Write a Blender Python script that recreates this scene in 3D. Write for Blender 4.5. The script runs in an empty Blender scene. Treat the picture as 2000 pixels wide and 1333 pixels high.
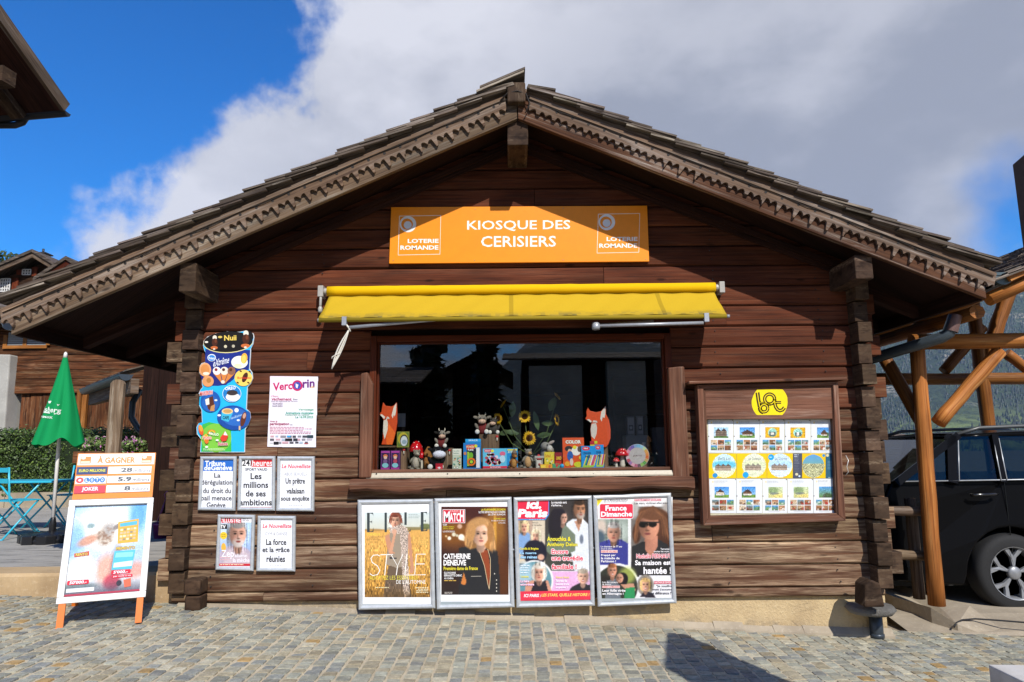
import bpy, math, random
import numpy as np
from mathutils import Vector, Matrix

R = math.radians
random.seed(7)
rng = np.random.default_rng(5)
SC = bpy.context.scene
COL = SC.collection

# ------------------------------------------------------------------ camera, sky, sun, exposure
F, PITCH, ROLL, CAM_H, CAM_D = 1361.0, R(8.9), 0.010, 1.34, 5.8
cam_data = bpy.data.cameras.new("camera")
cam_data.sensor_width = 36.0
cam_data.lens = F / 2000 * 36
cam_data.clip_start = 0.05
cam_data.clip_end = 20000
cam = bpy.data.objects.new("camera", cam_data)
COL.objects.link(cam)
cam.matrix_world = (Matrix.Translation((0, -CAM_D, CAM_H)) @ Matrix.Rotation(R(90) + PITCH, 4, 'X')
                    @ Matrix.Rotation(-ROLL, 4, 'Z'))
SC.camera = cam
SC.view_settings.view_transform = 'Standard'
SC.view_settings.look = 'None'
SC.view_settings.exposure = 0.18
SC.view_settings.gamma = 1.0

SUN_TRAVEL = Vector((-0.372, 1.0, -0.945)).normalized()
sun_data = bpy.data.lights.new("sun", 'SUN')
sun_data.energy = 5.0
sun_data.angle = R(0.5)
sun_data.color = (1.0, 0.955, 0.88)
sun = bpy.data.objects.new("sun", sun_data)
COL.objects.link(sun)
sun.rotation_euler = SUN_TRAVEL.to_track_quat('-Z', 'Y').to_euler()

CP, SP = math.cos(PITCH), math.sin(PITCH)


def ray(px, py):
    x, y = px - 1000.0, 666.5 - py
    c, s = math.cos(ROLL), math.sin(ROLL)
    a, b = (x * c + y * s) / F, (-x * s + y * c) / F
    return a, CP - b * SP, SP + b * CP


def W(px, py, y=0.0):
    """point of the place lying on the upright plane at depth y"""
    a, d, z = ray(px, py)
    t = (y + CAM_D) / d
    return Vector((a * t, y, CAM_H + z * t))


def G(px, py, z=0.0):
    """point lying on the level plane at height z"""
    a, d, zz = ray(px, py)
    t = (z - CAM_H) / zz
    return Vector((a * t, t * d - CAM_D, z))


def gz(x, y=0.0):
    return -0.054 * x


# --- sky
world = bpy.data.worlds.new("World")
SC.world = world
world.use_nodes = True
wt = world.node_tree
wt.nodes.clear()


def wn(t, **k):
    n = wt.nodes.new(t)
    for a, b in k.items():
        setattr(n, a, b)
    return n


def wl(a, b):
    wt.links.new(a, b)


w_out = wn('ShaderNodeOutputWorld')
w_bg = wn('ShaderNodeBackground')
w_bg.inputs['Strength'].default_value = 0.075
sky = wn('ShaderNodeTexSky', sky_type='NISHITA', sun_disc=False)
sky.sun_elevation = R(41.6)
sky.sun_rotation = R(160.2)
sky.altitude = 1300
sky.dust_density = 0.3
sky.ozone_density = 2.5
hsv = wn('ShaderNodeHueSaturation')
hsv.inputs['Saturation'].default_value = 1.4
hsv.inputs['Value'].default_value = 1.0
hsv.inputs['Hue'].default_value = 0.492
wl(sky.outputs[0], hsv.inputs['Color'])
gain = wn('ShaderNodeMix', data_type='RGBA', blend_type='MULTIPLY')
gain.inputs[0].default_value = 1.0
wl(hsv.outputs[0], gain.inputs[6])
gain.inputs[7].default_value = (.10, 1.5, 2.25, 1)
tc = wn('ShaderNodeTexCoord')


def direction(px, py):
    a, d, z = ray(px, py)
    return Vector((a, d, z)).normalized()


# the big cloud bank lies on one side of a great circle across the sky
nrm = direction(790, -40).cross(direction(150, 520)).normalized()
if nrm.dot(direction(1500, 200)) < 0:
    nrm = -nrm
dotn = wn('ShaderNodeVectorMath', operation='DOT_PRODUCT')
wl(tc.outputs['Generated'], dotn.inputs[0])
dotn.inputs[1].default_value = nrm


def wnoise(scale, detail, rough, off=(0, 0, 0), stretch=(1, 1, 1)):
    mp = wn('ShaderNodeMapping')
    mp.inputs['Location'].default_value = off
    mp.inputs['Scale'].default_value = stretch
    wl(tc.outputs['Generated'], mp.inputs['Vector'])
    nz = wn('ShaderNodeTexNoise')
    nz.inputs['Scale'].default_value = scale
    nz.inputs['Detail'].default_value = detail
    nz.inputs['Roughness'].default_value = rough
    wl(mp.outputs[0], nz.inputs['Vector'])
    return nz.outputs['Fac']


def wmath(op, a, b=0.0, c=0.0):
    m = wn('ShaderNodeMath', operation=op)
    for i, v in enumerate((a, b, c)):
        if isinstance(v, (int, float)):
            m.inputs[i].default_value = v
        else:
            wl(v, m.inputs[i])
    return m.outputs[0]


def wramp(v, lo, hi):
    m = wn('ShaderNodeMapRange', interpolation_type='SMOOTHSTEP')
    wl(v, m.inputs['Value'])
    m.inputs['From Min'].default_value = lo
    m.inputs['From Max'].default_value = hi
    return m.outputs[0]


def wmix(fac, a, b):
    m = wn('ShaderNodeMix', data_type='RGBA')
    if isinstance(fac, (int, float)):
        m.inputs[0].default_value = fac
    else:
        wl(fac, m.inputs[0])
    for i, v in ((6, a), (7, b)):
        if isinstance(v, tuple):
            m.inputs[i].default_value = v + (1,)
        else:
            wl(v, m.inputs[i])
    return m.outputs[2]


n_edge = wnoise(4.2, 9, 0.56, (3.1, 0, 1.7))
n_big = wnoise(1.9, 2, 0.5, (0.3, 2.2, 0.4))
edge = wmath('ADD', dotn.outputs['Value'], wmath('MULTIPLY', wmath('SUBTRACT', n_edge, 0.5), 0.52))
edge = wmath('ADD', edge, wmath('MULTIPLY', wmath('SUBTRACT', n_big, 0.5), 0.12))
mask = wramp(edge, -0.03, 0.03)
# a clear gap low on the right
gap = wn('ShaderNodeVectorMath', operation='DISTANCE')
wl(tc.outputs['Generated'], gap.inputs[0])
gap.inputs[1].default_value = direction(2010, 455)
gapn = wmath('ADD', gap.outputs['Value'], wmath('MULTIPLY', wmath('SUBTRACT', n_edge, 0.5), 0.22))
mask = wmath('MULTIPLY', mask, wramp(gapn, 0.035, 0.12))
# little low clouds
puff = wramp(wnoise(9.0, 7, 0.55, (0.8, 0.1, 0.5), (1, 1, 1.6)), 0.55, 0.68)
sepz = wn('ShaderNodeSeparateXYZ')
wl(tc.outputs['Generated'], sepz.inputs[0])
low = wmath('SUBTRACT', 1.0, wramp(sepz.outputs['Z'], 0.17, 0.27))
mask = wmath('MAXIMUM', mask, wmath('MULTIPLY', wmath('MULTIPLY', puff, low), 0.75))
shade = wnoise(3.1, 6, 0.55, (5.2, 1.3, 0.2), (1, 1, 1.8))
bright_edge = wmath('SUBTRACT', 1.0, wramp(dotn.outputs['Value'], 0.0, 0.26))
bright = wmath('ADD', wmath('MULTIPLY', wramp(shade, 0.40, 0.64), 0.5), wmath('MULTIPLY', wmath('MULTIPLY', bright_edge, wramp(n_edge, 0.3, 0.6)), 0.75))
cloud = wmix(bright, (4.2, 4.5, 5.5), (9.2, 9.3, 10.2))
behind = wramp(sepz.outputs['Y'], 0.0, -0.3)
rear = wramp(wnoise(3.6, 8, 0.58, (1.4, 4.2, 0.9), (1, 1, 1.7)), 0.30, 0.46)
mask = wmath('MAXIMUM', mask, wmath('MULTIPLY', behind, rear))
lowrear = wmath('SUBTRACT', 1.0, wmath('MULTIPLY', behind, wramp(sepz.outputs['Z'], 0.25, 0.5)))
mask = wmath('MULTIPLY', mask, lowrear)
wl(wmix(mask, gain.outputs[2], cloud), w_bg.inputs['Color'])
wl(w_bg.outputs[0], w_out.inputs['Surface'])


# ------------------------------------------------------------------ colours and materials
def lin(c):
    return c / 12.92 if c <= 0.04045 else ((c + 0.055) / 1.055) ** 2.4


def hx(s, k=1.0):
    s = s.lstrip('#')
    return tuple(lin(int(s[i:i + 2], 16) / 255) * k for i in (0, 2, 4))


class Mat:
    def __init__(self, name):
        self.m = bpy.data.materials.new(name)
        self.m.use_nodes = True
        self.t = self.m.node_tree
        self.bsdf = self.t.nodes['Principled BSDF']
        self.out = self.t.nodes['Material Output']

    def n(self, t, **k):
        x = self.t.nodes.new(t)
        for a, b in k.items():
            setattr(x, a, b)
        return x

    def l(self, a, b):
        self.t.links.new(a, b)

    def coord(self, kind='UV', scale=(1, 1, 1)):
        if kind == 'POS':
            o = self.n('ShaderNodeNewGeometry').outputs['Position']
        else:
            o = self.n('ShaderNodeTexCoord').outputs[kind]
        mp = self.n('ShaderNodeMapping')
        mp.inputs['Scale'].default_value = scale
        self.l(o, mp.inputs['Vector'])
        return mp.outputs[0]

    def noise(self, co, scale=1, detail=5, rough=0.55, dist=0.0):
        z = self.n('ShaderNodeTexNoise')
        z.inputs['Scale'].default_value = scale
        z.inputs['Detail'].default_value = detail
        z.inputs['Roughness'].default_value = rough
        z.inputs['Distortion'].default_value = dist
        self.l(co, z.inputs['Vector'])
        return z.outputs['Fac']

    def ramp(self, v, lo, hi, a=0.0, b=1.0):
        m = self.n('ShaderNodeMapRange', interpolation_type='SMOOTHSTEP')
        self.l(v, m.inputs['Value'])
        for k, q in (('From Min', lo), ('From Max', hi), ('To Min', a), ('To Max', b)):
            m.inputs[k].default_value = q
        return m.outputs[0]

    def math(self, op, a, b=0.0):
        m = self.n('ShaderNodeMath', operation=op)
        for i, v in enumerate((a, b)):
            if isinstance(v, (int, float)):
                m.inputs[i].default_value = v
            else:
                self.l(v, m.inputs[i])
        return m.outputs[0]

    def mix(self, fac, a, b, blend='MIX'):
        m = self.n('ShaderNodeMix', data_type='RGBA', blend_type=blend)
        if isinstance(fac, (int, float)):
            m.inputs[0].default_value = fac
        else:
            self.l(fac, m.inputs[0])
        for i, v in ((6, a), (7, b)):
            if isinstance(v, tuple):
                m.inputs[i].default_value = v[:3] + (1,)
            else:
                self.l(v, m.inputs[i])
        return m.outputs[2]

    def attr(self):
        return self.n('ShaderNodeAttribute', attribute_name='Col').outputs['Color']

    def bump(self, h, strength=0.3, dist=0.01):
        b = self.n('ShaderNodeBump')
        b.inputs['Strength'].default_value = strength
        b.inputs['Distance'].default_value = dist
        self.l(h, b.inputs['Height'])
        self.l(b.outputs[0], self.bsdf.inputs['Normal'])

    def base(self, c):
        if isinstance(c, tuple):
            self.bsdf.inputs['Base Color'].default_value = c[:3] + (1,)
        else:
            self.l(c, self.bsdf.inputs['Base Color'])

    def set(self, **k):
        for a, b in k.items():
            self.bsdf.inputs[a.replace('_', ' ')].default_value = b
        return self


M = {}


def paint(name, rough=0.5, metallic=0.0, coat=0.0, bump=0.0, scale=60, vary=0.12, spec=0.5):
    m = Mat(name)
    n = m.noise(m.coord('Object'), scale, 4, 0.6)
    f = m.ramp(n, 0.3, 0.7, 1 - vary, 1 + vary * 0.4)
    m.base(m.mix(1.0, m.attr(), f, 'MULTIPLY'))
    m.set(Roughness=rough, Metallic=metallic, Coat_Weight=coat)
    m.bsdf.inputs['Specular IOR Level'].default_value = spec
    if bump:
        m.bump(n, bump, 0.004)
    M[name] = m.m


paint('paint', 0.5)
paint('print', 0.42, vary=0.04, scale=15, spec=0.35)
paint('gloss', 0.18, coat=0.4, vary=0.05)
paint('plush', 0.95, bump=0.9, scale=170, vary=0.3, spec=0.1)
paint('cloth', 0.85, bump=0.15, scale=300, vary=0.08, spec=0.2)
paint('plastic', 0.35, vary=0.06)
paint('metal', 0.38, metallic=0.35, vary=0.12, scale=25)
paint('rubber', 0.8, vary=0.25)
paint('car_paint', 0.2, vary=0.02, spec=0.06)
paint('leaf', 0.55, vary=0.35, scale=8)


def wood(name, dark, mid, light, wear, wear_lo=0.5, wear_hi=0.75, wear_z=None, rough=0.82, gx=1.6, gy=62, bump=0.5, spec=0.16):
    m = Mat(name)
    co = m.coord('UV', (gx, gy, 1))
    g = m.noise(co, 1.0, 7, 0.62, 0.35)
    fine = m.noise(m.coord('UV', (gx * 3.5, gy * 5, 1)), 1.0, 4, 0.6)
    c = m.mix(m.ramp(g, 0.3, 0.55), dark, mid)
    c = m.mix(m.ramp(g, 0.55, 0.78), c, light)
    w = m.noise(m.coord('UV', (0.8, 16, 1)), 1.3, 6, 0.65, 0.5)
    w = m.math('MULTIPLY', m.ramp(w, wear_lo, wear_hi), m.ramp(fine, 0.36, 0.6))
    if wear_z:
        sep = m.n('ShaderNodeSeparateXYZ')
        m.l(m.n('ShaderNodeNewGeometry').outputs['Position'], sep.inputs[0])
        w = m.math('MULTIPLY', w, m.ramp(sep.outputs['Z'], wear_z[0], wear_z[1], 1.0, 0.06))
        c = m.mix(m.ramp(sep.outputs['Z'], wear_z[0] - 0.2, wear_z[1], 0.55, 0.0), c, hx('#594434'))
    c = m.mix(w, c, wear)
    blot = m.noise(m.coord('UV', (0.8, 2.5, 1)), 1.7, 3, 0.5)
    c = m.mix(1.0, c, m.ramp(blot, 0.25, 0.75, 0.62, 1.3), 'MULTIPLY')
    cr = m.noise(m.coord('UV', (gx * 0.7, gy * 2.6, 1)), 1.0, 3, 0.5, 0.2)
    c = m.mix(m.ramp(cr, 0.70, 0.76, 0.0, 0.8), c, hx('#120a07'))
    vo = m.n('ShaderNodeTexVoronoi')
    vo.inputs['Scale'].default_value = 1.0
    m.l(m.coord('UV', (2.2, 7.5, 1)), vo.inputs['Vector'])
    kn = m.ramp(m.math('ADD', vo.outputs['Distance'], m.math('MULTIPLY', m.math('SUBTRACT', fine, 0.5), 0.12)), 0.05, 0.13, 0.75, 0.0)
    c = m.mix(kn, c, hx('#1d0f08'))
    c = m.mix(1.0, c, m.attr(), 'MULTIPLY')
    m.base(c)
    m.set(Roughness=rough)
    m.bsdf.inputs['Specular IOR Level'].default_value = spec
    m.bump(m.math('ADD', m.math('MULTIPLY', fine, 0.4), m.math('SUBTRACT', g, m.ramp(cr, 0.68, 0.76, 0, 0.6))), bump, 0.006)
    M[name] = m.m


wood('wall_wood', hx('#361a11'), hx('#562c1a'), hx('#6c3e28'), hx('#ab9174'), 0.40, 0.64, (0.6, 2.2))
wood('grey_wood', hx('#4a3a2e'), hx('#75604c'), hx('#95806a'), hx('#b7a995'), 0.45, 0.75)
wood('barge_wood', hx('#43332a'), hx('#705a47'), hx('#8a745f'), hx('#a89d90'), 0.42, 0.75)
wood('barge_wood_red', hx('#38231a'), hx('#573a29'), hx('#6b4c39'), hx('#aca196'), 0.5, 0.74)
wood('end_wood', hx('#281c15'), hx('#48372a'), hx('#614d3b'), hx('#87745f'), 0.5, 0.8, gx=8, gy=14)
wood('shingle_wood', hx('#2e2520'), hx('#52463d'), hx('#76695e'), hx('#a3978a'), 0.4, 0.7, bump=0.6)
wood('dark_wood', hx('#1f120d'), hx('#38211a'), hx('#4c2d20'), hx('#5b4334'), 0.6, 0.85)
wood('orange_wood', hx('#74411b'), hx('#a86a33'), hx('#bf8544'), hx('#cfa468'), 0.5, 0.8, rough=0.5)
wood('frame_wood', hx('#3f1a0c'), hx('#5f2912'), hx('#743516'), hx('#824824'), 0.6, 0.85, rough=0.5)
wood('cabinet_wood', hx('#4d2f22'), hx('#6f4a37'), hx('#83604b'), hx('#a88f7a'), 0.5, 0.8, rough=0.6)
wood('barn_wood', hx('#2f1d14'), hx('#6b4026'), hx('#8f5c38'), hx('#a98562'), 0.45, 0.75, gy=18, bump=0.7)
wood('stump_wood', hx('#5a4638'), hx('#7d6551'), hx('#97806b'), hx('#ab9a86'), 0.5, 0.8)


def rough_ground(name, c1, c2, c3, scale=3.0, bump=0.4, dist=0.01, rough=0.9, crack=False):
    m = Mat(name)
    co = m.coord('POS')
    a = m.noise(co, scale, 8, 0.62)
    b = m.noise(co, scale * 22, 5, 0.65)
    c = m.mix(m.ramp(a, 0.35, 0.65), c1, c2)
    c = m.mix(m.ramp(b, 0.52, 0.75, 0, 0.6), c, c3)
    h = m.math('ADD', m.math('MULTIPLY', a, 0.5), b)
    if crack:
        v = m.n('ShaderNodeTexVoronoi', feature='DISTANCE_TO_EDGE')
        v.inputs['Scale'].default_value = 2.2
        m.l(m.coord('POS', (1, 1, 1.6)), v.inputs['Vector'])
        k = m.ramp(v.outputs['Distance'], 0.0, 0.012, 0.7, 0.0)
        k = m.math('MULTIPLY', k, m.ramp(a, 0.52, 0.6))
        c = m.mix(k, c, hx('#5a4c38'))
    if name == 'stucco':
        pz = m.n('ShaderNodeSeparateXYZ')
        m.l(m.n('ShaderNodeNewGeometry').outputs['Position'], pz.inputs[0])
        pn = m.noise(co, 1.7, 5, 0.6)
        c = m.mix(m.ramp(pn, 0.56, 0.59, 0, .8), c, hx('#a3937a'))
        dirt = m.math('MULTIPLY', m.ramp(m.noise(co, 6, 5, 0.7), 0.4, 0.65), m.ramp(m.math('ADD', pz.outputs['Z'], m.math('MULTIPLY', pz.outputs['X'], 0.054)), 0.0, 0.13, 1.0, 0.0))
        c = m.mix(dirt, c, hx('#857a68'))
    m.base(c)
    m.set(Roughness=rough)
    m.bump(h, bump, dist)
    M[name] = m.m


rough_ground('stucco', hx('#c8b086'), hx('#b09873'), hx('#d6c39a'), 2.5, 0.9, 0.012, crack=True)
rough_ground('mortar', hx('#bdb096'), hx('#a79a82'), hx('#c9bca2'), 4, 0.5, 0.01)
rough_ground('concrete', hx('#a89b86'), hx('#8e8270'), hx('#b8ac98'), 1.6, 0.4, 0.006)
rough_ground('concrete_step', hx('#b89d76'), hx('#967d5c'), hx('#c7b190'), 1.6, 0.5, 0.008)
rough_ground('grey_block', hx('#c2beb8'), hx('#b0aca6'), hx('#ccc8c2'), 6, 0.3, 0.004)
rough_ground('rubble', hx('#7b7872'), hx('#605d58'), hx('#8d8a84'), 3.0, 0.8, 0.03)
rough_ground('render_wall', hx('#b9b6ad'), hx('#a3a098'), hx('#c4c1b8'), 1.2, 0.3, 0.008)
rough_ground('earth', hx('#77705f'), hx('#5f5a4b'), hx('#868069'), 0.8, 0.4, 0.02)

# terrace: rough grey paving with long dark joints
m = Mat('terrace')
co = m.coord('POS', (1.2, 9, 1))
a = m.noise(co, 1.6, 6, 0.65, 0.6)
b = m.noise(m.coord('POS'), 40, 5, 0.65)
c = m.mix(m.ramp(a, 0.4, 0.62), hx('#8f8c86'), hx('#a5a098'))
c = m.mix(m.ramp(a, 0.34, 0.40, 0.75, 0.0), c, hx('#55524e'))
c = m.mix(m.ramp(b, 0.5, 0.8, 0, 0.5), c, hx('#6d6a66'))
m.base(c)
m.set(Roughness=0.9)
m.bump(m.math('ADD', m.ramp(a, 0.34, 0.42), b), 0.5, 0.01)
M['terrace'] = m.m

# cobbles: stone colour per stone comes from the stone itself
m = Mat('cobble')
co = m.coord('POS')
a = m.noise(co, 24, 6, 0.7)
b = m.noise(co, 110, 4, 0.7)
f = m.ramp(m.math('ADD', m.math('MULTIPLY', a, 0.6), m.math('MULTIPLY', b, 0.4)), 0.32, 0.68, 0.62, 1.22)
c = m.mix(1.0, m.attr(), f, 'MULTIPLY')
c = m.mix(m.ramp(a, 0.56, 0.72, 0, 0.45), c, hx('#b8ac97'))
m.base(c)
m.set(Roughness=0.75)
m.bump(m.math('ADD', a, m.math('MULTIPLY', b, 0.5)), 0.6, 0.008)
M['cobble'] = m.m

# window glass: clear pane that mirrors by Fresnel
m = Mat('glass')
tr = m.n('ShaderNodeBsdfTransparent')
tr.inputs[0].default_value = (0.93, 0.95, 0.94, 1)
gl = m.n('ShaderNodeBsdfGlossy')
gl.inputs['Roughness'].default_value = 0.0
lw = m.n('ShaderNodeLayerWeight')
fac = m.math('ADD', 0.15, m.math('MULTIPLY', 0.9, m.math('POWER', lw.outputs['Facing'], 4.0)))
mx = m.n('ShaderNodeMixShader')
m.l(fac, mx.inputs[0])
m.l(tr.outputs[0], mx.inputs[1])
m.l(gl.outputs[0], mx.inputs[2])
m.l(mx.outputs[0], m.out.inputs['Surface'])
M['glass'] = m.m
m = Mat('dark_glass')
tr = m.n('ShaderNodeBsdfTransparent')
tr.inputs[0].default_value = (0.30, 0.34, 0.33, 1)
gl = m.n('ShaderNodeBsdfGlossy')
gl.inputs['Roughness'].default_value = 0.02
lw = m.n('ShaderNodeLayerWeight')
fac = m.math('ADD', 0.05, m.math('MULTIPLY', 0.9, m.math('POWER', lw.outputs['Facing'], 4.0)))
mx = m.n('ShaderNodeMixShader')
m.l(fac, mx.inputs[0])
m.l(tr.outputs[0], mx.inputs[1])
m.l(gl.outputs[0], mx.inputs[2])
m.l(mx.outputs[0], m.out.inputs['Surface'])
M['dark_glass'] = m.m

# wooded mountainside with pale crags
m = Mat('mountain')
co = m.coord('POS', (1, 1, 0.45))
a = m.noise(co, 0.0032, 8, 0.62, 0.3)
b = m.noise(m.coord('POS'), 0.045, 5, 0.7)
c = m.mix(m.ramp(b, 0.35, 0.65), hx('#1a2619'), hx('#3a4a2c'))
sep = m.n('ShaderNodeSeparateXYZ')
m.l(m.n('ShaderNodeNewGeometry').outputs['Position'], sep.inputs[0])
lowz = m.ramp(sep.outputs['Z'], 30, 190, 1.0, 0.0)
c = m.mix(m.math('MULTIPLY', lowz, m.ramp(a, 0.42, 0.55)), c, hx('#7d8a4a'))
rk = m.math('MULTIPLY', m.ramp(a, 0.55, 0.63), m.ramp(b, 0.42, 0.6))
c = m.mix(m.math('MULTIPLY', rk, m.ramp(sep.outputs['Z'], 120, 300)), c, hx('#a89c8a'))
m.base(c)
m.set(Roughness=1.0)
m.bump(b, 1.0, 14.0)
M['mountain'] = m.m


# ------------------------------------------------------------------ mesh building
WHITE = (1.0, 1.0, 1.0)


class MB:
    def __init__(self, mats):
        self.V, self.F, self.C, self.U, self.MI, self.SM = [], [], [], [], [], []
        self.mats = mats if isinstance(mats, (list, tuple)) else [mats]
        self.mi = 0
        self.col = WHITE
        self.sm = False

    def v(self, p):
        self.V.append(tuple(p))
        return len(self.V) - 1

    def f(self, idx, uv=None, col=None):
        self.F.append(tuple(idx))
        self.C.append(col or self.col)
        if uv is None:
            uv = [(self.V[i][0] + 0.37 * self.V[i][1], self.V[i][2] + 0.29 * self.V[i][1]) for i in idx]
        self.U.append(uv)
        self.MI.append(self.mi)
        self.SM.append(self.sm)

    def tone(self, lo=0.8, hi=1.2):
        t = random.uniform(lo, hi)
        self.col = (t, t * random.uniform(0.97, 1.03), t * random.uniform(0.95, 1.05))

    def pts(self, P, col=None, uv=None):
        i = [self.v(p) for p in P]
        self.f(i, uv, col)
        return i

    # oriented box: o corner, a (length), b, c edge vectors ; uv runs along a
    def obox(self, o, a, b, c, taper=1.0):
        o, a, b, c = Vector(o), Vector(a), Vector(b), Vector(c)
        if a.cross(b).dot(c) < 0:
            b, c = c, b
        n = len(self.V)
        for i in (0, 1):
            for j, k in ((0, 0), (1, 0), (1, 1), (0, 1)):
                q = (0.5 + (j - 0.5) * taper, 0.5 + (k - 0.5) * taper) if i else (j, k)
                self.v(o + a * i + b * q[0] + c * q[1])
        L, lb, lc = a.length, b.length, c.length
        u0, v0 = random.random() * 50, random.random() * 50
        for s, wd in ((0, lb), (1, lc), (2, lb), (3, lc)):
            t = (s + 1) % 4
            vv = v0 + s * 0.37
            self.f((n + s, n + 4 + s, n + 4 + t, n + t)[::-1],
                   [(u0, vv), (u0 + L, vv), (u0 + L, vv + wd), (u0, vv + wd)][::-1])
        self.f((n, n + 1, n + 2, n + 3)[::-1], [(u0, v0), (u0, v0 + lb), (u0 + lc, v0 + lb), (u0 + lc, v0)][::-1])
        self.f((n + 4, n + 5, n + 6, n + 7), [(u0, v0), (u0, v0 + lb), (u0 + lc, v0 + lb), (u0 + lc, v0)])

    def box(self, x0, x1, y0, y1, z0, z1, axis=None):
        d = (x1 - x0, y1 - y0, z1 - z0)
        if axis is None:
            axis = max(range(3), key=lambda i: abs(d[i]))
        e = [Vector((d[0], 0, 0)), Vector((0, d[1], 0)), Vector((0, 0, d[2]))]
        e = e[axis:] + e[:axis]
        self.obox((x0, y0, z0), *e)

    def bar(self, p, q, w, h, up=(0, 0, 1), taper=1.0):
        p, q = Vector(p), Vector(q)
        a = q - p
        s = a.cross(Vector(up)).normalized()
        t = s.cross(a).normalized()
        self.obox(p - s * w / 2 - t * h / 2, a, s * w, t * h, taper)

    def tube(self, P, r, n=10, cap=True, jit=0.0):
        P = [Vector(p) for p in P]
        if isinstance(r, (int, float)):
            r = [r] * len(P)
        base = len(self.V)
        u0, v0 = random.random() * 30, random.random() * 30
        up = Vector((0, 0, 1))
        d0 = (P[1] - P[0]).normalized()
        if abs(d0.dot(up)) > 0.93:
            up = Vector((1, 0, 0))
        s = d0.cross(up).normalized()
        us = []
        acc = 0
        for i, p in enumerate(P):
            d = (P[min(i + 1, len(P) - 1)] - P[max(i - 1, 0)]).normalized()
            s = (s - d * s.dot(d)).normalized()
            t = d.cross(s)
            if i:
                acc += (P[i] - P[i - 1]).length
            us.append(acc)
            for k in range(n):
                an = 2 * math.pi * k / n
                rr = r[i] * (1 + random.uniform(-jit, jit))
                self.v(p + (s * math.cos(an) + t * math.sin(an)) * rr)
        sm = self.sm
        self.sm = True
        for i in range(len(P) - 1):
            for k in range(n):
                k2 = (k + 1) % n
                a, b = base + i * n, base + (i + 1) * n
                va, vb = v0 + k * 6.28 * r[0] / n, v0 + (k + 1) * 6.28 * r[0] / n
                self.f((a + k, a + k2, b + k2, b + k),
                       [(u0 + us[i], va), (u0 + us[i], vb), (u0 + us[i + 1], vb), (u0 + us[i + 1], va)])
        self.sm = sm
        if cap:
            self.f([base + k for k in range(n)][::-1])
            e = base + (len(P) - 1) * n
            self.f([e + k for k in range(n)])

    def prism(self, poly, vec, uvdir=None):
        poly = [Vector(p) for p in poly]
        vec = Vector(vec)
        nrm = Vector((0, 0, 0))
        for i in range(len(poly)):
            nrm += poly[i].cross(poly[(i + 1) % len(poly)])
        if nrm.dot(vec) > 0:
            poly = poly[::-1]
        n = len(poly)
        b = len(self.V)
        u0, v0 = random.random() * 50, random.random() * 50
        ua = Vector(uvdir).normalized() if uvdir is not None else Vector((1, 0, 0))
        va = ua.cross(vec).normalized() if ua.cross(vec).length > 1e-6 else Vector((0, 0, 1))

        def q(p):
            return (u0 + p.dot(ua), v0 + p.dot(va))
        for p in poly:
            self.v(p)
        for p in poly:
            self.v(p + vec)
        self.f([b + i for i in range(n)], [q(p) for p in poly])
        self.f([b + n + i for i in range(n)][::-1], [q(p) for p in poly][::-1])
        dv = vec.length
        for i in range(n):
            j = (i + 1) % n
            qa, qb = q(poly[i]), q(poly[j])
            self.f((b + i, b + n + i, b + n + j, b + j),
                   [qa, (qa[0], qa[1] + dv), (qb[0], qb[1] + dv), qb])

    def lathe(self, c, prof, n=16, ax=(0, 0, 1), sx=1.0, cols=None, caps=True):
        c, ax = Vector(c), Vector(ax).normalized()
        s = ax.cross(Vector((0, 1, 0)) if abs(ax.y) < 0.9 else Vector((1, 0, 0))).normalized()
        t = ax.cross(s)
        b = len(self.V)
        for r, z in prof:
            for k in range(n):
                an = 2 * math.pi * k / n
                self.v(c + ax * z + (s * math.cos(an) * sx + t * math.sin(an)) * r)
        sm = self.sm
        self.sm = True
        for i in range(len(prof) - 1):
            for k in range(n):
                k2 = (k + 1) % n
                self.f((b + i * n + k, b + i * n + k2, b + (i + 1) * n + k2, b + (i + 1) * n + k),
                       None, cols[i] if cols else None)
        self.sm = sm
        if not caps:
            return
        if prof[0][0] > 1e-5:
            self.f([b + k for k in range(n)][::-1], None, cols[0] if cols else None)
        if prof[-1][0] > 1e-5:
            self.f([b + (len(prof) - 1) * n + k for k in range(n)], None, cols[-1] if cols else None)

    def blob(self, c, r, n=12, m=8, rot=None, col=None, jit=0.0):
        c = Vector(c)
        if isinstance(r, (int, float)):
            r = (r, r, r)
        b = len(self.V)
        q = rot.to_matrix() if rot else Matrix.Identity(3)
        for i in range(m + 1):
            th = math.pi * i / m
            for k in range(n):
                an = 2 * math.pi * k / n
                j = 1 + random.uniform(-jit, jit)
                p = Vector((r[0] * math.sin(th) * math.cos(an) * j, r[1] * math.sin(th) * math.sin(an) * j, r[2] * math.cos(th)))
                self.v(c + q @ p)
        sm = self.sm
        self.sm = True
        for i in range(m):
            for k in range(n):
                k2 = (k + 1) % n
                self.f((b + i * n + k, b + (i + 1) * n + k, b + (i + 1) * n + k2, b + i * n + k2), None, col)
        self.sm = sm

    def build(self, name, parent=None, bevel=0.0, seg=2):
        me = bpy.data.meshes.new(name)
        me.from_pydata(self.V, [], self.F)
        at = me.attributes.new('Col', 'FLOAT_COLOR', 'CORNER')
        buf = np.ones((len(me.loops), 4), dtype=np.float32)
        lens = [len(f) for f in self.F]
        if self.F:
            buf[:, :3] = np.repeat(np.array(self.C, dtype=np.float32), lens, axis=0)
        at.data.foreach_set('color', buf.ravel())
        uvl = me.uv_layers.new(name='UVMap')
        uvs = np.array([q for u in self.U for q in u], dtype=np.float32)
        uvl.data.foreach_set('uv', uvs.ravel())
        me.polygons.foreach_set('material_index', np.array(self.MI, dtype=np.int32))
        me.polygons.foreach_set('use_smooth', np.array(self.SM, dtype=bool))
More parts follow.
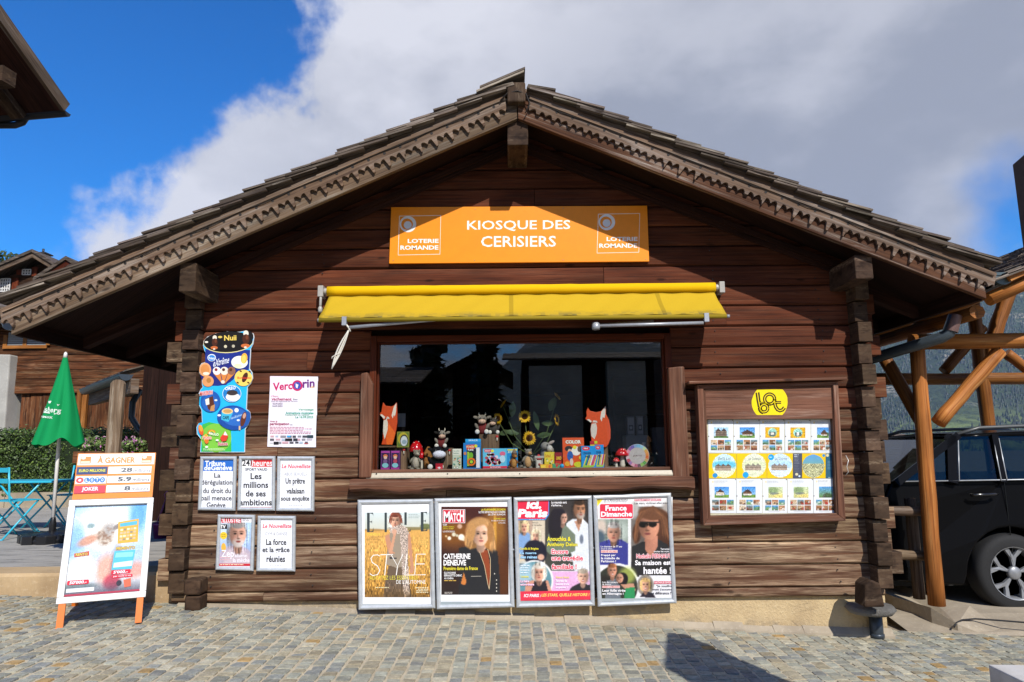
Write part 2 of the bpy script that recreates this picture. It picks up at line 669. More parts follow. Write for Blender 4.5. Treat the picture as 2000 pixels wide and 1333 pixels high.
        for k in self.mats:
            me.materials.append(M[k] if isinstance(k, str) else k)
        me.update()
        o = bpy.data.objects.new(name, me)
        COL.objects.link(o)
        if parent is not None:
            o.parent = parent
            o.matrix_parent_inverse = Matrix.Translation(parent.matrix_basis.translation).inverted()
        if bevel:
            bv = o.modifiers.new('bevel', 'BEVEL')
            bv.width = bevel
            bv.segments = seg
            bv.limit_method = 'ANGLE'
            bv.angle_limit = R(40)
        return o


def tag(o, label, cat, group=None, kind=None):
    if label:
        o['label'] = label
    if cat:
        o['category'] = cat
    if group:
        o['group'] = group
    if kind:
        o['kind'] = kind
    return o


def thing(name, label, cat, loc=(0, 0, 0), group=None):
    o = bpy.data.objects.new(name, None)
    o.empty_display_size = 0.1
    COL.objects.link(o)
    o.location = loc
    return tag(o, label, cat, group)


# ------------------------------------------------------------------ printed matter
TEXT_CACHE = {}


def text_mesh(s, bold):
    k = (s, bold)
    if k not in TEXT_CACHE:
        cu = bpy.data.curves.new('lettering', 'FONT')
        cu.body = s
        cu.resolution_u = 2
        cu.offset = bold
        ob = bpy.data.objects.new('lettering', cu)
        COL.objects.link(ob)
        dg = bpy.context.evaluated_depsgraph_get()
        me = bpy.data.meshes.new_from_object(ob.evaluated_get(dg))
        V = np.array([v.co[:2] for v in me.vertices]) if len(me.vertices) else np.zeros((0, 2))
        Fs = [tuple(p.vertices) for p in me.polygons]
        bpy.data.objects.remove(ob)
        bpy.data.curves.remove(cu)
        bpy.data.meshes.remove(me)
        TEXT_CACHE[k] = (V, Fs)
    return TEXT_CACHE[k]


class Print(MB):
    """flat printing: shapes given in the coordinates of a reference rectangle and laid on a real surface"""

    def __init__(self, mats, region, size, surf, eps=0.00013):
        super().__init__(mats)
        self.rg, self.sz, self.surf, self.eps, self.layer = region, size, surf, eps, 1

    def P(self, x, y):
        r = self.rg
        return self.surf(r[0] + x * (r[2] - r[0]) / self.sz[0], r[1] + y * (r[3] - r[1]) / self.sz[1],
                         self.layer * self.eps)

    def poly(self, pts, col, up=True):
        if isinstance(col, str):
            col = hx(col)
        # keep front-facing winding (clockwise in y-down coordinates seen from the front)
        ar = sum(pts[i][0] * pts[(i + 1) % len(pts)][1] - pts[(i + 1) % len(pts)][0] * pts[i][1] for i in range(len(pts)))
        if ar > 0:
            pts = pts[::-1]
        self.pts([self.P(*p) for p in pts], col)
        if up:
            self.layer += 1

    def rect(self, x0, y0, x1, y1, col, t=0.0, up=True):
        self.poly([(x0, y0), (x1, y0 + t), (x1, y1 + t), (x0, y1)], col, up)

    def rrect(self, x0, y0, x1, y1, r, col):
        P = []
        for cx, cy, a in ((x1 - r, y0 + r, -90), (x1 - r, y1 - r, 0), (x0 + r, y1 - r, 90), (x0 + r, y0 + r, 180)):
            for k in range(5):
                P.append((cx + r * math.cos(R(a + k * 22.5)), cy + r * math.sin(R(a + k * 22.5))))
        self.poly(P, col)

    def ell(self, cx, cy, rx, ry, col, n=26, rot=0.0, up=True):
        c, s = math.cos(R(rot)), math.sin(R(rot))
        self.poly([(cx + rx * math.cos(a) * c - ry * math.sin(a) * s, cy + rx * math.cos(a) * s + ry * math.sin(a) * c)
                   for a in [2 * math.pi * k / n for k in range(n)]], col, up)

    def stroke(self, pts, w, col, up=True):
        if isinstance(col, str):
            col = hx(col)
        pts = [Vector(p) for p in pts]
        L, Rr = [], []
        for i, p in enumerate(pts):
            d = (pts[min(i + 1, len(pts) - 1)] - pts[max(i - 1, 0)]).normalized()
            n = Vector((-d.y, d.x)) * w / 2
            L.append(p + n)
            Rr.append(p - n)
        for i in range(len(pts) - 1):
            self.poly([L[i], L[i + 1], Rr[i + 1], Rr[i]], col, False)
        if up:
            self.layer += 1

    def arc(self, cx, cy, r, a0, a1, w, col, n=18, ry=None, up=True):
        ry = ry or r
        self.stroke([(cx + r * math.cos(R(a0 + (a1 - a0) * k / n)), cy + ry * math.sin(R(a0 + (a1 - a0) * k / n)))
                     for k in range(n + 1)], w, col, up)

    def text(self, s, x0, y0, x1, y1, col, bold=0.0, shear=0.0, tilt=0.0, up=True, halo=None, hw=3.0):
        if halo:
            for dx, dy in ((-hw, 0), (hw, 0), (0, -hw), (0, hw)):
                self.text(s, x0 + dx, y0 + dy, x1 + dx, y1 + dy, halo, bold, shear, tilt, up=False)
                self.layer += 0.25
            self.layer += 1
        if isinstance(col, str):
            col = hx(col)
        V, Fs = text_mesh(s, bold)
        if not len(V):
            return
        lo, hi = V.min(0), V.max(0)
        sp = np.maximum(hi - lo, 1e-6)
        b = len(self.V)
        for v in V:
            u, w = (v - lo) / sp
            y = y1 - w * (y1 - y0)
            x = x0 + u * (x1 - x0) + shear * (y1 - y)
            self.v(self.P(x, y + tilt * (x - x0)))
        for fc in Fs:
            self.f([b + i for i in fc], None, col)
        if up:
            self.layer += 1

    def lines(self, x0, y0, x1, n, pitch, h, col, seed=0, tilt=0.0, right=False):
        """illegible small print: rows of word-length dashes"""
        r = random.Random(seed)
        for i in range(n):
            x = x0
            end = x1 - r.random() * 0.25 * (x1 - x0)
            off = (x1 - end) if right else 0
            while x < end:
                w = min(r.uniform(1.5, 5) * h, end - x)
                yy = y0 + i * pitch + tilt * (x - x0)
                self.rect(x + off, yy, x + off + w, yy + h, col, tilt * w, up=False)
                x += w + h * 0.8
        self.layer += 1

    def img(self, I):
        h, w = I.a.shape[:2]
        xs = np.linspace(I.x0, I.x1, w + 1)
        ys = np.linspace(I.y0, I.y1, h + 1)
        b = len(self.V)
        for y in ys:
            for x in xs:
                self.v(self.P(x, y))
        A = np.clip(I.a, 0, 1)
        A = np.where(A <= 0.04045, A / 12.92, ((A + 0.055) / 1.055) ** 2.4)
        for j in range(h):
            for i in range(w):
                if I.cut is not None and not I.cut[j, i]:
                    continue
                k = b + j * (w + 1) + i
                self.F.append((k, k + w + 1, k + w + 2, k + 1))
                self.C.append(tuple(A[j, i]))
                self.U.append([(0, 0)] * 4)
                self.MI.append(self.mi)
                self.SM.append(False)
        self.layer += 1


def rgb(s):
    s = s.lstrip('#')
    return np.array([int(s[i:i + 2], 16) / 255 for i in (0, 2, 4)])


class Img:
    """a printed photograph, worked out as a fine mosaic of colour"""

    def __init__(self, x0, y0, x1, y1, w, h, top, bottom=None):
        self.x0, self.y0, self.x1, self.y1 = x0, y0, x1, y1
        self.X, self.Y = np.meshgrid(x0 + (np.arange(w) + 0.5) * (x1 - x0) / w, y0 + (np.arange(h) + 0.5) * (y1 - y0) / h)
        t = ((self.Y - y0) / (y1 - y0))[..., None]
        self.a = rgb(top) * (1 - t) + rgb(bottom or top) * t
        self.cut = None
        self.rs = np.random.default_rng(int(abs(x0 * 7 + y0 * 3 + x1)))

    def put(self, m, col, al=1.0):
        m = (np.clip(m, 0, 1) * al)[..., None]
        self.a = self.a * (1 - m) + (rgb(col) if isinstance(col, str) else np.array(col)) * m

    def em(self, cx, cy, rx, ry, soft=0.12, rot=0):
        c, s = math.cos(R(rot)), math.sin(R(rot))
        x, y = self.X - cx, self.Y - cy
        u, v = (x * c + y * s) / rx, (-x * s + y * c) / ry
        return (1 - np.sqrt(u * u + v * v)) / soft + 0.5

    def ell(self, cx, cy, rx, ry, col, soft=0.12, rot=0, al=1.0):
        self.put(self.em(cx, cy, rx, ry, soft, rot), col, al)

    def pm(self, pts):
        ins = np.zeros(self.X.shape, bool)
        n = len(pts)
        for i in range(n):
            (xa, ya), (xb, yb) = pts[i], pts[(i + 1) % n]
            if ya == yb:
                continue
            ins ^= ((ya > self.Y) != (yb > self.Y)) & (self.X < (xb - xa) * (self.Y - ya) / (yb - ya) + xa)
        return ins.astype(float)

    def poly(self, pts, col, al=1.0):
        self.put(self.pm(pts), col, al)

    def rect(self, x0, y0, x1, y1, col, al=1.0):
        self.put(((self.X >= x0) & (self.X < x1) & (self.Y >= y0) & (self.Y < y1)).astype(float), col, al)

    def noise(self, amt, sx=1, sy=1, mask=None):
        h, w = self.X.shape
        z = self.rs.normal(0, 1, (h // sy + 2, w // sx + 2))
        z = np.repeat(np.repeat(z, sy, 0), sx, 1)[:h, :w, None]
        k = amt if mask is None else amt * np.clip(mask, 0, 1)[..., None]
        self.a = np.clip(self.a * (1 + z * k), 0, 1)

    def locks(self, pts, col, n=26, w=4.0, var=.35):
        """strands of hair following a bundle of poly-lines"""
        for k in range(n):
            q = pts[k % len(pts)]
            t = 1 + self.rs.uniform(-var, var)
            o = self.rs.uniform(-1, 1, 2) * w * 3
            for i in range(len(q) - 1):
                (xa, ya), (xb, yb) = q[i], q[i + 1]
                L = math.hypot(xb - xa, yb - ya)
                self.ell((xa + xb) / 2 + o[0], (ya + yb) / 2 + o[1], L * .56, w, np.clip(rgb(col) * t, 0, 1), .8,
                         math.degrees(math.atan2(yb - ya, xb - xa)), .75)

    def soften(self, k=1):
        for _ in range(k):
            p = np.pad(self.a, ((1, 1), (1, 1), (0, 0)), mode='edge')
            self.a = (p[:-2, 1:-1] + p[2:, 1:-1] + p[1:-1, :-2] + p[1:-1, 2:] + 4 * p[1:-1, 1:-1]) / 8

    def strands(self, cx, cy, rx, ry, amt=.22, mask=None):
        z = 1.2 * np.repeat(self.rs.normal(0, 1, (1, self.X.shape[1] // 2 + 1)), 2, 1)[:, :self.X.shape[1]] + .8 * self.rs.normal(0, 1, self.X.shape)
        m = np.clip(self.em(cx, cy, rx, ry, .2), 0, 1) * (1 - np.clip(mask, 0, 1) if mask is not None else 1)
        self.a = np.clip(self.a * (1 + amt * z * m)[..., None], 0, 1)

    def face(self, *a, **k):
        self._face(*a, **k)
        cx, cy, rx, ry = a[:4]
        if k.get('hair'):
            self.strands(cx, cy, rx * 1.5, ry * 1.6, .15, self.em(cx, cy + ry * .1, rx * 1.0, ry * 1.0, .15))
        # light falling across the head
        lt = k.get('light', 1)
        sh = np.clip((cx - self.X) * lt / rx * .5 + .1, -.25, .5) * np.clip(self.em(cx, cy, rx * 1.4, ry * 1.5, .3), 0, 1)
        self.a = np.clip(self.a * (1 - .42 * sh)[..., None], 0, 1)

    def _face(self, cx, cy, rx, ry, skin, turn=0.0, hair=None, lips='#a8524a', neck=True, light=1, brow='#5a4030',
             shades=False, beard=None, smile=0.0, style='short', hair2=None):
        sk = rgb(skin)
        dk = np.clip(sk * 0.72, 0, 1)
        if hair and style == 'long':
            self.ell(cx, cy + ry * 0.25, rx * 1.45, ry * 1.55, hair, 0.14)
        if hair and style == 'bob':
            self.ell(cx, cy - ry * 0.05, rx * 1.4, ry * 1.28, hair, 0.14)
        if neck:
            self.ell(cx, cy + ry * 1.05, rx * 0.52, ry * 0.6, dk, 0.2)
        if hair and style == 'short':
            self.ell(cx, cy - ry * 0.2, rx * 1.13, ry * 1.02, hair, 0.12)
        self.ell(cx, cy, rx, ry, sk, 0.1)
        self.ell(cx - light * rx * 0.75, cy + ry * 0.1, rx * 0.4, ry * 0.75, dk, 0.9, al=0.55)
        self.ell(cx + light * rx * 0.4, cy + ry * 0.15, rx * 0.28, ry * 0.25, np.clip(sk * 1.12, 0, 1), 0.9, al=0.6)
        ex = cx + turn * rx * 0.3
        if beard:
            self.ell(ex, cy + ry * 0.62, rx * 0.72, ry * 0.42, beard, 0.4, al=0.85)
        if shades:
            self.ell(ex - rx * 0.42, cy - ry * 0.12, rx * 0.46, ry * 0.24, '#17130f', 0.12)
            self.ell(ex + rx * 0.48, cy - ry * 0.14, rx * 0.42, ry * 0.22, '#17130f', 0.12)
            self.rect(ex - rx * 0.8, cy - ry * 0.34, cx + rx * 1.0, cy - ry * 0.22, '#2a2420')
        else:
            for s in (-1, 1):
                x = ex + s * rx * 0.4
                self.ell(x, cy - ry * 0.14, rx * 0.34, ry * 0.17, dk, 0.9, al=0.75)
                self.ell(x, cy + ry * 0.3, rx * 0.3, ry * 0.2, np.clip(sk * np.array([1.0, .9, .88]), 0, 1), 0.9, al=0.5)
                self.ell(x, cy - ry * 0.08, rx * 0.17, ry * 0.06, '#241a16', 0.6)
                self.ell(x, cy - ry * 0.27, rx * 0.27, ry * 0.04, brow, 0.7, al=0.75)
        self.ell(ex + turn * rx * 0.12 - light * rx * 0.1, cy + ry * 0.15, rx * 0.09, ry * 0.24, dk, 0.8, al=0.8)
        self.ell(ex + turn * rx * 0.08, cy + ry * 0.32, rx * 0.2, ry * 0.07, np.clip(dk * .8, 0, 1), 0.7, al=0.95)
        self.ell(ex + turn * rx * 0.05, cy + ry * 0.56, rx * 0.30, ry * (0.085 + 0.05 * smile), np.clip(rgb(lips) * .85, 0, 1), 0.5)
        if smile:
            self.ell(ex + turn * rx * 0.05, cy + ry * 0.55, rx * 0.2, ry * 0.05, '#f0e6de', 0.4)
        if hair and style in ('short', 'bob', 'long'):
            self.ell(cx + (hair2 or 0.0) * rx, cy - ry * 0.86, rx * 0.98, ry * 0.36, hair, 0.2)
            if style != 'short':
                for s in (-1, 1):
                    self.ell(cx + s * rx * 1.02, cy - ry * 0.05, rx * 0.3, ry * 0.85, hair, 0.25)

# ================================================================== SETTING: ground
def structure(o):
    o['kind'] = 'structure'
    return o


# one ground sheet to the horizon, below the paving
g = MB('earth')
g.pts([(-5000, -5000, -0.75), (5000, -5000, -0.75), (5000, 7.0, -0.75), (-5000, 7.0, -0.75)])
g.pts([(-5000, 7.0, -0.75), (5000, 7.0, -0.75), (5000, 9000, -60), (-5000, 9000, -60)])
structure(g.build('ground'))

# mortar bed under the cobbles
X0, X1, Y0, Y1 = -6.5, 6.5, -7.5, 0.30
g = MB('mortar')
nx = 16
for i in range(nx):
    xa, xb = X0 + (X1 - X0) * i / nx, X0 + (X1 - X0) * (i + 1) / nx
    g.pts([(xa, Y0, gz(xa) - 0.003), (xb, Y0, gz(xb) - 0.003), (xb, Y1, gz(xb) - 0.003), (xa, Y1, gz(xa) - 0.003)])
structure(g.build('cobble_bed'))

# cobblestones: columns of split stone running away from the viewer
g = MB('cobble')
PAL = [hx(c) for c in ('#8b8b85', '#83847f', '#92928b', '#9a988f', '#7c7d79', '#a09d92', '#958e80', '#979080', '#86898a',
                       '#8d8f8a', '#7a7d80', '#a5a196', '#8d8576', '#93958f', '#76787a')]
x = X0
while x < X1:
    wcol = random.uniform(0.078, 0.105)
    y = Y0 + random.uniform(0, 0.1)
    while y < Y1 - 0.04:
        ln = random.uniform(0.062, 0.105)
        ga = 0.0045
        xa, xb = x + ga + random.uniform(-.004, .005), x + wcol - ga + random.uniform(-.005, .004)
        ya, yb = y + ga, min(y + ln - ga, Y1)
        if not (xb < -2.2 and ya > 0.1):
            cx, cy = (xa + xb) / 2, (ya + yb) / 2
            top = gz(cx) + random.uniform(0.0, 0.005)
            hw, hl = (xb - xa) / 2, (yb - ya) / 2
            ring, low = [], []
            tx, ty = random.uniform(-.04, .04), random.uniform(-.04, .04)
            for sx, sy in ((-1, -.8), (-.82, -1), (.82, -1), (1, -.8), (1, .8), (.82, 1), (-.82, 1), (-1, .8)):
                px = cx + sx * hw * random.uniform(.92, 1.03)
                py = cy + sy * hl * random.uniform(.92, 1.03)
                low.append(g.v((px, py, gz(px) - 0.022)))
                qx, qy = cx + (px - cx) * .94, cy + (py - cy) * .95
                ring.append(g.v((qx, qy, top + tx * (qx - cx) + ty * (qy - cy))))
            k = random.uniform(1.0, 1.32)
            c = random.choice(PAL)
            if random.random() < 0.02:
                c = hx('#9a8058')
            g.col = (c[0] * k * 1.03, c[1] * k, c[2] * k * .86)
            g.f(ring)
            for i in range(8):
                j = (i + 1) % 8
                g.f((low[i], low[j], ring[j], ring[i]))
        y += ln
    x += wcol
structure(g.build('cobblestone_pavement'))

# raised terrace on the left with its step
TZ = 0.385
g = MB(['terrace', 'concrete_step'])
g.pts([(-16, 0.42, TZ), (-2.3, 0.42, TZ), (-2.3, 7.0, TZ + .1), (-16, 7.0, TZ + .1)])
g.mi = 1
g.prism([(-16, 0.07, -0.1), (-16, 0.07, TZ - .02), (-16, 0.09, TZ + .004), (-16, 0.42, TZ + .004), (-16, 0.42, -0.1)], (13.42, 0, 0))
structure(g.build('terrace'))

# driveway to the right
g = MB('concrete')
P = [(3.3, .30, -.205), (12, .30, -.4), (12, .72, -.15), (3.3, .72, -.135), (3.3, 9, -.10), (12, 9, -.1)]
i = [g.v(p) for p in P]
g.f((i[0], i[1], i[2], i[3]))
g.f((i[3], i[2], i[5], i[4]))
i = [g.v(p) for p in [(2.2, .30, -.215), (3.34, .30, -.215), (3.34, 6, -.24), (2.2, 6, -.24)]]
g.f(i)
structure(g.build('driveway'))

# ================================================================== KIOSK
kiosk = thing('kiosk', 'dark brown log-built kiosk with a shingled gable roof and a wide shop window', 'kiosk', (0.05, 0, 0))

ZB, ROWH = 2.36, 0.1767
XL, XR = -2.735, 2.95               # outer corners of the front wall
# roof underside / board lines in the front plane
YF = -0.50
apex = W(1011, 232, YF)
lend = W(21, 654, YF)
rend = W(1927, 584, YF)
AX, AZ = apex.x, apex.z
SLl = (apex.z - lend.z) / (apex.x - lend.x)
SLr = (apex.z - rend.z) / (rend.x - apex.x)
LX, RX = lend.x, rend.x
YB = 4.6                            # back of the roof


def zroof(x):
    return AZ - (AX - x) * SLl if x < AX else AZ - (x - AX) * SLr


def xroof(z):                       # span of the wall under the roof at height z
    return AX - (AZ - z) / SLl, AX + (AZ - z) / SLr


# window opening (wall plane)
o0, o1 = W(724, 657), W(1314, 926)
WX0, WX1 = o0.x, W(1316, 800).x
WZ1, WZ0 = o0.z, W(1000, 926).z

wall = MB(['wall_wood', 'rubber'])
k = -13
while True:
    z0, z1 = ZB + k * ROWH, ZB + (k + 1) * ROWH - 0.007
    k += 1
    if z1 < 0.2:
        continue
    z0 = max(z0, 0.165)
    if z0 > AZ + 0.05:
        break
    def span(z):
        a, b = xroof(z - 0.10)
        return max(XL, a), min(XR, b)
    a0, b0 = span(z0)
    a1, b1 = span(z1)
    if b0 - a0 < 0.05:
        break
    segs = [(a0, b0, a1, b1)]
    if z1 > WZ0 + 0.02 and z0 < WZ1 - 0.02:
        segs = [(a0, WX0, a1, WX0), (WX1, b0, WX1, b1)]
    for (xa, xb, xa1, xb1) in segs:
        cuts = [xa]
        L = xb - xa
        if L > 3:
            cuts += sorted(random.uniform(xa + .7, xb - .7) for _ in range(1))
        elif random.random() < 0.35 and L > 1.1:
            cuts.append(random.uniform(xa + .4, xb - .3))
        cuts.append(xb)
        for i in range(len(cuts) - 1):
            p0, p1 = cuts[i], cuts[i + 1] - (0.004 if i < len(cuts) - 2 else 0)
            t0 = xa1 if i == 0 else p0
            t1 = xb1 if i == len(cuts) - 2 else p1
            if t1 - t0 < 0.02:
                t1 = t0 + 0.02
            wall.tone(0.78, 1.25)
            pr = random.uniform(-0.008, 0.006)
            ch = 0.013
            n = len(wall.V)
            u0, v0 = random.random() * 60, random.random() * 60
            prof = [(0.05, z0), (pr + ch, z0), (pr, z0 + ch), (pr - 0.004, (z0 + z1) / 2), (pr, z1 - ch), (pr + ch, z1), (0.05, z1)]
            for xe, xt in ((p0, t0), (p1, t1)):
                for yy, zz in prof:
                    f = (zz - z0) / (z1 - z0)
                    wall.v((xe + (xt - xe) * f, yy, zz))
            m_ = len(prof)
            for j in range(m_ - 1):
                va, vb = v0 + prof[j][1], v0 + prof[j + 1][1]
                wall.f((n + j, n + m_ + j, n + m_ + j + 1, n + j + 1),
                       [(u0, va), (u0 + p1 - p0, va), (u0 + p1 - p0, vb), (u0, vb)])
            wall.f([n + j for j in range(m_)])
            wall.f([n + m_ + j for j in range(m_)][::-1])
wall.mi = 1
wall.col = (.03, .026, .024)
for k in range(-12, 7):
    zc = ZB + (k + .5) * ROWH
    for xx in (XL + .32, -1.62, 1.72, XR - .35):
        if abs(xx - AX) < (AZ - zc) / .42 - .3 and zc > .2:
            for dz in (-.045, .04):
                q = (xx + random.uniform(-.02, .02), -.012, zc + dz + random.uniform(-.008, .008))
                wall.lathe(q, [(.0045, 0), (.0045, .012)], 7, ax=(0, 1, 0))

wall.build('log_wall', kiosk)

# inner skin behind the boards (dark), side and back walls, floor, ceiling
b = MB('dark_wood')
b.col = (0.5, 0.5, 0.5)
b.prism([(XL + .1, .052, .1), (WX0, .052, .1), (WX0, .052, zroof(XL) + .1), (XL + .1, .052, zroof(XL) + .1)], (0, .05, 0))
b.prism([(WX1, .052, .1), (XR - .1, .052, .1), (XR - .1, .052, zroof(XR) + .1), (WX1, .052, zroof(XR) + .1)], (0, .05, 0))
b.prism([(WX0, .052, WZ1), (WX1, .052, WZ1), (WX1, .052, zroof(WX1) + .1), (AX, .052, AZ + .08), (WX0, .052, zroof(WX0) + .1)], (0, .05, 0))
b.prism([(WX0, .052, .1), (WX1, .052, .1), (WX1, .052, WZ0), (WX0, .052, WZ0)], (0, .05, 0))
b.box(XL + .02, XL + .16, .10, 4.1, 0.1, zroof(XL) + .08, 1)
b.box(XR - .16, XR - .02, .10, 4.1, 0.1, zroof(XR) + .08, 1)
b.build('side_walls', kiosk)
b = MB('dark_wood')
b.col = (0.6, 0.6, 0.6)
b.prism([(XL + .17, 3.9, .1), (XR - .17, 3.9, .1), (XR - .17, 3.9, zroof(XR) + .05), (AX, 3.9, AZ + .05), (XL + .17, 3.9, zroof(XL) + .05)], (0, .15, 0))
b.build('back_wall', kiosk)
b = MB('dark_wood')
b.box(XL + .17, XR - .17, .11, 3.88, .12, .2)
b.box(XL + .17, XR - .17, .11, 3.88, WZ1 + .28, WZ1 + .34)
b.build('floor_and_ceiling', kiosk)

# plinth
b = MB(['stucco', 'concrete'])
b.prism([(XL + .05, .045, -.4), (XR + .02, .045, -.4), (XR + .02, .045, .168), (XL + .05, .045, .168)], (0, 4.0, 0))
b.mi = 1
for i in range(24):
    xa, xb = XL + .05 + (XR - XL) * i / 24, XL + .05 + (XR - XL) * (i + 1) / 24
    h = 0.05 + random.uniform(-.015, .02)
    if xa < -1.2:
        h = .03
    b.prism([(xa, -.01, gz(xa) - .02), (xa, -.005, gz(xa) + h * .3), (xa, .044, gz(xa) + h), (xa, .044, gz(xa) - .02)], (xb - xa - .001, 0, gz(xb) - gz(xa)))
b.build('plinth', kiosk)

# corner log ends: every second row the side wall runs out past the front, in between the front wall runs out sideways
def log_ends(side):
    for k in range(-12, 5):
        z0, z1 = ZB + k * ROWH, ZB + (k + 1) * ROWH
        if z1 < 0.2 or z1 > zroof(XL if side < 0 else XR) + .02:
            continue
        z0 = max(z0, .17)
        b = MB(['end_wood'])
        b.tone(0.75, 1.2)
        w = (0.132 if side < 0 else .115) + random.uniform(-.006, .006)
        prot = (0.085 if k % 2 else 0.055) + random.uniform(-.01, .015) + (.07 if side > 0 else 0)
        xo = XL + random.uniform(-.012, .006) if side < 0 else XR + random.uniform(-.006, .012)
        xa, xb = (xo, xo + w) if side < 0 else (xo - w, xo)
        b.box(xa, xb, -prot, .03, z0 + .004 + random.uniform(0, .006), z1 - .004, 1)
        b.build('log_end', kiosk, bevel=.005)
        b = MB(['wall_wood' if random.random() < .6 else 'end_wood'])
        b.tone(0.8, 1.3)
        pr = (0.145 if k % 2 else 0.085) + random.uniform(-.02, .03)
        zz0, zz1 = z0 - ROWH / 2 + .004, z1 - ROWH / 2 - .004
        if zz0 < .17:
            continue
        if side < 0:
            b.box(XL - pr, XL - .01, random.uniform(.0, .012), .15, zz0, zz1, 0)
        else:
            b.box(XR + .01, XR + pr, random.uniform(.0, .012), .15, zz0, zz1, 0)
        b.build('log_end', kiosk, bevel=.005)


log_ends(-1)
log_ends(1)

# worn foot block at the left corner, flat stone and wedge at the right corner
b = MB('end_wood')
p = W(361, 1150, -.28)
b.tone(1, 1.1)
b.obox((p.x - .06, -.15, .125), (.125, 0, 0), (0, .145, 0), (0, 0, .12))
b.obox((p.x - .065, -.165, .25), (.13, 0, 0), (0, .155, 0), (0, 0, .12))
b.build('foot_block', kiosk, bevel=.02, seg=3)
b = MB('rubble')
p = W(1703, 1183, -.1)
b.sm = True
for q in range(1):
    b.lathe((p.x, -.07, p.z - .03), [(.0, -.032), (.16, -.03), (.185, 0), (.165, .03), (0, .034)], 14, sx=1.0)
o = b.build('corner_stone', kiosk)
b = MB('end_wood')
b.col = (.8, .8, .8)
p = W(1692, 1153, -.2)
b.prism([(p.x - .085, -.33, p.z - .10), (p.x + .07, -.33, p.z - .10), (p.x + .05, -.33, p.z + .07), (p.x - .02, -.33, p.z + .1), (p.x - .07, -.33, p.z + .06)], (0, .17, 0))
b.build('corner_wedge', kiosk, bevel=.015)

# ---------------- roof
roof = MB('dark_wood')
roof.col = (.55, .55, .55)
TH = 0.105                           # rafters below the boarding
for sgn, xe in ((-1, LX), (1, RX)):
    z0, z1 = AZ + TH, zroof(xe) + TH
    roof.prism([(AX, YF + .03, z0), (xe, YF + .03, z1), (xe, YF + .03, z1 + .10), (AX, YF + .03, z0 + .10)], (0, YB - YF, 0), uvdir=(0, 1, 0))
roof = roof.build('roof', kiosk)
# rafters
for sgn, xe in ((-1, LX), (1, RX)):
    for y in (0.35, 1.05, 1.75, 2.45, 3.15, 3.85):
        b = MB('dark_wood')
        z1 = zroof(xe)
        b.prism([(AX, y, AZ + .004), (xe, y, z1 + .004), (xe, y, z1 + TH - .002), (AX, y, AZ + TH - .002)], (0, .09, 0), uvdir=(xe - AX, 0, z1 - AZ))
        b.build('rafter', roof)
# soffit cover strips along the wall
for sgn, xe in ((-1, XL), (1, XR)):
    b = MB('dark_wood')
    b.prism([(AX, -.03, AZ - .06), (xe, -.03, zroof(xe) - .06), (xe, -.03, zroof(xe) - .015), (AX, -.03, AZ - .015)], (0, .02, 0), uvdir=(xe - AX, 0, zroof(xe) - AZ))
    b.prism([(AX, -.045, AZ - .012), (xe, -.045, zroof(xe) - .012), (xe, -.045, zroof(xe) + .04), (AX, -.045, AZ + .04)], (0, .035, 0), uvdir=(xe - AX, 0, zroof(xe) - AZ))
    b.build('cover_strip', kiosk)

for sgn, xe in ((-1, LX), (1, RX)):
    b = MB('dark_wood')
    b.col = (.7, .7, .7)
    z1 = zroof(xe)
    b.box(min(xe, xe - sgn * .035), max(xe, xe - sgn * .035), YF + .05, YB, z1 - .004, z1 + .2, 1)
    b.build('fascia', roof)

# bargeboards
for sgn, xe, mat in ((-1, LX, 'barge_wood'), (1, RX, 'barge_wood_red')):
    b = MB(mat)
    z1 = zroof(xe)
    b.tone(.95, 1.05)
    ax = AX + sgn * .004
    b.prism([(ax, YF, AZ), (xe, YF, z1), (xe + sgn * .0, YF, z1 + .22), (ax, YF, AZ + .22)], (0, .045, 0), uvdir=(xe - AX, 0, z1 - AZ))
    b.build('bargeboard', roof, bevel=.004)


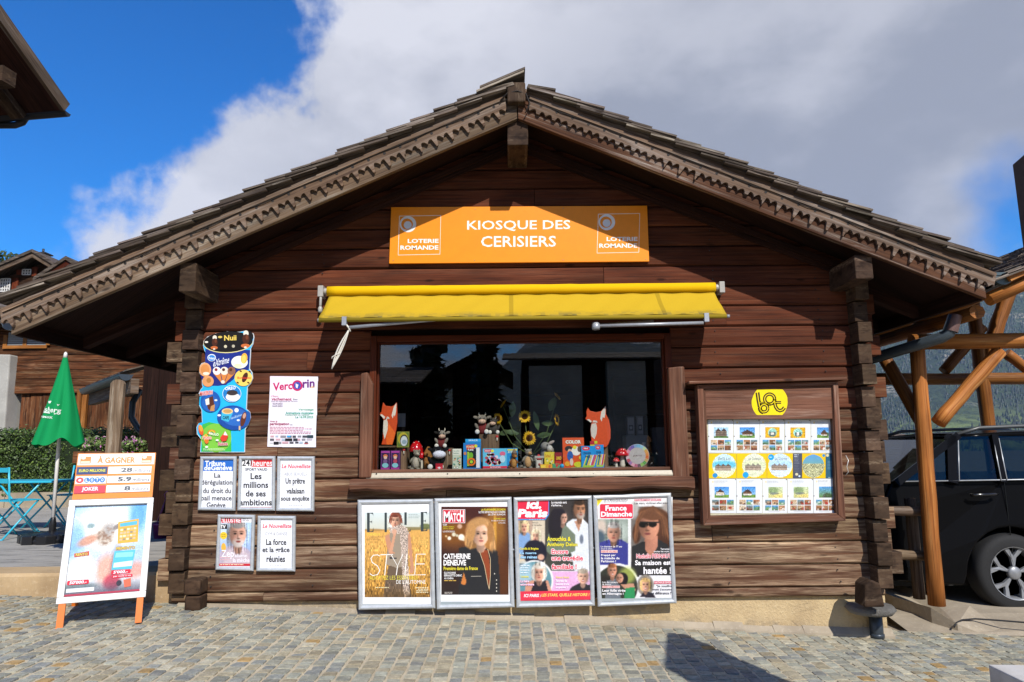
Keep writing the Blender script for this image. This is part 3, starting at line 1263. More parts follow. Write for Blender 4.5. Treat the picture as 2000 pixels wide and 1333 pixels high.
# scalloped valance boards in front of the bargeboards
def valance(sgn, xe):
    b = MB(['barge_wood', 'rubber'])
    b.tone(1.0, 1.1)
    z1 = zroof(xe) - .0
    L = math.hypot(xe - AX, z1 - AZ)
    d = Vector((xe - AX, 0, z1 - AZ)) / L
    n = Vector((-d.z * (1 if sgn > 0 else -1), 0, abs(d.x)))
    o = Vector((AX, YF - .028, AZ))
    per = 0.137
    pts = []
    s = 0.06
    N = int((L - .04) / (per / 16))
    rr = random.Random(3 if sgn < 0 else 9)
    lost = {}
    for i in range(N + 1):
        s = 0.05 + i * per / 16
        c = int(s // per)
        t = (s % per) / per
        if c not in lost:
            if sgn < 0:
                lost[c] = rr.random() < .06
            else:
                f = c * per / L
                lost[c] = not (0.30 < f < .37 or .52 < f < .67 or .74 < f < .97)
        off = 0.082 + 0.034 * abs(math.sin(2 * math.pi * t)) ** .7
        if t < .12 or t > .88:
            tt = min(t, 1 - t) / .12
            off = 0.084 - (0.0 if lost[c if t < .5 else c] else 0.042 * (1 - tt ** 3))
        elif t < .16 or t > .84:
            off = 0.104
        pts.append(o + d * s + n * off)
    top = 0.205
    poly = pts + [o + d * (L + (.01 if sgn > 0 else .02)) + n * (.10), o + d * (L + .0) + n * (top + .01), o + d * 0.02 + n * (top + .01)]
    b.prism(poly, (0, .026, 0), uvdir=d)
    # peg holes: dark discs on the face, their inner shade put in as colour
    b.mi = 1
    b.col = (.02, .015, .012)
    k = 0.14
    while k < L - .1:
        c = o + d * k + n * .158
        b.lathe((c.x, YF - .0300, c.z), [(.0115, 0), (.0115, .0035)], 10, ax=(0, 1, 0))
        k += per
    ob = b.build('valance', roof)
    # thin batten over the valance
    b = MB('barge_wood')
    b.tone(.9, 1.1)
    q = o + n * .176 + Vector((0, -.014, 0))
    b.obox(q + d * .03, d * (L - .05), Vector((0, .012, 0)), n * .016)
    b.build('batten', roof)


valance(-1, LX)
valance(1, RX)

# thin lighting cable stapled along both valances, with a loop at the ridge
b = MB('rubber')
b.col = hx('#2a2420')
for sgn, xe in ((-1, LX), (1, RX)):
    P = []
    for i in range(26):
        f = .02 + .95 * i / 25
        x = AX + (xe - AX) * f
        P.append((x, YF - .036, zroof(x) + .185 + .012 * math.sin(i * 1.9) * (i % 3 > 0)))
    b.tube(P, .0032, 5)
P = [(AX - .14, YF - .05, AZ + .13), (AX - .08, YF - .06, AZ + .19), (AX, YF - .075, AZ + .20), (AX + .07, YF - .06, AZ + .18), (AX + .10, YF - .05, AZ + .10), (AX + .06, YF - .05, AZ + .02)]
b.tube(P, .005, 6)
b.build('lighting_cable', roof)

# upper edge boards
for sgn, xe in ((-1, LX), (1, RX)):
    b = MB('barge_wood')
    b.tone(.7, .85)
    z1 = zroof(xe)
    b.prism([(AX + sgn * .01, YF - .012, AZ + .222), (xe, YF - .012, z1 + .222), (xe, YF - .012, z1 + .275), (AX + sgn * .01, YF - .012, AZ + .275)],
            (0, .05, 0), uvdir=(xe - AX, 0, z1 - AZ))
    b.build('edge_board', roof)

# ridge purlin, ridge block, eave purlins
b = MB('end_wood')
b.tone(1, 1.1)
p0, p1 = W(991, 284, -.46), W(1031, 236, -.46)
b.box(p0.x, p1.x, -.46, 4.4, p0.z, AZ + .06, 1)
b.build('ridge_purlin', roof, bevel=.008)
b = MB('end_wood')
b.tone(1.1, 1.2)
p0, p1 = W(991, 199, -.57), W(1026, 160, -.57)
b.box(p0.x, p1.x, -.57, -.40, p0.z, p1.z, 2)
b.build('ridge_block', roof, bevel=.012)
b = MB('end_wood')
p0, p1 = W(348, 570, -.45), W(384, 508, -.45)
b.tone(.9, 1)
b.box(p0.x, p1.x, -.45, 4.3, p0.z, p1.z - .02, 1)
b.build('eave_purlin', roof, bevel=.01)
b = MB('end_wood')
p0, p1 = W(1672, 545, -.45), W(1703, 498, -.45)
b.tone(.9, 1)
b.box(p0.x, p1.x, -.45, 4.3, p0.z, p1.z, 1)
b.build('eave_purlin', roof, bevel=.01)


# shingles, course over course
def shingles(sgn, xe):
    b = MB('shingle_wood')
    z1 = zroof(xe)
    L = math.hypot(xe - AX, z1 - AZ)
    d = Vector((xe - AX, 0, z1 - AZ)) / L
    n = Vector((-d.z * sgn, 0, abs(d.x)))
    o = Vector((AX, 0, AZ)) + n * .235
    expo = 0.205
    N = int(L / expo) + 1
    for c in range(N):
        s_low = L + (.03 if sgn < 0 else .0) - c * expo
        y = YF - .075
        while y < YB:
            w = random.uniform(.10, .19)
            for layer in (0, 1):
                sl = s_low + random.uniform(-.015, .015) - (0.035 if layer else 0)
                ln = .43
                s_hi = sl - ln
                if s_hi < -.02 - .06 * (sgn < 0):
                    s_hi = -.02 - .06 * (sgn < 0)
                if sl - s_hi < .05:
                    continue
                b.tone(.72, 1.3)
                th = random.uniform(.012, .018)
                low = .040 + .019 * layer + random.uniform(0, .009)
                hi = .006 + .016 * layer
                a = o + d * sl + n * low + Vector((0, y + random.uniform(-.018, .006) * (y < YF), 0))
                e = o + d * s_hi + n * hi + Vector((0, y, 0))
                b.obox(a, e - a, Vector((0, w - .005, 0)), n * th)
            y += w
    # closed ridge
    b.build('shingles', roof)


shingles(-1, LX)
shingles(1, RX)
b = MB('shingle_wood')
z1 = zroof(LX)
d = Vector((LX - AX, 0, z1 - AZ)).normalized()
n = Vector((d.z * -1 * -1, 0, abs(d.x)))
y = YF - .1
while y < YB:
    w = random.uniform(.12, .2)
    for layer in (0, 1):
        b.tone(.8, 1.25)
        a = Vector((AX, y, AZ)) + Vector((0, 0, .325 + layer * .024)) + d * (.36 - .03 * layer)
        b.obox(a, -d * (.42 - .02 * layer), Vector((0, w - .005, 0)), Vector((0, 0, .018)))
    y += w
b.build('ridge_shingles', roof)

# eave gutter on the left
b = MB('metal')
b.col = hx('#59626a')
def gutter(b, p, q, r, n=10, open_up=True):
    p, q = Vector(p), Vector(q)
    d = (q - p).normalized()
    s = d.cross(Vector((0, 0, 1))).normalized()
    base = len(b.V)
    for rad in (r, r - .004):
        for e in (p, q):
            for k in range(n + 1):
                an = math.pi + math.pi * k / n
                b.v(e + s * math.cos(an) * rad + Vector((0, 0, math.sin(an) * rad)))
    m_ = n + 1
    for k in range(n):
        b.f((base + k, base + k + 1, base + m_ + k + 1, base + m_ + k))
        b.f((base + 2 * m_ + k + 1, base + 2 * m_ + k, base + 3 * m_ + k, base + 3 * m_ + k + 1))
    b.f([base + k for k in range(n + 1)][::-1])
    b.f([base + m_ + k for k in range(n + 1)])
    for e0 in (p + s * r, p - s * r):
        b.tube([e0, e0 + (q - p)], .007, 6)
gutter(b, (LX - .07, YF + .06, zroof(LX) + .10), (LX - .07, YB, zroof(LX) + .085), .052)
b.build('gutter', roof)

# ---------------- window
win = MB('frame_wood')
FY0, FY1 = -.012, .075
win.tone(.85, 1)
win.box(WX0, WX0 + .055, FY0, FY1, WZ0, WZ1, 2)
win.box(WX1 - .055, WX1, FY0, FY1, WZ0, WZ1, 2)
win.box(WX0 + .056, WX1 - .056, FY0, FY1, WZ1 - .05, WZ1, 0)
win.box(WX0 + .056, WX1 - .056, FY0, FY1, WZ0, WZ0 + .03, 0)
win.tone(.7, .8)
for a, c in ((WX0 + .056, WX0 + .072), (WX1 - .072, WX1 - .056)):
    win.box(a, c, .02, FY1, WZ0 + .031, WZ1 - .051, 2)
win.box(WX0 + .073, WX1 - .073, .02, FY1, WZ1 - .066, WZ1 - .051, 0)
win = win.build('shop_window', kiosk, bevel=.004)
gl = MB('glass')
GX0, GX1, GZ0, GZ1 = WX0 + .06, WX1 - .06, WZ0 + .03, WZ1 - .055
gl.pts([(GX0, .052, GZ0), (GX1, .052, GZ0), (GX1, .052, GZ1), (GX0, .052, GZ1)])
gl.build('pane', win)
b = MB(['paint', 'rubber'])
b.col = hx('#b9ae98')
za, zb_ = W(1000, 932, -.05).z, W(1000, 922, -.05).z
b.prism([(WX0 - .0, -.06, za), (WX0 - .0, -.06, za + .012), (WX0, -.045, zb_), (WX0, -.0125, zb_), (WX0, -.0125, za)], (WX1 - WX0 - .03, 0, 0))
b.mi = 1
b.col = (.03, .03, .03)
for px in (735, 874, 1015, 1159):
    p = W(px, 926, -.055)
    b.lathe((p.x, -.056, p.z), [(.006, 0), (.006, .006)], 8, ax=(0, 1, 0))
b.build('sill_strip', win)
b = MB('cabinet_wood')
b.box(WX0 + .02, WX1 - .06, -.045, -.013, zb_ + .002, WZ0 + .045, 0)
b.build('sill_board', win, bevel=.004)

# rough log ledge under the window
b = MB('cabinet_wood')
b.tone(.85, .9)
pl, pr = W(683, 945, -.11), W(1357, 945, -.11)
z_t, z_b = W(1000, 934, -.11).z, W(1000, 960, -.11).z
n = 40
rows = []
for i in range(n + 1):
    x = pl.x + (pr.x - pl.x) * i / n
    w1 = .006 * math.sin(i * .9) + random.uniform(-.004, .004)
    w2 = .012 * math.sin(i * .55 + 1) + random.uniform(-.005, .005)
    y = -.115 + .006 * math.sin(i * .7)
    rows.append([(x, 0.0, z_t + w1), (x, y + .02, z_t + w1), (x, y, z_t - .02), (x, y - .004, (z_t + z_b) / 2), (x, y, z_b + .02 + w2), (x, y + .03, z_b + w2), (x, 0, z_b + w2)])
base = len(b.V)
for r_ in rows:
    for p in r_:
        b.v(p)
u0 = 3.3
for i in range(n):
    for j in range(6):
        a = base + i * 7 + j
        va, vb = j * .035, (j + 1) * .035
        ua, ub = u0 + rows[i][0][0], u0 + rows[i + 1][0][0]
        b.f((a, a + 7, a + 8, a + 1), [(ua, va), (ub, va), (ub, vb), (ua, vb)])
b.f([base + j for j in range(7)])
b.f([base + n * 7 + j for j in range(7)][::-1])
b.build('window_ledge', kiosk)

# thick upright planks beside the window
for (xa, xb, yt, ybm, sl) in ((700, 729, 727, 931, 1), (1315, 1337, 716, 932, 0)):
    b = MB('cabinet_wood')
    b.tone(.95, 1.05)
    p0, p1 = W(xa, ybm, -.07), W(xb, yt, -.07)
    zt, zl = p1.z, W(xa, 934, -.07).z
    pl_ = [(p0.x, -.07, zl), (p1.x, -.07, zl), (p1.x, -.07, zt - (.10 if sl else 0)), (p1.x - .05, -.07, zt), (p0.x, -.07, zt - .01)]
    b.prism(pl_, (0, .067, 0), uvdir=(0, 0, 1))
    b.build('window_post', kiosk, bevel=.01)

# display shelf behind the glass
SZ = W(1000, 916, .18).z
b = MB('stump_wood')
b.box(WX0 + .03, WX1 - .03, .10, 1.1, SZ - .03, SZ - .001, 0)
b.build('display_shelf', kiosk)

# ================================================================== SIGNS AND POSTERS ON THE FRONT WALL
def wall_surf(y):
    return lambda px, py, e: W(px, py, y - e)


def slab(mb, corners, y, thick, col=None):
    """flat plate: four reference corners on the plane y, thickness towards the wall"""
    if col:
        mb.col = col
    mb.prism([W(px, py, y) for px, py in corners], (0, thick, 0))


# ---- orange name sign
YS = -.030
sign = thing('name_sign', 'long orange sign with white shop name lettering under the gable', 'sign', W(1013, 460, 0))
b = MB('print')
slab(b, [(764, 405), (1264, 402), (1268, 511), (760, 515)], YS, .022, (.88, .27, 0.0))
panel = b.build('panel', sign, bevel=.002)
p = Print('print', (600, 380, 1450, 760), (2000, 894), wall_surf(YS))
wh = '#f4f0ea'
p.text('KIOSQUE DES', 735, 121, 1209, 170, wh, .012, tilt=-.006)
p.text('CERISIERS', 799, 192, 1143, 242, wh, .012, tilt=-.004)
p.build('lettering', sign)
for ox, oy in ((0, 0), (914, -9)):
    p = Print('print', (600, 380, 1450, 760), (2000, 894), wall_surf(YS))
    p.stroke([(424 + ox, 100 + oy), (614 + ox, 97 + oy), (610 + ox, 275 + oy), (418 + ox, 279 + oy), (424 + ox, 100 + oy)], 3, '#f1e4d4')
    p.ell(463 + ox, 137 + oy, 38, 37, '#e9e6e3')
    p.ell(459 + ox, 137 + oy, 27, 26, (.88, .27, 0.0))
    p.ell(462 + ox, 141 + oy, 18, 18, '#dcdcdf')
    p.text('LOTERIE', 462 + ox, 205 + oy, 604 + ox, 224 + oy, wh, .03, tilt=-.004)
    p.text('ROMANDE', 428 + ox, 235 + oy, 603 + ox, 255 + oy, wh, .03, tilt=-.004)
    p.build('emblem', sign)
b = MB('metal')
b.col = (.3, .22, .15)
for px, py in ((928, 409), (1100, 407), (927, 509), (1100, 508), (768, 509), (1262, 507)):
    q = W(px, py, YS - .003)
    b.lathe(q, [(.004, 0), (.004, .003)], 8, ax=(0, 1, 0))
b.build('screws', sign)

# ---- awning
aw = thing('awning', 'half rolled yellow awning with mouldy hem above the shop window', 'awning', W(1015, 580, 0))
rz = W(1015, 566, -.08).z
ax0, ax1 = W(640, 566, -.08).x, W(1396, 560, -.08).x
b = MB('cloth')
b.col = hx('#deb000')
b.tube([(ax0 + (ax1 - ax0) * i / 40, -.08, rz) for i in range(41)], [.043 + random.uniform(-.0015, .0015) for i in range(41)], 16)
b.build('roller', aw)
b = MB('plastic')
b.col = hx('#a7a39b')
for xa, s in ((ax0, -1), (ax1, 1)):
    b.tube([(xa + s * .002, -.08, rz), (xa + s * .03, -.08, rz)], .028, 12)
    b.box(min(xa + s * .03, xa + s * .075), max(xa + s * .03, xa + s * .075), -.115, -.003, rz - .05, rz + .045)
b.tube([(ax0 - .05, -.10, rz - .04), (ax0 - .05, -.105, rz - .13)], .012, 8)
b.lathe((ax0 - .05, -.105, rz - .17), [(.0, -.02), (.018, -.01), (.02, .02), (.01, .04)], 10)
b.build('bracket', aw, bevel=.004)
fy = -.37
fz = W(1020, 622, fy).z
fx0, fx1 = W(622, 628, fy).x, W(1419, 612, fy).x
b = MB('cloth')
NX, NY = 90, 16
gr = []
for j in range(NY + 1):
    v = j / NY
    row = []
    for i in range(NX + 1):
        u = i / NX
        xs = (ax0 + .02) * (1 - v) + fx0 * v
        xe = (ax1 - .012) * (1 - v) + fx1 * v
        wob = .004 * math.sin(u * 31 + v * 3) * math.sin(v * 3.14) + .003 * math.sin(u * 90 + v * 9)
        sagg = -.012 * math.sin(math.pi * v)
        row.append(b.v((xs + (xe - xs) * u, -.105 + (fy + .105) * v, rz - .050 + (fz + .02 - rz + .050) * v + sagg + wob)))
    gr.append(row)
nzv = rng.random((NY, NX))
for j in range(NY):
    for i in range(NX):
        c = np.array(hx('#bf9d20'))
        if j >= NY - 4:
            k = (j - NY + 5) / 5
            d = (.28 + .34 * (nzv[j, i] > .55) + .35 * (math.sin(i * .43) * math.sin(i * .17 + 2) > .45)) * k
            c = c * (1 - d) + np.array(hx('#5d5a3a')) * d
        if i in (42, 76):
            c = c * .72
        b.f((gr[j][i], gr[j + 1][i], gr[j + 1][i + 1], gr[j][i + 1]), None, tuple(c))
b.sm = True
ob = b.build('canopy', aw)
for pl_ in ob.data.polygons:
    pl_.use_smooth = True
so = ob.modifiers.new('cloth', 'SOLIDIFY')
so.thickness = .0015
b = MB(['cloth', 'plastic'])
b.col = hx('#8f7a1e')
b.tube([(fx0 + .003, fy, fz), (fx1 - .003, fy, fz)], .0175, 12)
b.mi = 1
b.col = hx('#8f9094')
b.tube([(fx0 - .004, fy, fz), (fx0 + .002, fy, fz)], .016, 10)
b.tube([(fx1 - .002, fy, fz), (fx1 + .022, fy, fz)], .014, 10)
b.build('front_bar', aw)
# folding arms
def clip(b, px, py):
    q = W(px, py, fy)
    b.box(q.x - .018, q.x + .018, fy - .022, fy + .022, fz - .045, fz + .024)
b = MB('metal')
b.col = hx('#a9abb0')
clip(b, 1379, 620)
e = W(1164, 637, -.33)
b.tube([W(1374, 631, -.365), e], .0135, 12)
b.tube([e, W(1275, 628, -.06)], .016, 12)
b.lathe(e - Vector((0, 0, .03)), [(.03, 0), (.034, .02), (.03, .055)], 12)
b.build('folding_arm', aw)
b = MB('metal')
b.col = hx('#a9abb0')
clip(b, 673, 635)
e = W(905, 620, -.30)
b.tube([W(682, 640, -.365), e], .0135, 12)
b.tube([e, W(800, 612, -.06)], .016, 12)
b.build('folding_arm', aw)
cord = MB('cloth')
cord.col = hx('#d9d3c6')
for s in range(7):
    o = (random.uniform(-.008, .008), random.uniform(-.008, .008))
    P = []
    for i in range(9):
        t = i / 8
        q = W(682 - 34 * t - 4 * math.sin(3.1 * t) * (1 if s % 2 else -.4), 643 + 78 * t, -.365)
        spread = math.sin(math.pi * min(1, t * 1.05)) * 1.0
        P.append(q + Vector((o[0] * spread * 1.3, o[1] * spread, random.uniform(-.002, .002))))
    cord.tube(P, .0038, 6)
q = W(664, 690, -.37)
cord.tube([q, q + Vector((-.03, 0, -.012)), q + Vector((-.06, 0, -.03)), q + Vector((-.063, 0, -.045))], .004, 6)
cord.tube([W(674, 632, -.37), W(681, 640, -.37), W(684, 648, -.37)], .007, 8)
tag(cord.build('tie_cord'), 'looped white cord hanging from the left arm of the yellow awning', 'cord')

# ---- die-cut ice cream board
YI = -.022
ice = thing('ice_cream_board', 'tall die-cut ice cream price board with blue, black and green fields', 'price board', W(440, 770, 0))


def RG(*a):
    return a


rg, sz = (380, 640, 510, 890), (693, 1333)
base_out = [(112, 262), (100, 235), (88, 190), (95, 140), (135, 95), (220, 62), (340, 42), (470, 46), (520, 35), (570, 38), (610, 62), (620, 100),
            (608, 175), (585, 225), (582, 300), (572, 430), (600, 470), (606, 530), (585, 585), (552, 620), (540, 850), (575, 880), (582, 940),
            (560, 1010), (528, 1060), (522, 1300), (58, 1300), (68, 1165), (25, 1110), (20, 1040), (40, 1000), (78, 990), (72, 860), (40, 800),
            (30, 720), (60, 650), (85, 620), (78, 600), (75, 520), (48, 470), (48, 410), (75, 372), (112, 362)]
b = MB('paint')
pp = Print('print', rg, sz, wall_surf(YI))
b.col = hx('#e6e6e6')
front = [pp.surf(rg[0] + x * 130 / sz[0], rg[1] + y * 250 / sz[1], 0) for x, y in base_out]
b.prism(front, (0, .014, 0))
b.build('board', ice)
p = Print('print', rg, sz, wall_surf(YI))
inner = [(298 + (x - 298) * .985, 670 + (y - 670) * .994) for x, y in base_out]
p.poly(inner, '#25b4e8')
p.poly([(112, 225), (580, 235), (566, 440), (440, 470), (330, 600), (180, 610), (110, 520)], '#1c2f86')
p.ell(250, 480, 190, 128, '#232a7c', rot=-8)
p.poly([(70, 1295), (80, 1010), (150, 985), (380, 1030), (385, 1295)], '#3fb54a')
p.ell(225, 1150, 160, 150, '#7cc242')
p.ell(350, 155, 258, 112, '#e8dc96', rot=-3)
p.ell(350, 150, 256, 108, '#171311', rot=-3)
p.ell(565, 95, 48, 58, '#171311')
p.text('Nuii', 308, 82, 436, 138, '#e9c95c', .03, tilt=-.03)
for cx, cy, s in ((210, 150, .85), (535, 115, 1.05)):
    p.ell(cx, cy - 50 * s, 26 * s, 30 * s, '#e9dfcf')
    p.ell(cx, cy + 5 * s, 36 * s, 48 * s, '#4a2415')
    p.ell(cx + 10, cy - 12 * s, 14 * s, 24 * s, '#6e3a22')
    p.ell(cx - 6, cy + 72 * s, 44 * s, 20 * s, '#c96a35')
    p.ell(cx - 6, cy + 88 * s, 14 * s, 10 * s, '#e6d8c5')
p.ell(322, 198, 16, 16, '#cfc6a8')
p.ell(404, 195, 16, 16, '#b8b09a')
p.ell(124, 152, 18, 10, '#efe9da')
p.ell(266, 100, 22, 12, '#d9bd5f')
p.ell(178, 315, 44, 38, '#e9eef5')
p.ell(178, 318, 38, 31, '#2f86d6')
p.text('Frisco', 148, 306, 216, 334, '#f2f4f8', .03)
p.ell(468, 362, 86, 66, '#f1efe2')
p.ell(516, 322, 34, 55, '#f0b23c', rot=8)
p.ell(512, 330, 22, 44, '#f6cd64', rot=8)
p.ell(452, 400, 40, 22, '#dfe5b8')
p.text('eXtrême', 190, 340, 355, 412, '#e9edf6', .01, shear=.2, tilt=-.25)
for cx, cc, tt in ((232, '#e8e6e6', -16), (310, '#e9dfce', 0), (385, '#8d5f4a', 16)):
    p.poly([(cx - 36, 478), (cx + 36, 478), (300 + tt * .6, 590)], '#d9853e')
    p.ell(cx, 452, 42, 42, cc)
    p.ell(cx - 8, 440, 16, 16, '#8a2a2a' if tt < 0 else '#5a3018')
p.ell(295, 568, 20, 18, '#e9dccc')
p.ell(110, 440, 62, 72, '#e5a671')
p.ell(110, 440, 46, 56, '#d68c4c')
p.ell(120, 480, 34, 16, '#f1e2cc')
p.ell(140, 560, 60, 58, '#dd9a62')
p.ell(148, 552, 24, 26, '#b57a3b')
p.ell(508, 525, 92, 86, '#f1cf63')
p.ell(524, 520, 26, 55, '#4a2314', rot=22)
p.text('Bombastic', 446, 512, 588, 536, '#d43a2a', .02)
for x, y in ((450, 575), (480, 455), (560, 575), (575, 460)):
    p.ell(x, y, 14, 8, '#5a2d18', rot=30)
p.ell(388, 690, 98, 88, '#dff1fb')
p.ell(388, 690, 93, 83, '#1d7cc4')
p.ell(400, 725, 75, 42, '#e8eef2')
p.ell(392, 688, 58, 32, '#31292a')
p.ell(392, 702, 56, 26, '#e6e2db')
p.ell(392, 680, 56, 28, '#3c3435')
p.text('OREO', 318, 622, 428, 655, '#f4f6f8', .03, tilt=-.1)
p.ell(165, 770, 104, 112, '#1c57a8')
p.ell(165, 790, 85, 85, '#2463b4')
p.text('MAXIBON', 56, 668, 186, 712, '#d8372e', .03, tilt=-.12, halo='#efe6e0')
p.poly([(112, 745), (192, 712), (212, 850), (180, 875), (140, 850)], '#5b2f1e')
p.poly([(110, 750), (150, 735), (155, 800), (120, 810)], '#e9e1d4')
p.poly([(170, 820), (212, 800), (205, 870), (160, 872)], '#c28d57')
p.ell(222, 758, 16, 10, '#dfeaf4')
p.ell(405, 940, 172, 128, '#1b4b9c', rot=6)
p.ell(420, 930, 140, 95, '#2d68b8', rot=6)
p.poly([(282, 870), (400, 890), (352, 985), (278, 960)], '#3fb3d6')
p.ell(342, 872, 58, 30, '#e7c98f')
p.ell(342, 872, 44, 20, '#c79a5c')
p.text('CAFE', 292, 920, 358, 955, '#151515', .03, tilt=.06)
p.text('Vanillissimo', 372, 935, 490, 962, '#bfe0f2', .0, shear=.2, tilt=-.35)
p.ell(437, 862, 22, 22, '#eef2f6')
p.ell(256, 915, 18, 11, '#e9eff6')
p.ell(455, 966, 16, 10, '#e9eff6')
p.ell(545, 950, 34, 80, '#23559f', rot=12)
p.ell(508, 955, 27, 78, '#5f3020', rot=14)
p.ell(518, 920, 16, 30, '#c99a86', rot=14)
p.rect(460, 1025, 478, 1068, '#d8b98c')
p.ell(66, 1068, 24, 55, '#e2592c', rot=-14)
p.ell(66, 1050, 18, 36, '#f0a23a', rot=-14)
p.ell(122, 1160, 24, 52, '#f0a834', rot=-6)
p.ell(126, 1185, 20, 26, '#e2702e')
p.arc(178, 1108, 40, 180, 340, 9, '#e0762c', up=False)
p.arc(178, 1108, 30, 180, 340, 9, '#f2d23c')
p.text('PIRULO', 150, 1090, 250, 1118, '#f0f2e0', .03, tilt=.12)
p.text('Fruttis', 84, 1128, 178, 1165, '#d8413a', .02, halo='#f4f4e8', hw=2)
p.poly([(318, 1080), (350, 1130), (330, 1180), (285, 1188), (265, 1150)], '#d8402c')
p.poly([(318, 1080), (345, 1125), (300, 1120)], '#f0ede6')
p.text('Rakete', 246, 1192, 345, 1230, '#c2386a', .03, tilt=-.02, halo='#eaf2d8', hw=2)
p.ell(236, 1174, 16, 10, '#f0f4ea')
p.ell(126, 1244, 16, 10, '#f0f4ea')
p.lines(90, 1262, 360, 2, 12, 4, '#e4f0d8')
p.build('printing', ice)

# ---- event poster
YP = -.016
pos = thing('event_poster', 'white paper event poster with purple and green lettering beside the ice cream board', 'poster', W(570, 805, 0))
b = MB('print')
slab(b, [(528, 735), (621, 736), (616, 874), (522, 873)], YP, .002, hx('#e8e3ea'))
b.build('paper', pos)
p = Print('print', (370, 630, 700, 1200), (772, 1333), wall_surf(YP))
I = Img(368, 247, 588, 570, 44, 60, '#ece4ee', '#e8e6ee')
I.ell(420, 300, 90, 60, '#efd7e6', .9, al=.5)
I.ell(560, 420, 80, 90, '#dfe6ea', .9, al=.6)
I.ell(390, 500, 60, 60, '#f0dfe0', .9, al=.6)
I.cut = I.pm([(370, 249), (586, 250), (576, 568), (357, 567)]) > 0
p.img(I)
p.text('Verc', 381, 277, 470, 314, '#c22362', .03, tilt=-.09)
p.ell(493, 289, 24, 25, '#c22362')
p.ell(493, 289, 16, 17, '#3c4fa8')
p.poly([(485, 279), (498, 285), (493, 302), (486, 297)], '#e8e4ee')
p.text('rin', 517, 262, 572, 300, '#6a2a7c', .03, tilt=-.06)
p.text('ART', 552, 292, 572, 301, '#e0a94a', .02)
p.text("L'Expo", 373, 334, 405, 343, '#b8406a', .01)
p.text('vachement', 375, 343, 467, 357, '#a8325e', .03, tilt=.01)
p.text('Bien', 474, 348, 494, 356, '#5a5a68', .01)
p.text('Dans les restaurants de Vercorin', 374, 358, 494, 364, '#6a5a78', .01)
p.text('02.09.2023', 380, 368, 425, 376, '#5a4a68', .02)
p.text('24.09.2023', 379, 379, 425, 387, '#5a4a68', .02)
p.text('Vernissage', 498, 394, 567, 405, '#5aa57c', .02)
p.text('Animations musicales', 439, 408, 567, 420, '#3fa088', .03)
p.text('Restaurant au centre', 438, 420, 545, 426, '#5aa57c', .01)
p.text('Le 16.09.2023', 484, 427, 565, 438, '#46a07e', .02)
p.text('Avec la', 368, 448, 402, 456, '#a03a66', .02)
p.text('participation', 367, 458, 456, 473, '#9a2f5c', .03)
p.text('de', 460, 464, 471, 470, '#6a5a68', .01)
for k in range(5):
    p.lines(367, 477 + k * 7, 566, 1, 7, 3.2, '#c98aa0', seed=k, tilt=.004)
rr = random.Random(4)
for j in range(3):
    x = 370 - j * 2
    while x < 545:
        w = rr.uniform(12, 30)
        p.rect(x, 517 + j * 14, x + w, 524 + j * 14 + rr.uniform(0, 3), rr.choice(['#b8b0b8', '#8a8890', '#5a5860', '#c9a0a8', '#a8b8c8', '#d8d4d8', '#4a4850']), up=False)
        x += w + rr.uniform(3, 10)
p.layer += 1
p.rect(445, 517, 462, 525, '#3a9ad0')
p.rect(538, 515, 566, 528, '#2e3f48')
p.rect(437, 530, 470, 542, '#1f1f24')
p.rect(474, 530, 494, 542, '#31343c')
p.rect(385, 545, 407, 558, '#1f1c24')
p.text('metro', 524, 550, 544, 556, '#c03a3a', .02)
p.build('printing', pos)


# ---- snap frames
def snap_frame(name, label, corners, cat, group, wd, paper, y=-.034):
    """aluminium clip frame; corners in order TL, TR, BR, BL"""
    t = thing(name, label, cat, W(*[sum(c[i] for c in corners) / 4 for i in (0, 1)], 0), group)
    C = [W(px, py, y) for px, py in corners]
    cen = sum(C, Vector()) / 4
    inn = []
    for i in range(4):
        a = (C[(i + 1) % 4] - C[i]).normalized()
        c = (C[(i - 1) % 4] - C[i]).normalized()
        inn.append(C[i] + (a + c) * wd)
    b = MB('metal')
    b.col = hx('#c3c7ca')
    for i in range(4):
        j = (i + 1) % 4
        o0_, o1_, i0, i1 = C[i], C[j], inn[i], inn[j]
        prof = [(0.0, .022), (.0, .006), (.18, -.001), (.5, -.004), (.82, -.001), (1.0, .006), (1.0, .022)]
        base = len(b.V)
        for e0, e1 in ((o0_, i0), (o1_, i1)):
            for f, dy in prof:
                b.v(e0 + (e1 - e0) * f + Vector((0, dy, 0)))
        m_ = len(prof)
        for k in range(m_ - 1):
            b.f((base + k, base + k + 1, base + m_ + k + 1, base + m_ + k))
    b.build('frame', t)
    b = MB('print')
    b.col = hx(paper)
    b.prism([q + Vector((0, .014, 0)) for q in inn], (0, .006, 0))
    b.build('backing', t)
    return t, wall_surf(y + .0135)


NG = 'newspaper bill frames on the wall'
Z2 = ((370, 630, 700, 1200), (772, 1333))


def bill(label, corners, draw, paper='#e9eaee'):
    t, sf = snap_frame('bill_frame', label, corners, 'poster frame', NG, .027, paper)
    p = Print('print', Z2[0], Z2[1], sf)
    q = [((a - 370) * 772 / 330, (c - 630) * 1333 / 570) for a, c in corners]
    mx_, my_ = sum(a for a, c in q) / 4, sum(c for a, c in q) / 4
    p.poly([(mx_ + (a - mx_) * .86, my_ + (c - my_) * .90) for a, c in q], paper)
    draw(p)
    p.build('bill_sheet', t)


def z2(x, y):
    return 370 + x * 330 / 772, 630 + y * 570 / 1333


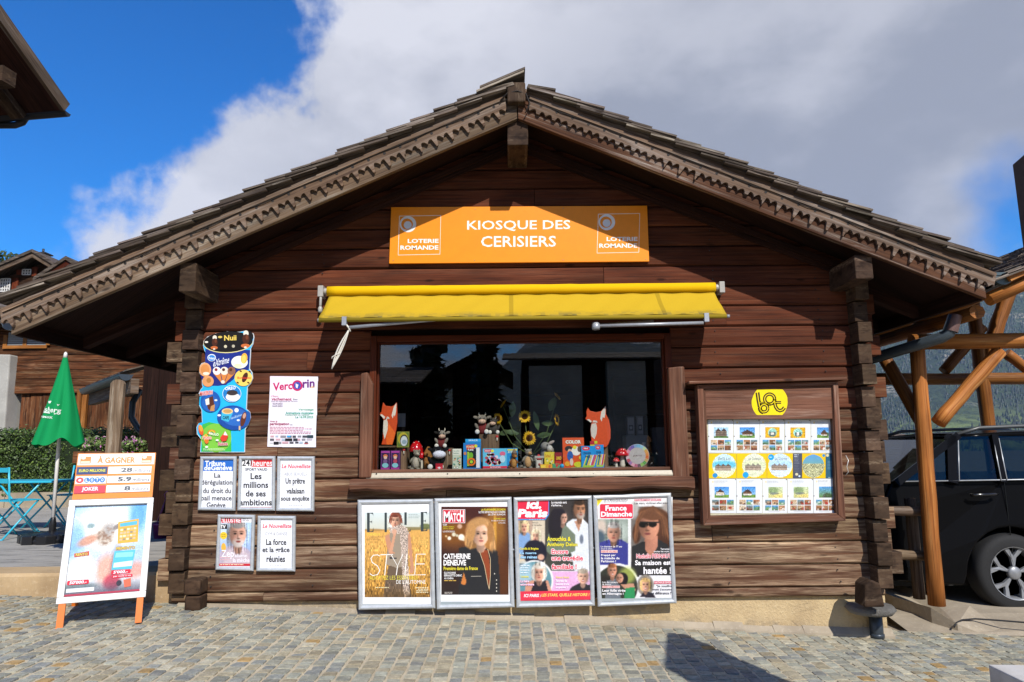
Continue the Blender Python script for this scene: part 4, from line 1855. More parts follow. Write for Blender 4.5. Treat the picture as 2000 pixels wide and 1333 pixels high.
def d1(p):
    p.rect(57, 628, 201, 679, '#2d6cc4')
    p.text('Tribune', 69, 632, 163, 656, '#eef1f6', .03, shear=.12)
    p.text('deGenève', 66, 652, 194, 676, '#eef1f6', .03, shear=.12)
    dk = '#3d3d45'
    p.text('La', 113, 688, 142, 710, dk, .02)
    p.text('dérégulation', 54, 719, 196, 749, dk, .02)
    p.text('du droit du', 62, 757, 189, 781, dk, .02)
    p.text('bail menace', 54, 791, 193, 814, dk, .02)
    p.text('Genève', 78, 822, 165, 847, dk, .02)


def d2(p):
    p.rect(231, 624, 380, 660, '#d4383c')
    p.rect(231, 624, 284, 661, '#e9e6e4')
    p.arc(238, 642, 4, 110, 250, 4, '#2b2b2f', ry=16, up=False)
    p.text('24', 241, 628, 276, 656, '#26262b', .02)
    p.arc(278, 642, 4, -70, 70, 4, '#2b2b2f', ry=16)
    p.text('heures', 287, 628, 379, 657, '#f2ecea', .015)
    p.text('SPORT VAUD', 255, 666, 356, 678, '#4a4a50', .03)
    dk = '#35353b'
    p.text('Les', 279, 688, 330, 717, dk, .025)
    p.text('millions', 247, 728, 360, 757, dk, .025)
    p.text('de ses', 257, 768, 349, 796, dk, .025)
    p.text('ambitions', 229, 808, 376, 837, dk, .025)
    p.rect(232, 843, 378, 846, '#d4585c')


def nouv(p, ox, oy, t1, x1a, x1b, L):
    p.text('Le Nouvelliste', 421 + ox, 648 + oy, 552 + ox, 667 + oy, '#d8304c', .025, shear=.2)
    p.text(t1, x1a, 686 + oy, x1b, 700 + oy, '#85858c', -.008)
    for s, xa, xb, ya, yb in L:
        p.text(s, xa, ya, xb, yb, '#3a3a40', .03)


def d3(p):
    nouv(p, 0, 0, 'ABUS SEXUELS', 433, 536, [('Un prêtre', 439, 528, 711, 746), ('valaisan', 443, 525, 757, 783), ('sous enquête', 418, 548, 794, 822)])
    p.lines(454, 836, 520, 1, 6, 2.5, '#b0b0b4', 3)


def d5(p):
    nouv(p, -87, 273, 'GYM & DANSE', 345, 447, [('La force', 350, 443, 990, 1018), ('et la grâce', 333, 458, 1026, 1058), ('réunies', 352, 437, 1066, 1096)])
    p.lines(360, 1108, 425, 1, 6, 2.5, '#b0b0b4', 4)


def d4(p):
    I = Img(133, 890, 283, 1113, 60, 90, '#b9d3e6', '#8a9fd0')
    I.ell(150, 940, 70, 60, '#dfe9f0', .9, al=.5)
    I.ell(210, 1090, 85, 72, '#b7a9b8', .1)
    I.poly([(192, 1030), (215, 1070), (240, 1035), (270, 1060), (280, 1113), (150, 1113), (165, 1050)], '#c7b6bd')
    I.face(221, 970, 36, 56, '#cf9c86', turn=.2, hair='#8b8683', beard='#cdc6c0', light=1)
    I.noise(.03)
    I.soften(1)
    p.img(I)
    p.rect(136, 893, 236, 917, '#c6283c')
    p.text("L'ILLUSTRÉ", 139, 890, 233, 915, '#f3ecec', .03)
    p.rect(238, 892, 284, 914, '#efecef')
    p.lines(242, 897, 280, 2, 8, 3.4, '#6a6a74', 2)
    p.rect(137, 922, 172, 944, '#1d1a20')
    p.text('TV', 141, 925, 166, 942, '#f4f2f0', .04)
    p.ell(156, 974, 16, 17, '#e9c437')
    p.lines(146, 968, 166, 2, 8, 3, '#a08020', 7)
    p.ell(156, 1028, 11, 20, '#e6b24a')
    p.text('Zep', 146, 1040, 203, 1082, '#f0eef4', .01)
    p.text('allume', 207, 1057, 262, 1073, '#f0eef4', .01)
    p.text('la mèche', 199, 1076, 274, 1096, '#f0eef4', .01)
    p.lines(140, 1072, 196, 2, 9, 3, '#e8b6bc', 9)
    p.rect(134, 1102, 279, 1113, '#c22c3a')
    p.lines(140, 1105, 262, 1, 6, 3.5, '#f0d8b8', 9)


bill('framed newspaper bill with blue masthead, upper left of the five on the wall', [z2(48, 612), z2(214, 612), z2(207, 861), z2(36, 859)], d1)
bill('framed newspaper bill with red 24 masthead between two other bills', [z2(224, 611), z2(391, 611), z2(389, 861), z2(217, 860)], d2)
bill('framed newspaper bill with grey small capitals under its red italic masthead, upper row right', [z2(400, 612), z2(571, 612), z2(568, 864), z2(395, 862)], d3)
bill('framed magazine bill with a grey bearded man, lower row left', [z2(128, 878), z2(298, 880), z2(290, 1137), z2(117, 1132)], d4, '#d8d6de')
bill('framed newspaper bill with red italic masthead, lower row beside the bearded man', [z2(311, 884), z2(484, 885), z2(481, 1139), z2(304, 1138)], d5)

# ---- four large magazine frames on a rail
MG = 'magazine poster frames under the window'


def magazine(label, corners, region, size, draw, paper='#eeeeee', bar=True):
    t, sf = snap_frame('magazine_frame', label, corners, 'poster frame', MG, .033, paper, y=-.062)
    p = Print('print', region, size, sf)
    draw(p)
    p.build('magazine_poster', t)
    return t


def elle(p):
    I = Img(126, 206, 852, 1146, 92, 124, '#cfdad9', '#c3943f')
    hz = 395
    I.rect(120, hz, 860, 1150, '#d9a557')
    I.put(np.clip((I.Y - 560) / 500, 0, 1) * (I.Y > hz), '#9c6f2c', .7)
    I.ell(640, 385, 240, 18, '#7a6a3c', .5, al=.8)
    I.ell(220, 400, 140, 14, '#a07c48', .6, al=.7)
    I.ell(800, 360, 60, 30, '#5f6636', .4, al=.85)
    I.noise(.13, 1, 3, np.clip((I.Y - hz) / 200, 0, 1) * (I.Y > hz))
    I.noise(.10, 1, 6, (I.Y > 700).astype(float))
    I.poly([(390, 800), (350, 1000), (330, 1150), (650, 1150), (610, 900), (600, 800)], '#6a5847')
    I.poly([(360, 780), (400, 440), (470, 400), (560, 420), (600, 600), (600, 800), (480, 820)], '#9a8b78')
    I.poly([(350, 470), (395, 440), (440, 640), (470, 660), (400, 670), (365, 560)], '#c48c6c')
    I.poly([(395, 640), (455, 410), (480, 400), (470, 460), (430, 660)], '#cf9878')
    I.poly([(590, 430), (630, 430), (670, 800), (665, 880), (625, 880), (630, 780)], '#c48c6c')
    I.poly([(400, 700), (480, 705), (480, 720), (400, 718)], '#3f3a38')
    I.face(466, 300, 55, 82, '#d6a488', turn=-.1, hair='#6f3a2c', light=-1, lips='#a8483e')
    I.locks([[(466, 215), (420, 250), (405, 320)], [(470, 215), (520, 250), (535, 320)]], '#6e3a2c', 22, 4)
    sc = I.pm([(395, 380), (520, 340), (590, 370), (612, 420), (606, 640), (622, 1130), (560, 1150), (528, 640), (520, 440), (470, 440), (410, 430)])
    I.put(sc, '#b3a193')
    I.noise(.2, 1, 1, sc)
    I.ell(455, 420, 26, 30, '#d2a084', .3)
    I.put(np.clip((I.Y - 1010) / 160, 0, 1), '#5f4524', .75)
    I.noise(.16, 1, 4, (I.Y > 980).astype(float))
    p.img(I)
    dk = '#3b4344'
    for x0 in (152, 748):
        p.rect(x0, 210 - (x0 > 500) * 10, x0 + 30, 425 - (x0 > 500) * 8, dk, up=False)
        o = -10 if x0 > 500 else 0
        p.poly([(x0 + 30, 210 + o), (x0 + 68, 208 + o), (x0 + 70, 250 + o), (x0 + 62, 224 + o), (x0 + 30, 216 + o)], dk, False)
        p.poly([(x0 + 30, 308 + o), (x0 + 50, 304 + o), (x0 + 56, 290 + o), (x0 + 56, 332 + o), (x0 + 50, 316 + o), (x0 + 30, 314 + o)], dk, False)
        p.poly([(x0 + 30, 416 + o), (x0 + 60, 412 + o), (x0 + 72, 372 + o), (x0 + 72, 422 + o), (x0 + 30, 424 + o)], dk, False)
    p.rect(346, 208, 372, 424, dk, up=False)
    p.rect(566, 204, 592, 345, dk, up=False)
    p.poly([(606, 412), (628, 402), (636, 385), (636, 417), (606, 418)], dk)
    yl = '#e8d94a'
    p.text('CHEVEUX', 146, 434, 302, 462, yl, -.006)
    p.text('NOTRE GUIDE', 196, 472, 328, 487, '#6a5638', -.01)
    p.text('DE LA SAISON', 146, 496, 290, 511, '#6a5638', -.01)
    p.lines(612, 226, 735, 3, 18, 5, '#8a9a98', 5)
    p.lines(700, 518, 828, 3, 20, 6, '#c0a85c', 6, right=True)
    wt_ = '#f3efe6'
    L = 9
    p.stroke([(296, 690), (270, 676), (222, 680), (196, 712), (210, 760), (270, 800), (294, 850), (268, 895), (215, 905), (184, 884)], L, wt_, False)
    p.stroke([(300, 675), (440, 672)], L, wt_, False)
    p.stroke([(372, 675), (348, 903)], L, wt_, False)
    p.stroke([(418, 672), (490, 800), (550, 670)], L, wt_, False)
    p.stroke([(490, 800), (476, 903)], L, wt_, False)
    p.stroke([(592, 670), (572, 900), (680, 898)], L, wt_, False)
    p.stroke([(800, 668), (698, 669), (680, 898), (802, 896)], L, wt_, False)
    p.stroke([(690, 778), (790, 776)], L, wt_)
    p.text('ADOPTEZ LES ESSENTIELS', 180, 908, 712, 952, yl, -.004, tilt=-.006)
    p.text("DE L'AUTOMNE", 476, 954, 800, 998, wt_, .0, tilt=-.006)
    p.lines(246, 1034, 408, 1, 8, 8, '#e6dcae', 3)
    p.lines(680, 1036, 830, 4, 17, 8, '#eadfb8', 8, right=True)
    p.rect(86, 1222, 868, 1246, '#9aa2a6')


def match(p):
    I = Img(96, 142, 842, 1118, 92, 124, '#47211c', '#2b2220')
    I.ell(240, 440, 230, 160, '#8a5420', .9, al=.8)
    I.ell(690, 430, 130, 330, '#a8712c', .8, al=.75)
    I.ell(770, 900, 120, 330, '#5a3018', .9, al=.9)
    for x, y, r_, c in ((185, 492, 20, '#f0ead6'), (235, 450, 22, '#d8d2b8'), (270, 462, 15, '#c9c2a6'), (318, 480, 34, '#f6f0de'), (345, 500, 22, '#e8e0c8'), (150, 470, 12, '#d0b080'), (300, 360, 26, '#c9a288')):
        I.ell(x, y, r_, r_, c, .4)
    I.ell(690, 430, 18, 220, '#d9a040', .7, al=.8)
    I.poly([(290, 600), (440, 570), (560, 640), (640, 560), (720, 640), (740, 860), (745, 1118), (290, 1118), (300, 900)], '#28282a')
    I.poly([(310, 1000), (345, 870), (372, 960), (365, 1012)], '#c9793a')
    I.poly([(520, 620), (610, 620), (640, 800), (630, 1060), (612, 990), (575, 800)], '#8e4326')
    I.poly([(475, 580), (600, 580), (560, 650)], '#d8a98c')
    I.ell(520, 430, 158, 175, '#b07f4e', .12)
    I.ell(430, 520, 80, 90, '#a8763f', .25)
    I.ell(640, 540, 60, 90, '#a06c38', .3)
    I.face(530, 452, 88, 124, '#e3b597', turn=.25, light=1, lips='#c0625c', brow='#7a5636')
    I.locks([[(560, 300), (470, 320), (410, 420), (400, 540)], [(580, 300), (500, 310), (440, 380), (420, 520), (400, 590)], [(600, 310), (650, 380), (665, 480), (650, 620)], [(540, 290), (620, 320), (655, 440), (680, 600)], [(530, 300), (440, 350), (385, 470), (380, 560)]], '#c08f5a', 60, 7)
    I.ell(500, 320, 115, 40, '#b98a56', .5, rot=-12)
    I.ell(430, 420, 45, 110, '#b98852', .3, rot=8)
    I.ell(640, 430, 35, 110, '#a87644', .3)
    I.noise(.035)
    I.soften(1)
    p.img(I)
    p.stroke([(520, 640), (575, 800), (612, 1000), (628, 1060)], 6, '#c9b28a', False)
    p.stroke([(610, 610), (640, 720), (640, 900), (628, 1060)], 6, '#c9b28a', False)
    p.stroke([(425, 914), (540, 912)], 5, '#b8b0a0')
    for y in (885, 955, 998, 1040, 1078):
        p.ell(708 if y > 900 else 686, y, 6, 8, '#c9c2b4', up=False)
    p.layer += 1
    p.rect(110, 172, 360, 324, '#e9e2e0')
    p.rect(116, 178, 354, 318, '#c82a3e')
    p.text('PARIS', 190, 180, 288, 206, '#e9a0a0', .03)
    wt_ = '#f2efec'
    p.text('M', 124, 195, 190, 310, wt_, .03)
    p.text('ATC', 186, 212, 302, 309, wt_, .03)
    p.text('H', 302, 182, 346, 309, wt_, .03)
    yl = '#e8d83a'
    p.text('LA POUPONNIÈRE DE DAECH', 538, 160, 806, 188, yl, .02, tilt=-.012)
    p.text('NOTRE REPORTAGE AUX CONFINS', 510, 192, 806, 216, wt_, .01, tilt=-.01)
    p.text("DE L'ÉTAT ISLAMIQUE", 615, 217, 806, 242, wt_, .01, tilt=-.01)
    p.text('MORTIMER SANDRE', 680, 268, 806, 284, yl, .0)
    p.text('POURQUOI LA FAMILLE', 652, 291, 806, 306, wt_, .0)
    p.text('SE DÉCHIRE', 728, 313, 806, 328, wt_, .0)
    p.text('RUGBY', 114, 334, 160, 352, wt_, .01)
    p.text('ALDRITT, RAMOS,', 114, 358, 240, 374, yl, .0)
    p.text('DUPONT, JALIBERT', 114, 380, 234, 396, yl, .0)
    p.text('LE RÊVE BLEU', 114, 404, 244, 426, wt_, .0)
    p.text('CATHERINE', 120, 662, 418, 724, wt_, .035, tilt=-.006)
    p.text('DENEUVE', 120, 732, 370, 796, wt_, .035, tilt=-.006)
    p.text('Première dame de France', 122, 806, 500, 846, yl, .02, tilt=-.006)
    p.text('ELLE INCARNE', 128, 864, 256, 886, wt_, .02)
    p.text('BERNADETTE CHIRAC', 128, 892, 324, 916, wt_, .02)
    p.text('AU CINÉMA', 128, 922, 232, 946, wt_, .02)
    p.lines(128, 956, 285, 1, 8, 10, '#c9a24a', 5)
    p.lines(132, 1088, 235, 2, 12, 6, '#b8b0a8', 5)
    p.rect(78, 1194, 874, 1240, '#98a2a6')


def ici(p):
    I = Img(56, 92, 872, 1110, 100, 124, '#3a3432', '#4a4642')
    I.ell(560, 640, 200, 330, '#3f4438', .5, al=.5)
    # man
    I.poly([(600, 360), (660, 310), (780, 300), (855, 370), (870, 880), (690, 880), (640, 600)], '#d9dde0')
    I.poly([(690, 330), (770, 330), (740, 450)], '#b8866a')
    I.face(748, 205, 62, 98, '#b5805f', turn=.7, hair='#3a2a20', beard='#a89c90', light=1, brow='#2a201a')
    I.ell(770, 530, 22, 50, '#555f6e', .3, al=.8)
    # woman in green
    I.poly([(375, 660), (400, 480), (460, 400), (600, 380), (700, 480), (700, 660), (560, 720), (420, 700)], '#6f7a66')
    I.ell(480, 380, 78, 190, '#231f24', .1)
    I.face(560, 290, 48, 72, '#c99880', turn=.7, light=1, brow='#2a201a')
    I.ell(520, 260, 75, 68, '#241f26', .15, rot=-20)
    I.ell(500, 320, 45, 120, '#241f26', .2)
    I.face(575, 300, 34, 55, '#cfa088', turn=.6, light=1, brow='#2a201a', neck=False)
    # left column
    I.rect(60, 320, 366, 800, '#cfc0a8')
    I.rect(60, 320, 225, 520, '#b59a86')
    I.ell(140, 580, 100, 130, '#7e9fc9', .1)
    I.face(135, 395, 42, 60, '#dba68a', hair='#dcc393', style='bob', light=1, smile=.3)
    I.ell(255, 680, 130, 150, '#1f1f2c', .08)
    I.face(262, 500, 42, 62, '#d8a68c', turn=-.3, hair='#d2c09e', style='long', light=-1)
    I.ell(250, 620, 95, 80, '#20202c', .15)
    I.ell(320, 730, 38, 34, '#d3a48c', .3)
    # pink corner
    I.rect(430, 888, 880, 1110, '#dcaad0')
    I.rect(430, 884, 880, 892, '#e8e0e6')
    I.poly([(630, 1110), (660, 1060), (760, 1010), (860, 1040), (875, 1110)], '#2c2a2e')
    I.face(786, 950, 56, 76, '#e0b096', hair='#a89a88', light=-1, smile=1.0, lips='#b8524a')
    # round portrait
    I.ell(250, 990, 208, 228, '#e9e6e2', .03)
    I.ell(246, 996, 192, 215, '#5f8a94', .04)
    I.ell(140, 900, 110, 110, '#a9c7d4', .5, al=.8)
    I.poly([(140, 1110), (160, 1000), (250, 985), (400, 990), (440, 1110)], '#c99078')
    I.poly([(210, 1110), (250, 990), (370, 990), (400, 1110)], '#28242a')
    I.face(300, 905, 62, 88, '#d9a288', hair='#e2d6c6', style='bob', light=1, lips='#b86858')
    I.noise(.03)
    I.soften(1)
    p.img(I)
    p.poly([(56, 94), (412, 96), (410, 262), (370, 318), (60, 320)], '#3f86c8')
    p.poly([(56, 94), (404, 96), (402, 252), (364, 306), (60, 306)], '#d92a44')
    wt_ = '#f4f0f0'
    p.text('ici.', 156, 98, 322, 196, wt_, .05, shear=.16)
    p.text('Paris', 62, 196, 388, 290, wt_, .05, shear=.16)
    p.lines(190, 308, 362, 1, 8, 9, '#8ab4dc', 4)
    p.text('Le mauvais sort', 436, 108, 606, 136, wt_, .02)
    p.text("s'acharne...", 436, 141, 562, 166, wt_, .02)
    p.text('Panique', 222, 340, 290, 358, '#4a4038', .0)
    p.text('à Versailles', 222, 366, 330, 382, '#4a4038', .0)
    yl = '#eedf3e'
    p.text('Anouchka &', 388, 502, 652, 552, yl, .025, halo='#4a4a3c', hw=2)
    p.text('Anthony Delon', 388, 566, 726, 622, yl, .025, halo='#4a4a3c', hw=2)
    rd = '#d83a52'
    p.text('Encore', 438, 640, 622, 694, rd, .03, halo='#f2e8e8', hw=6)
    p.text('une tragédie', 440, 712, 786, 784, rd, .03, halo='#f2e8e8', hw=6)
    p.text('familiale !', 440, 806, 716, 864, rd, .03, halo='#f2e8e8', hw=6)
    p.text('Camilla & Brigitte', 84, 622, 294, 654, yl, .02)
    p.text('La guerre', 92, 672, 270, 702, '#a8d4ee', .03, halo='#2a5a86', hw=2)
    p.text('des reines', 92, 712, 276, 744, '#a8d4ee', .03, halo='#2a5a86', hw=2)
    p.lines(94, 818, 200, 4, 26, 9, '#e0e8ea', 3)
    p.text('Louane', 98, 930, 184, 956, yl, .02)
    p.text('La mère', 94, 980, 190, 1010, '#f0e4ec', .02, halo='#c05a92', hw=2)
    p.text('extraordinaire', 94, 1018, 244, 1044, '#f0e4ec', .02, halo='#c05a92', hw=2)
    p.text('Sharon Stone', 486, 940, 632, 964, '#f0e25a', .01)
    p.text('Secrets de', 486, 976, 610, 1006, '#f6f0f4', .02)
    p.text("beauté d'une", 486, 1014, 634, 1040, '#f6f0f4', .02)
    p.text('soyeuse !', 486, 1050, 614, 1080, '#f6f0f4', .02)
    p.poly([(82, 1110), (880, 1098), (884, 1200), (86, 1214)], '#d9344a')
    p.text('ICI PARIS :', 132, 1138, 316, 1174, wt_, .03, shear=.15, tilt=-.012)
    p.text('LES STARS, QUELLE HISTOIRE !', 326, 1134, 852, 1172, '#efe06a', .015, shear=.15, tilt=-.012)
    p.rect(86, 1216, 886, 1250, '#9aa4a6', t=-8)


def dimanche(p):
    I = Img(62, 90, 900, 1216, 102, 136, '#e6e4e2', '#dcdad8')
    I.rect(438, 196, 880, 960, '#6f6862')
    I.ell(480, 240, 50, 90, '#b0aaa4', .6)
    I.ell(840, 230, 60, 80, '#a39a92', .7)
    I.rect(74, 336, 405, 830, '#8d978c')
    I.ell(110, 430, 60, 90, '#c9b8a8', .6)
    I.ell(350, 470, 60, 100, '#a9b3a8', .6)
    I.ell(90, 540, 60, 80, '#4a5a66', .6)
    I.poly([(80, 840), (80, 600), (200, 560), (330, 560), (410, 610), (410, 840)], '#3a3d86')
    I.poly([(180, 560), (320, 560), (230, 630)], '#2f3070')
    I.face(246, 490, 70, 100, '#bb8a72', hair='#a8a29c', light=-1, brow='#8a8078')
    # woman with sunglasses
    I.ell(700, 390, 195, 180, '#5a3826', .12)
    I.ell(800, 480, 90, 190, '#4a2d1f', .2, rot=-15)
    I.ell(500, 500, 45, 110, '#4e3022', .3)
    I.poly([(438, 980), (450, 640), (560, 590), (740, 560), (850, 620), (895, 760), (900, 980)], '#2b2a2a')
    I.poly([(590, 560), (735, 520), (735, 640), (660, 770), (600, 680)], '#b57a62')
    I.face(640, 415, 112, 150, '#c08468', turn=-.45, light=1, shades=True, lips='#96504a', neck=False)
    I.ell(660, 275, 140, 75, '#6a442e', .2, rot=8)
    I.ell(800, 400, 40, 120, '#553422', .3)
    I.locks([[(660, 215), (560, 260), (510, 360), (490, 560)], [(690, 215), (590, 250), (530, 330)], [(700, 220), (790, 300), (830, 430), (870, 560)], [(680, 215), (770, 270), (800, 380), (810, 520)], [(720, 230), (820, 330), (860, 480)]], '#6f4830', 70, 6, .4)
    I.rect(425, 950, 900, 980, '#262525')
    I.rect(405, 336, 436, 960, '#e6e4e2')
    # round couple
    I.ell(280, 1080, 252, 255, '#e6e4e2', .02)
    I.ell(275, 1090, 238, 240, '#33352c', .03)
    I.ell(400, 960, 90, 90, '#b9c45a', .6, al=.7)
    I.ell(150, 1020, 70, 60, '#2a2622', .6)
    I.poly([(150, 1216), (170, 1020), (300, 990), (330, 1216)], '#6a7078')
    I.face(232, 910, 48, 68, '#c98f74', hair='#8e5a3a', light=1, smile=.6, turn=.3)
    I.ell(345, 1000, 62, 72, '#1f1a1c', .15)
    I.face(315, 992, 40, 54, '#c08c72', turn=-.3, light=1, smile=1, brow='#2a201a', neck=False)
    I.poly([(320, 1060), (470, 1050), (490, 1130), (420, 1150)], '#c08c72')
    I.poly([(380, 1100), (480, 1090), (480, 1216), (360, 1216)], '#2f8a52')
    I.rect(530, 960, 900, 1216, '#e4e2e4')
    I.ell(600, 1070, 92, 118, '#8d8478', .04)
    I.poly([(535, 1200), (600, 1120), (690, 1170), (715, 1210)], '#2c2830')
    I.face(600, 1070, 46, 64, '#d6a286', hair='#c8a268', style='bob', light=-1, smile=.7)
    I.noise(.03)
    I.soften(1)
    p.img(I)
    p.poly([(60, 110), (136, 108), (62, 200)], '#f0dc3a')
    p.lines(66, 124, 98, 2, 18, 8, '#a08a20', 3)
    p.text('LE 1er MAGAZINE PEOPLE', 140, 118, 402, 138, '#6a6a70', .02, tilt=-.012)
    p.lines(140, 144, 406, 1, 8, 6, '#8a8a90', 3, tilt=-.012)
    p.rrect(90, 166, 464, 332, 18, '#e8e4e4')
    p.rrect(95, 170, 460, 327, 16, '#d83248')
    wt_ = '#f4f0f0'
    p.text('France', 156, 186, 392, 246, wt_, .035, tilt=-.015)
    p.text('Dimanche', 106, 254, 452, 312, wt_, .035, tilt=-.015)
    p.rect(476, 112, 776, 140, '#e9c4c8', t=-4)
    p.text('HARCÈLEMENT SCOLAIRE', 480, 112, 774, 138, '#b83a4c', .02, tilt=-.012)
    p.text('Les stars, victimes elles aussi', 476, 150, 850, 176, '#4c4c52', .01, tilt=-.012)
    p.text('Le chanteur de 77 ans', 104, 630, 340, 650, wt_, .01)
    p.text('sous le choc...', 104, 656, 248, 672, wt_, .01)
    p.rect(106, 680, 290, 710, '#e9c9c4')
    p.text('HERVÉ VILARD', 110, 682, 286, 706, '#c85a5c', .02)
    p.text('Frappé par', 108, 724, 270, 752, wt_, .02)
    p.text('la maladie de', 108, 756, 312, 782, wt_, .02)
    p.text('Parkinson !', 108, 790, 272, 816, wt_, .02)
    p.text('Terrorisée', 766, 658, 878, 678, wt_, .015)
    p.text('toutes les nuits...', 690, 684, 880, 704, wt_, .015)
    p.text('Nathalie PERNAUT', 500, 722, 884, 772, '#d0485c', .02, halo='#efe2e2', hw=4, tilt=-.008)
    p.text('Sa maison est', 484, 792, 886, 848, wt_, .03, tilt=-.008)
    p.text('hantée !', 578, 866, 886, 946, wt_, .03, tilt=-.008)
    p.text('Loin des rumeurs', 122, 1026, 290, 1046, wt_, .01)
    p.text('de divorce', 122, 1050, 218, 1068, wt_, .01)
    p.rect(120, 1074, 316, 1100, '#e9c9c4')
    p.text('HARRY et MEGHAN', 124, 1076, 312, 1096, '#c85a5c', .02)
    p.text('Leur folle virée', 122, 1112, 378, 1142, wt_, .025)
    p.text('en Allemagne !', 122, 1150, 356, 1182, wt_, .025)
    p.rect(694, 1024, 896, 1054, '#c8485c')
    p.text('NATHALIE SIMON', 700, 1028, 890, 1050, '#f2dcdc', .02)
    p.text('"Je souffre', 720, 1066, 896, 1094, '#46464c', .015)
    p.text("mais j'assume", 680, 1102, 896, 1132, '#46464c', .015)
    p.text('ma différence !"', 652, 1140, 896, 1170, '#46464c', .015)
    p.rect(106, 1218, 906, 1250, '#a0a8aa', t=-8)


magazine('framed magazine poster of a woman in a knitted scarf in a wheat field', [(698, 977), (846, 975), (850, 1189), (700, 1192)], (690, 965, 860, 1200), (964, 1333), elle)
magazine('framed magazine poster of a blonde woman in a dark zipped jacket', [(848, 974), (999, 971), (1005, 1187), (853, 1191)], (845, 965, 1010, 1200), (936, 1333), match)
magazine('framed magazine poster with a red bottom banner and a man in a white shirt', [(1003, 972), (1156, 968), (1162, 1184), (1009, 1188)], (1000, 960, 1170, 1195), (964, 1333), ici)
magazine('framed magazine poster of a woman in sunglasses, rightmost of the four', [(1158, 968), (1311, 963), (1322, 1179), (1168, 1186)], (1155, 955, 1330, 1190), (993, 1333), dimanche, '#e4e4e4')
b = MB('metal')
b.col = hx('#9a9c9e')
b.tube([W(712, 1080, -.03), W(1300, 1068, -.03)], .008, 8)
b.build('hanging_rail', kiosk)

# ---- notice cabinet
nb = thing('notice_board', 'brown wooden notice cabinet full of house listings, right of the window', 'notice board', W(1505, 890, 0))
YC = -.115
oc = [(1362, 752), (1637, 745), (1652, 1018), (1374, 1027)]
ic_t = [(1374, 760), (1627, 753), (1638, 1006), (1384, 1012)]
b = MB('cabinet_wood')
b.tone(.9, 1.0)
OC, IC = [W(*q, YC) for q in oc], [W(*q, YC) for q in ic_t]
for i in range(4):
    j = (i + 1) % 4
    b.prism([OC[i], OC[j], IC[j], IC[i]], (0, .108, 0), uvdir=OC[j] - OC[i])
b.build('cabinet_frame', nb, bevel=.004)
b = MB('cabinet_wood')
b.tone(.8, .85)
ic2 = [(1378, 764), (1624, 757), (1634, 1003), (1388, 1008)]
I2, IC2 = [W(*q, YC + .014) for q in ic2], [W(*q, YC + .014) for q in ic_t]
for i in range(4):
    j = (i + 1) % 4
    b.prism([IC2[i], IC2[j], I2[j], I2[i]], (0, .05, 0), uvdir=OC[j] - OC[i])
b.build('inner_moulding', nb, bevel=.003)
b = MB('cabinet_wood')
b.tone(1.1, 1.2)
b.prism([W(1346, 745, -.16), W(1655, 737, -.16), W(1655, 742, -.16), W(1346, 750, -.16)], (0, .155, 0))
b.build('top_board', nb, bevel=.004)
b = MB(['paint'])
b.col = hx('#c9c2a4')
b.prism([W(*q, YC + .065) for q in ic_t], (0, .012, 0))
b.build('pin_panel', nb)
b = MB('cabinet_wood')
b.tone(1.0, 1.05)
b.prism([W(1374, 760, YC + .02), W(1627, 753, YC + .02), W(1630, 818, YC + .02), W(1377, 819, YC + .02)], (0, .04, 0))
b.build('header_panel', nb)
b = MB('metal')
b.col = (.7, .68, .62)
b.tube([W(1652, 890, YC), W(1657, 900, YC - .02), W(1654, 912, YC - .03), W(1657, 922, YC - .015), W(1651, 930, YC)], .003, 6)
b.build('hook', nb)
# round sticker with linked letters
Z6 = ((1320, 700, 1680, 1060), (1333, 1333))
p = Print(['print'], Z6[0], Z6[1], wall_surf(YC + .019))
P = []
for k in range(48):
    a = 2 * math.pi * k / 48
    P.append((678 + 130 * math.cos(a), max(226, min(411, 319 + 130 * math.sin(a)))))
p.poly([(x + (3 if y < 300 else 0), y) for x, y in P], '#f0d60c')
dk, yl = '#3a2a14', '#f0d60c'
for wd, cl in ((30, dk), (6, yl)):
    p.stroke([(590, 248), (597, 300), (607, 352)], wd, cl, False)
    p.arc(638, 362, 27, 0, 360, wd * (.8 if wd > 9 else 1), cl, 22, up=False)
    p.arc(638, 362, 30, 100, 190, wd, cl, 12, up=False)
    p.arc(678, 296, 36, 0, 360, wd * .85 if wd > 9 else wd, cl, 22, up=False)
    p.stroke([(714, 296), (716, 330), (722, 352), (735, 372), (752, 380), (772, 374), (786, 356)], wd * .9 if wd > 9 else wd, cl, False)
    p.stroke([(605, 322), (650, 326), (690, 334)], wd * .5, cl, False)
    p.stroke([(716, 322), (762, 320)], wd * .7, cl)
p.build('round_sticker', nb)

# pinned sheets
Z8 = ((1360, 800, 1660, 1020), (1818, 1333))
YB2 = YC + .0645
SG = 'listing sheets pinned in the notice cabinet'


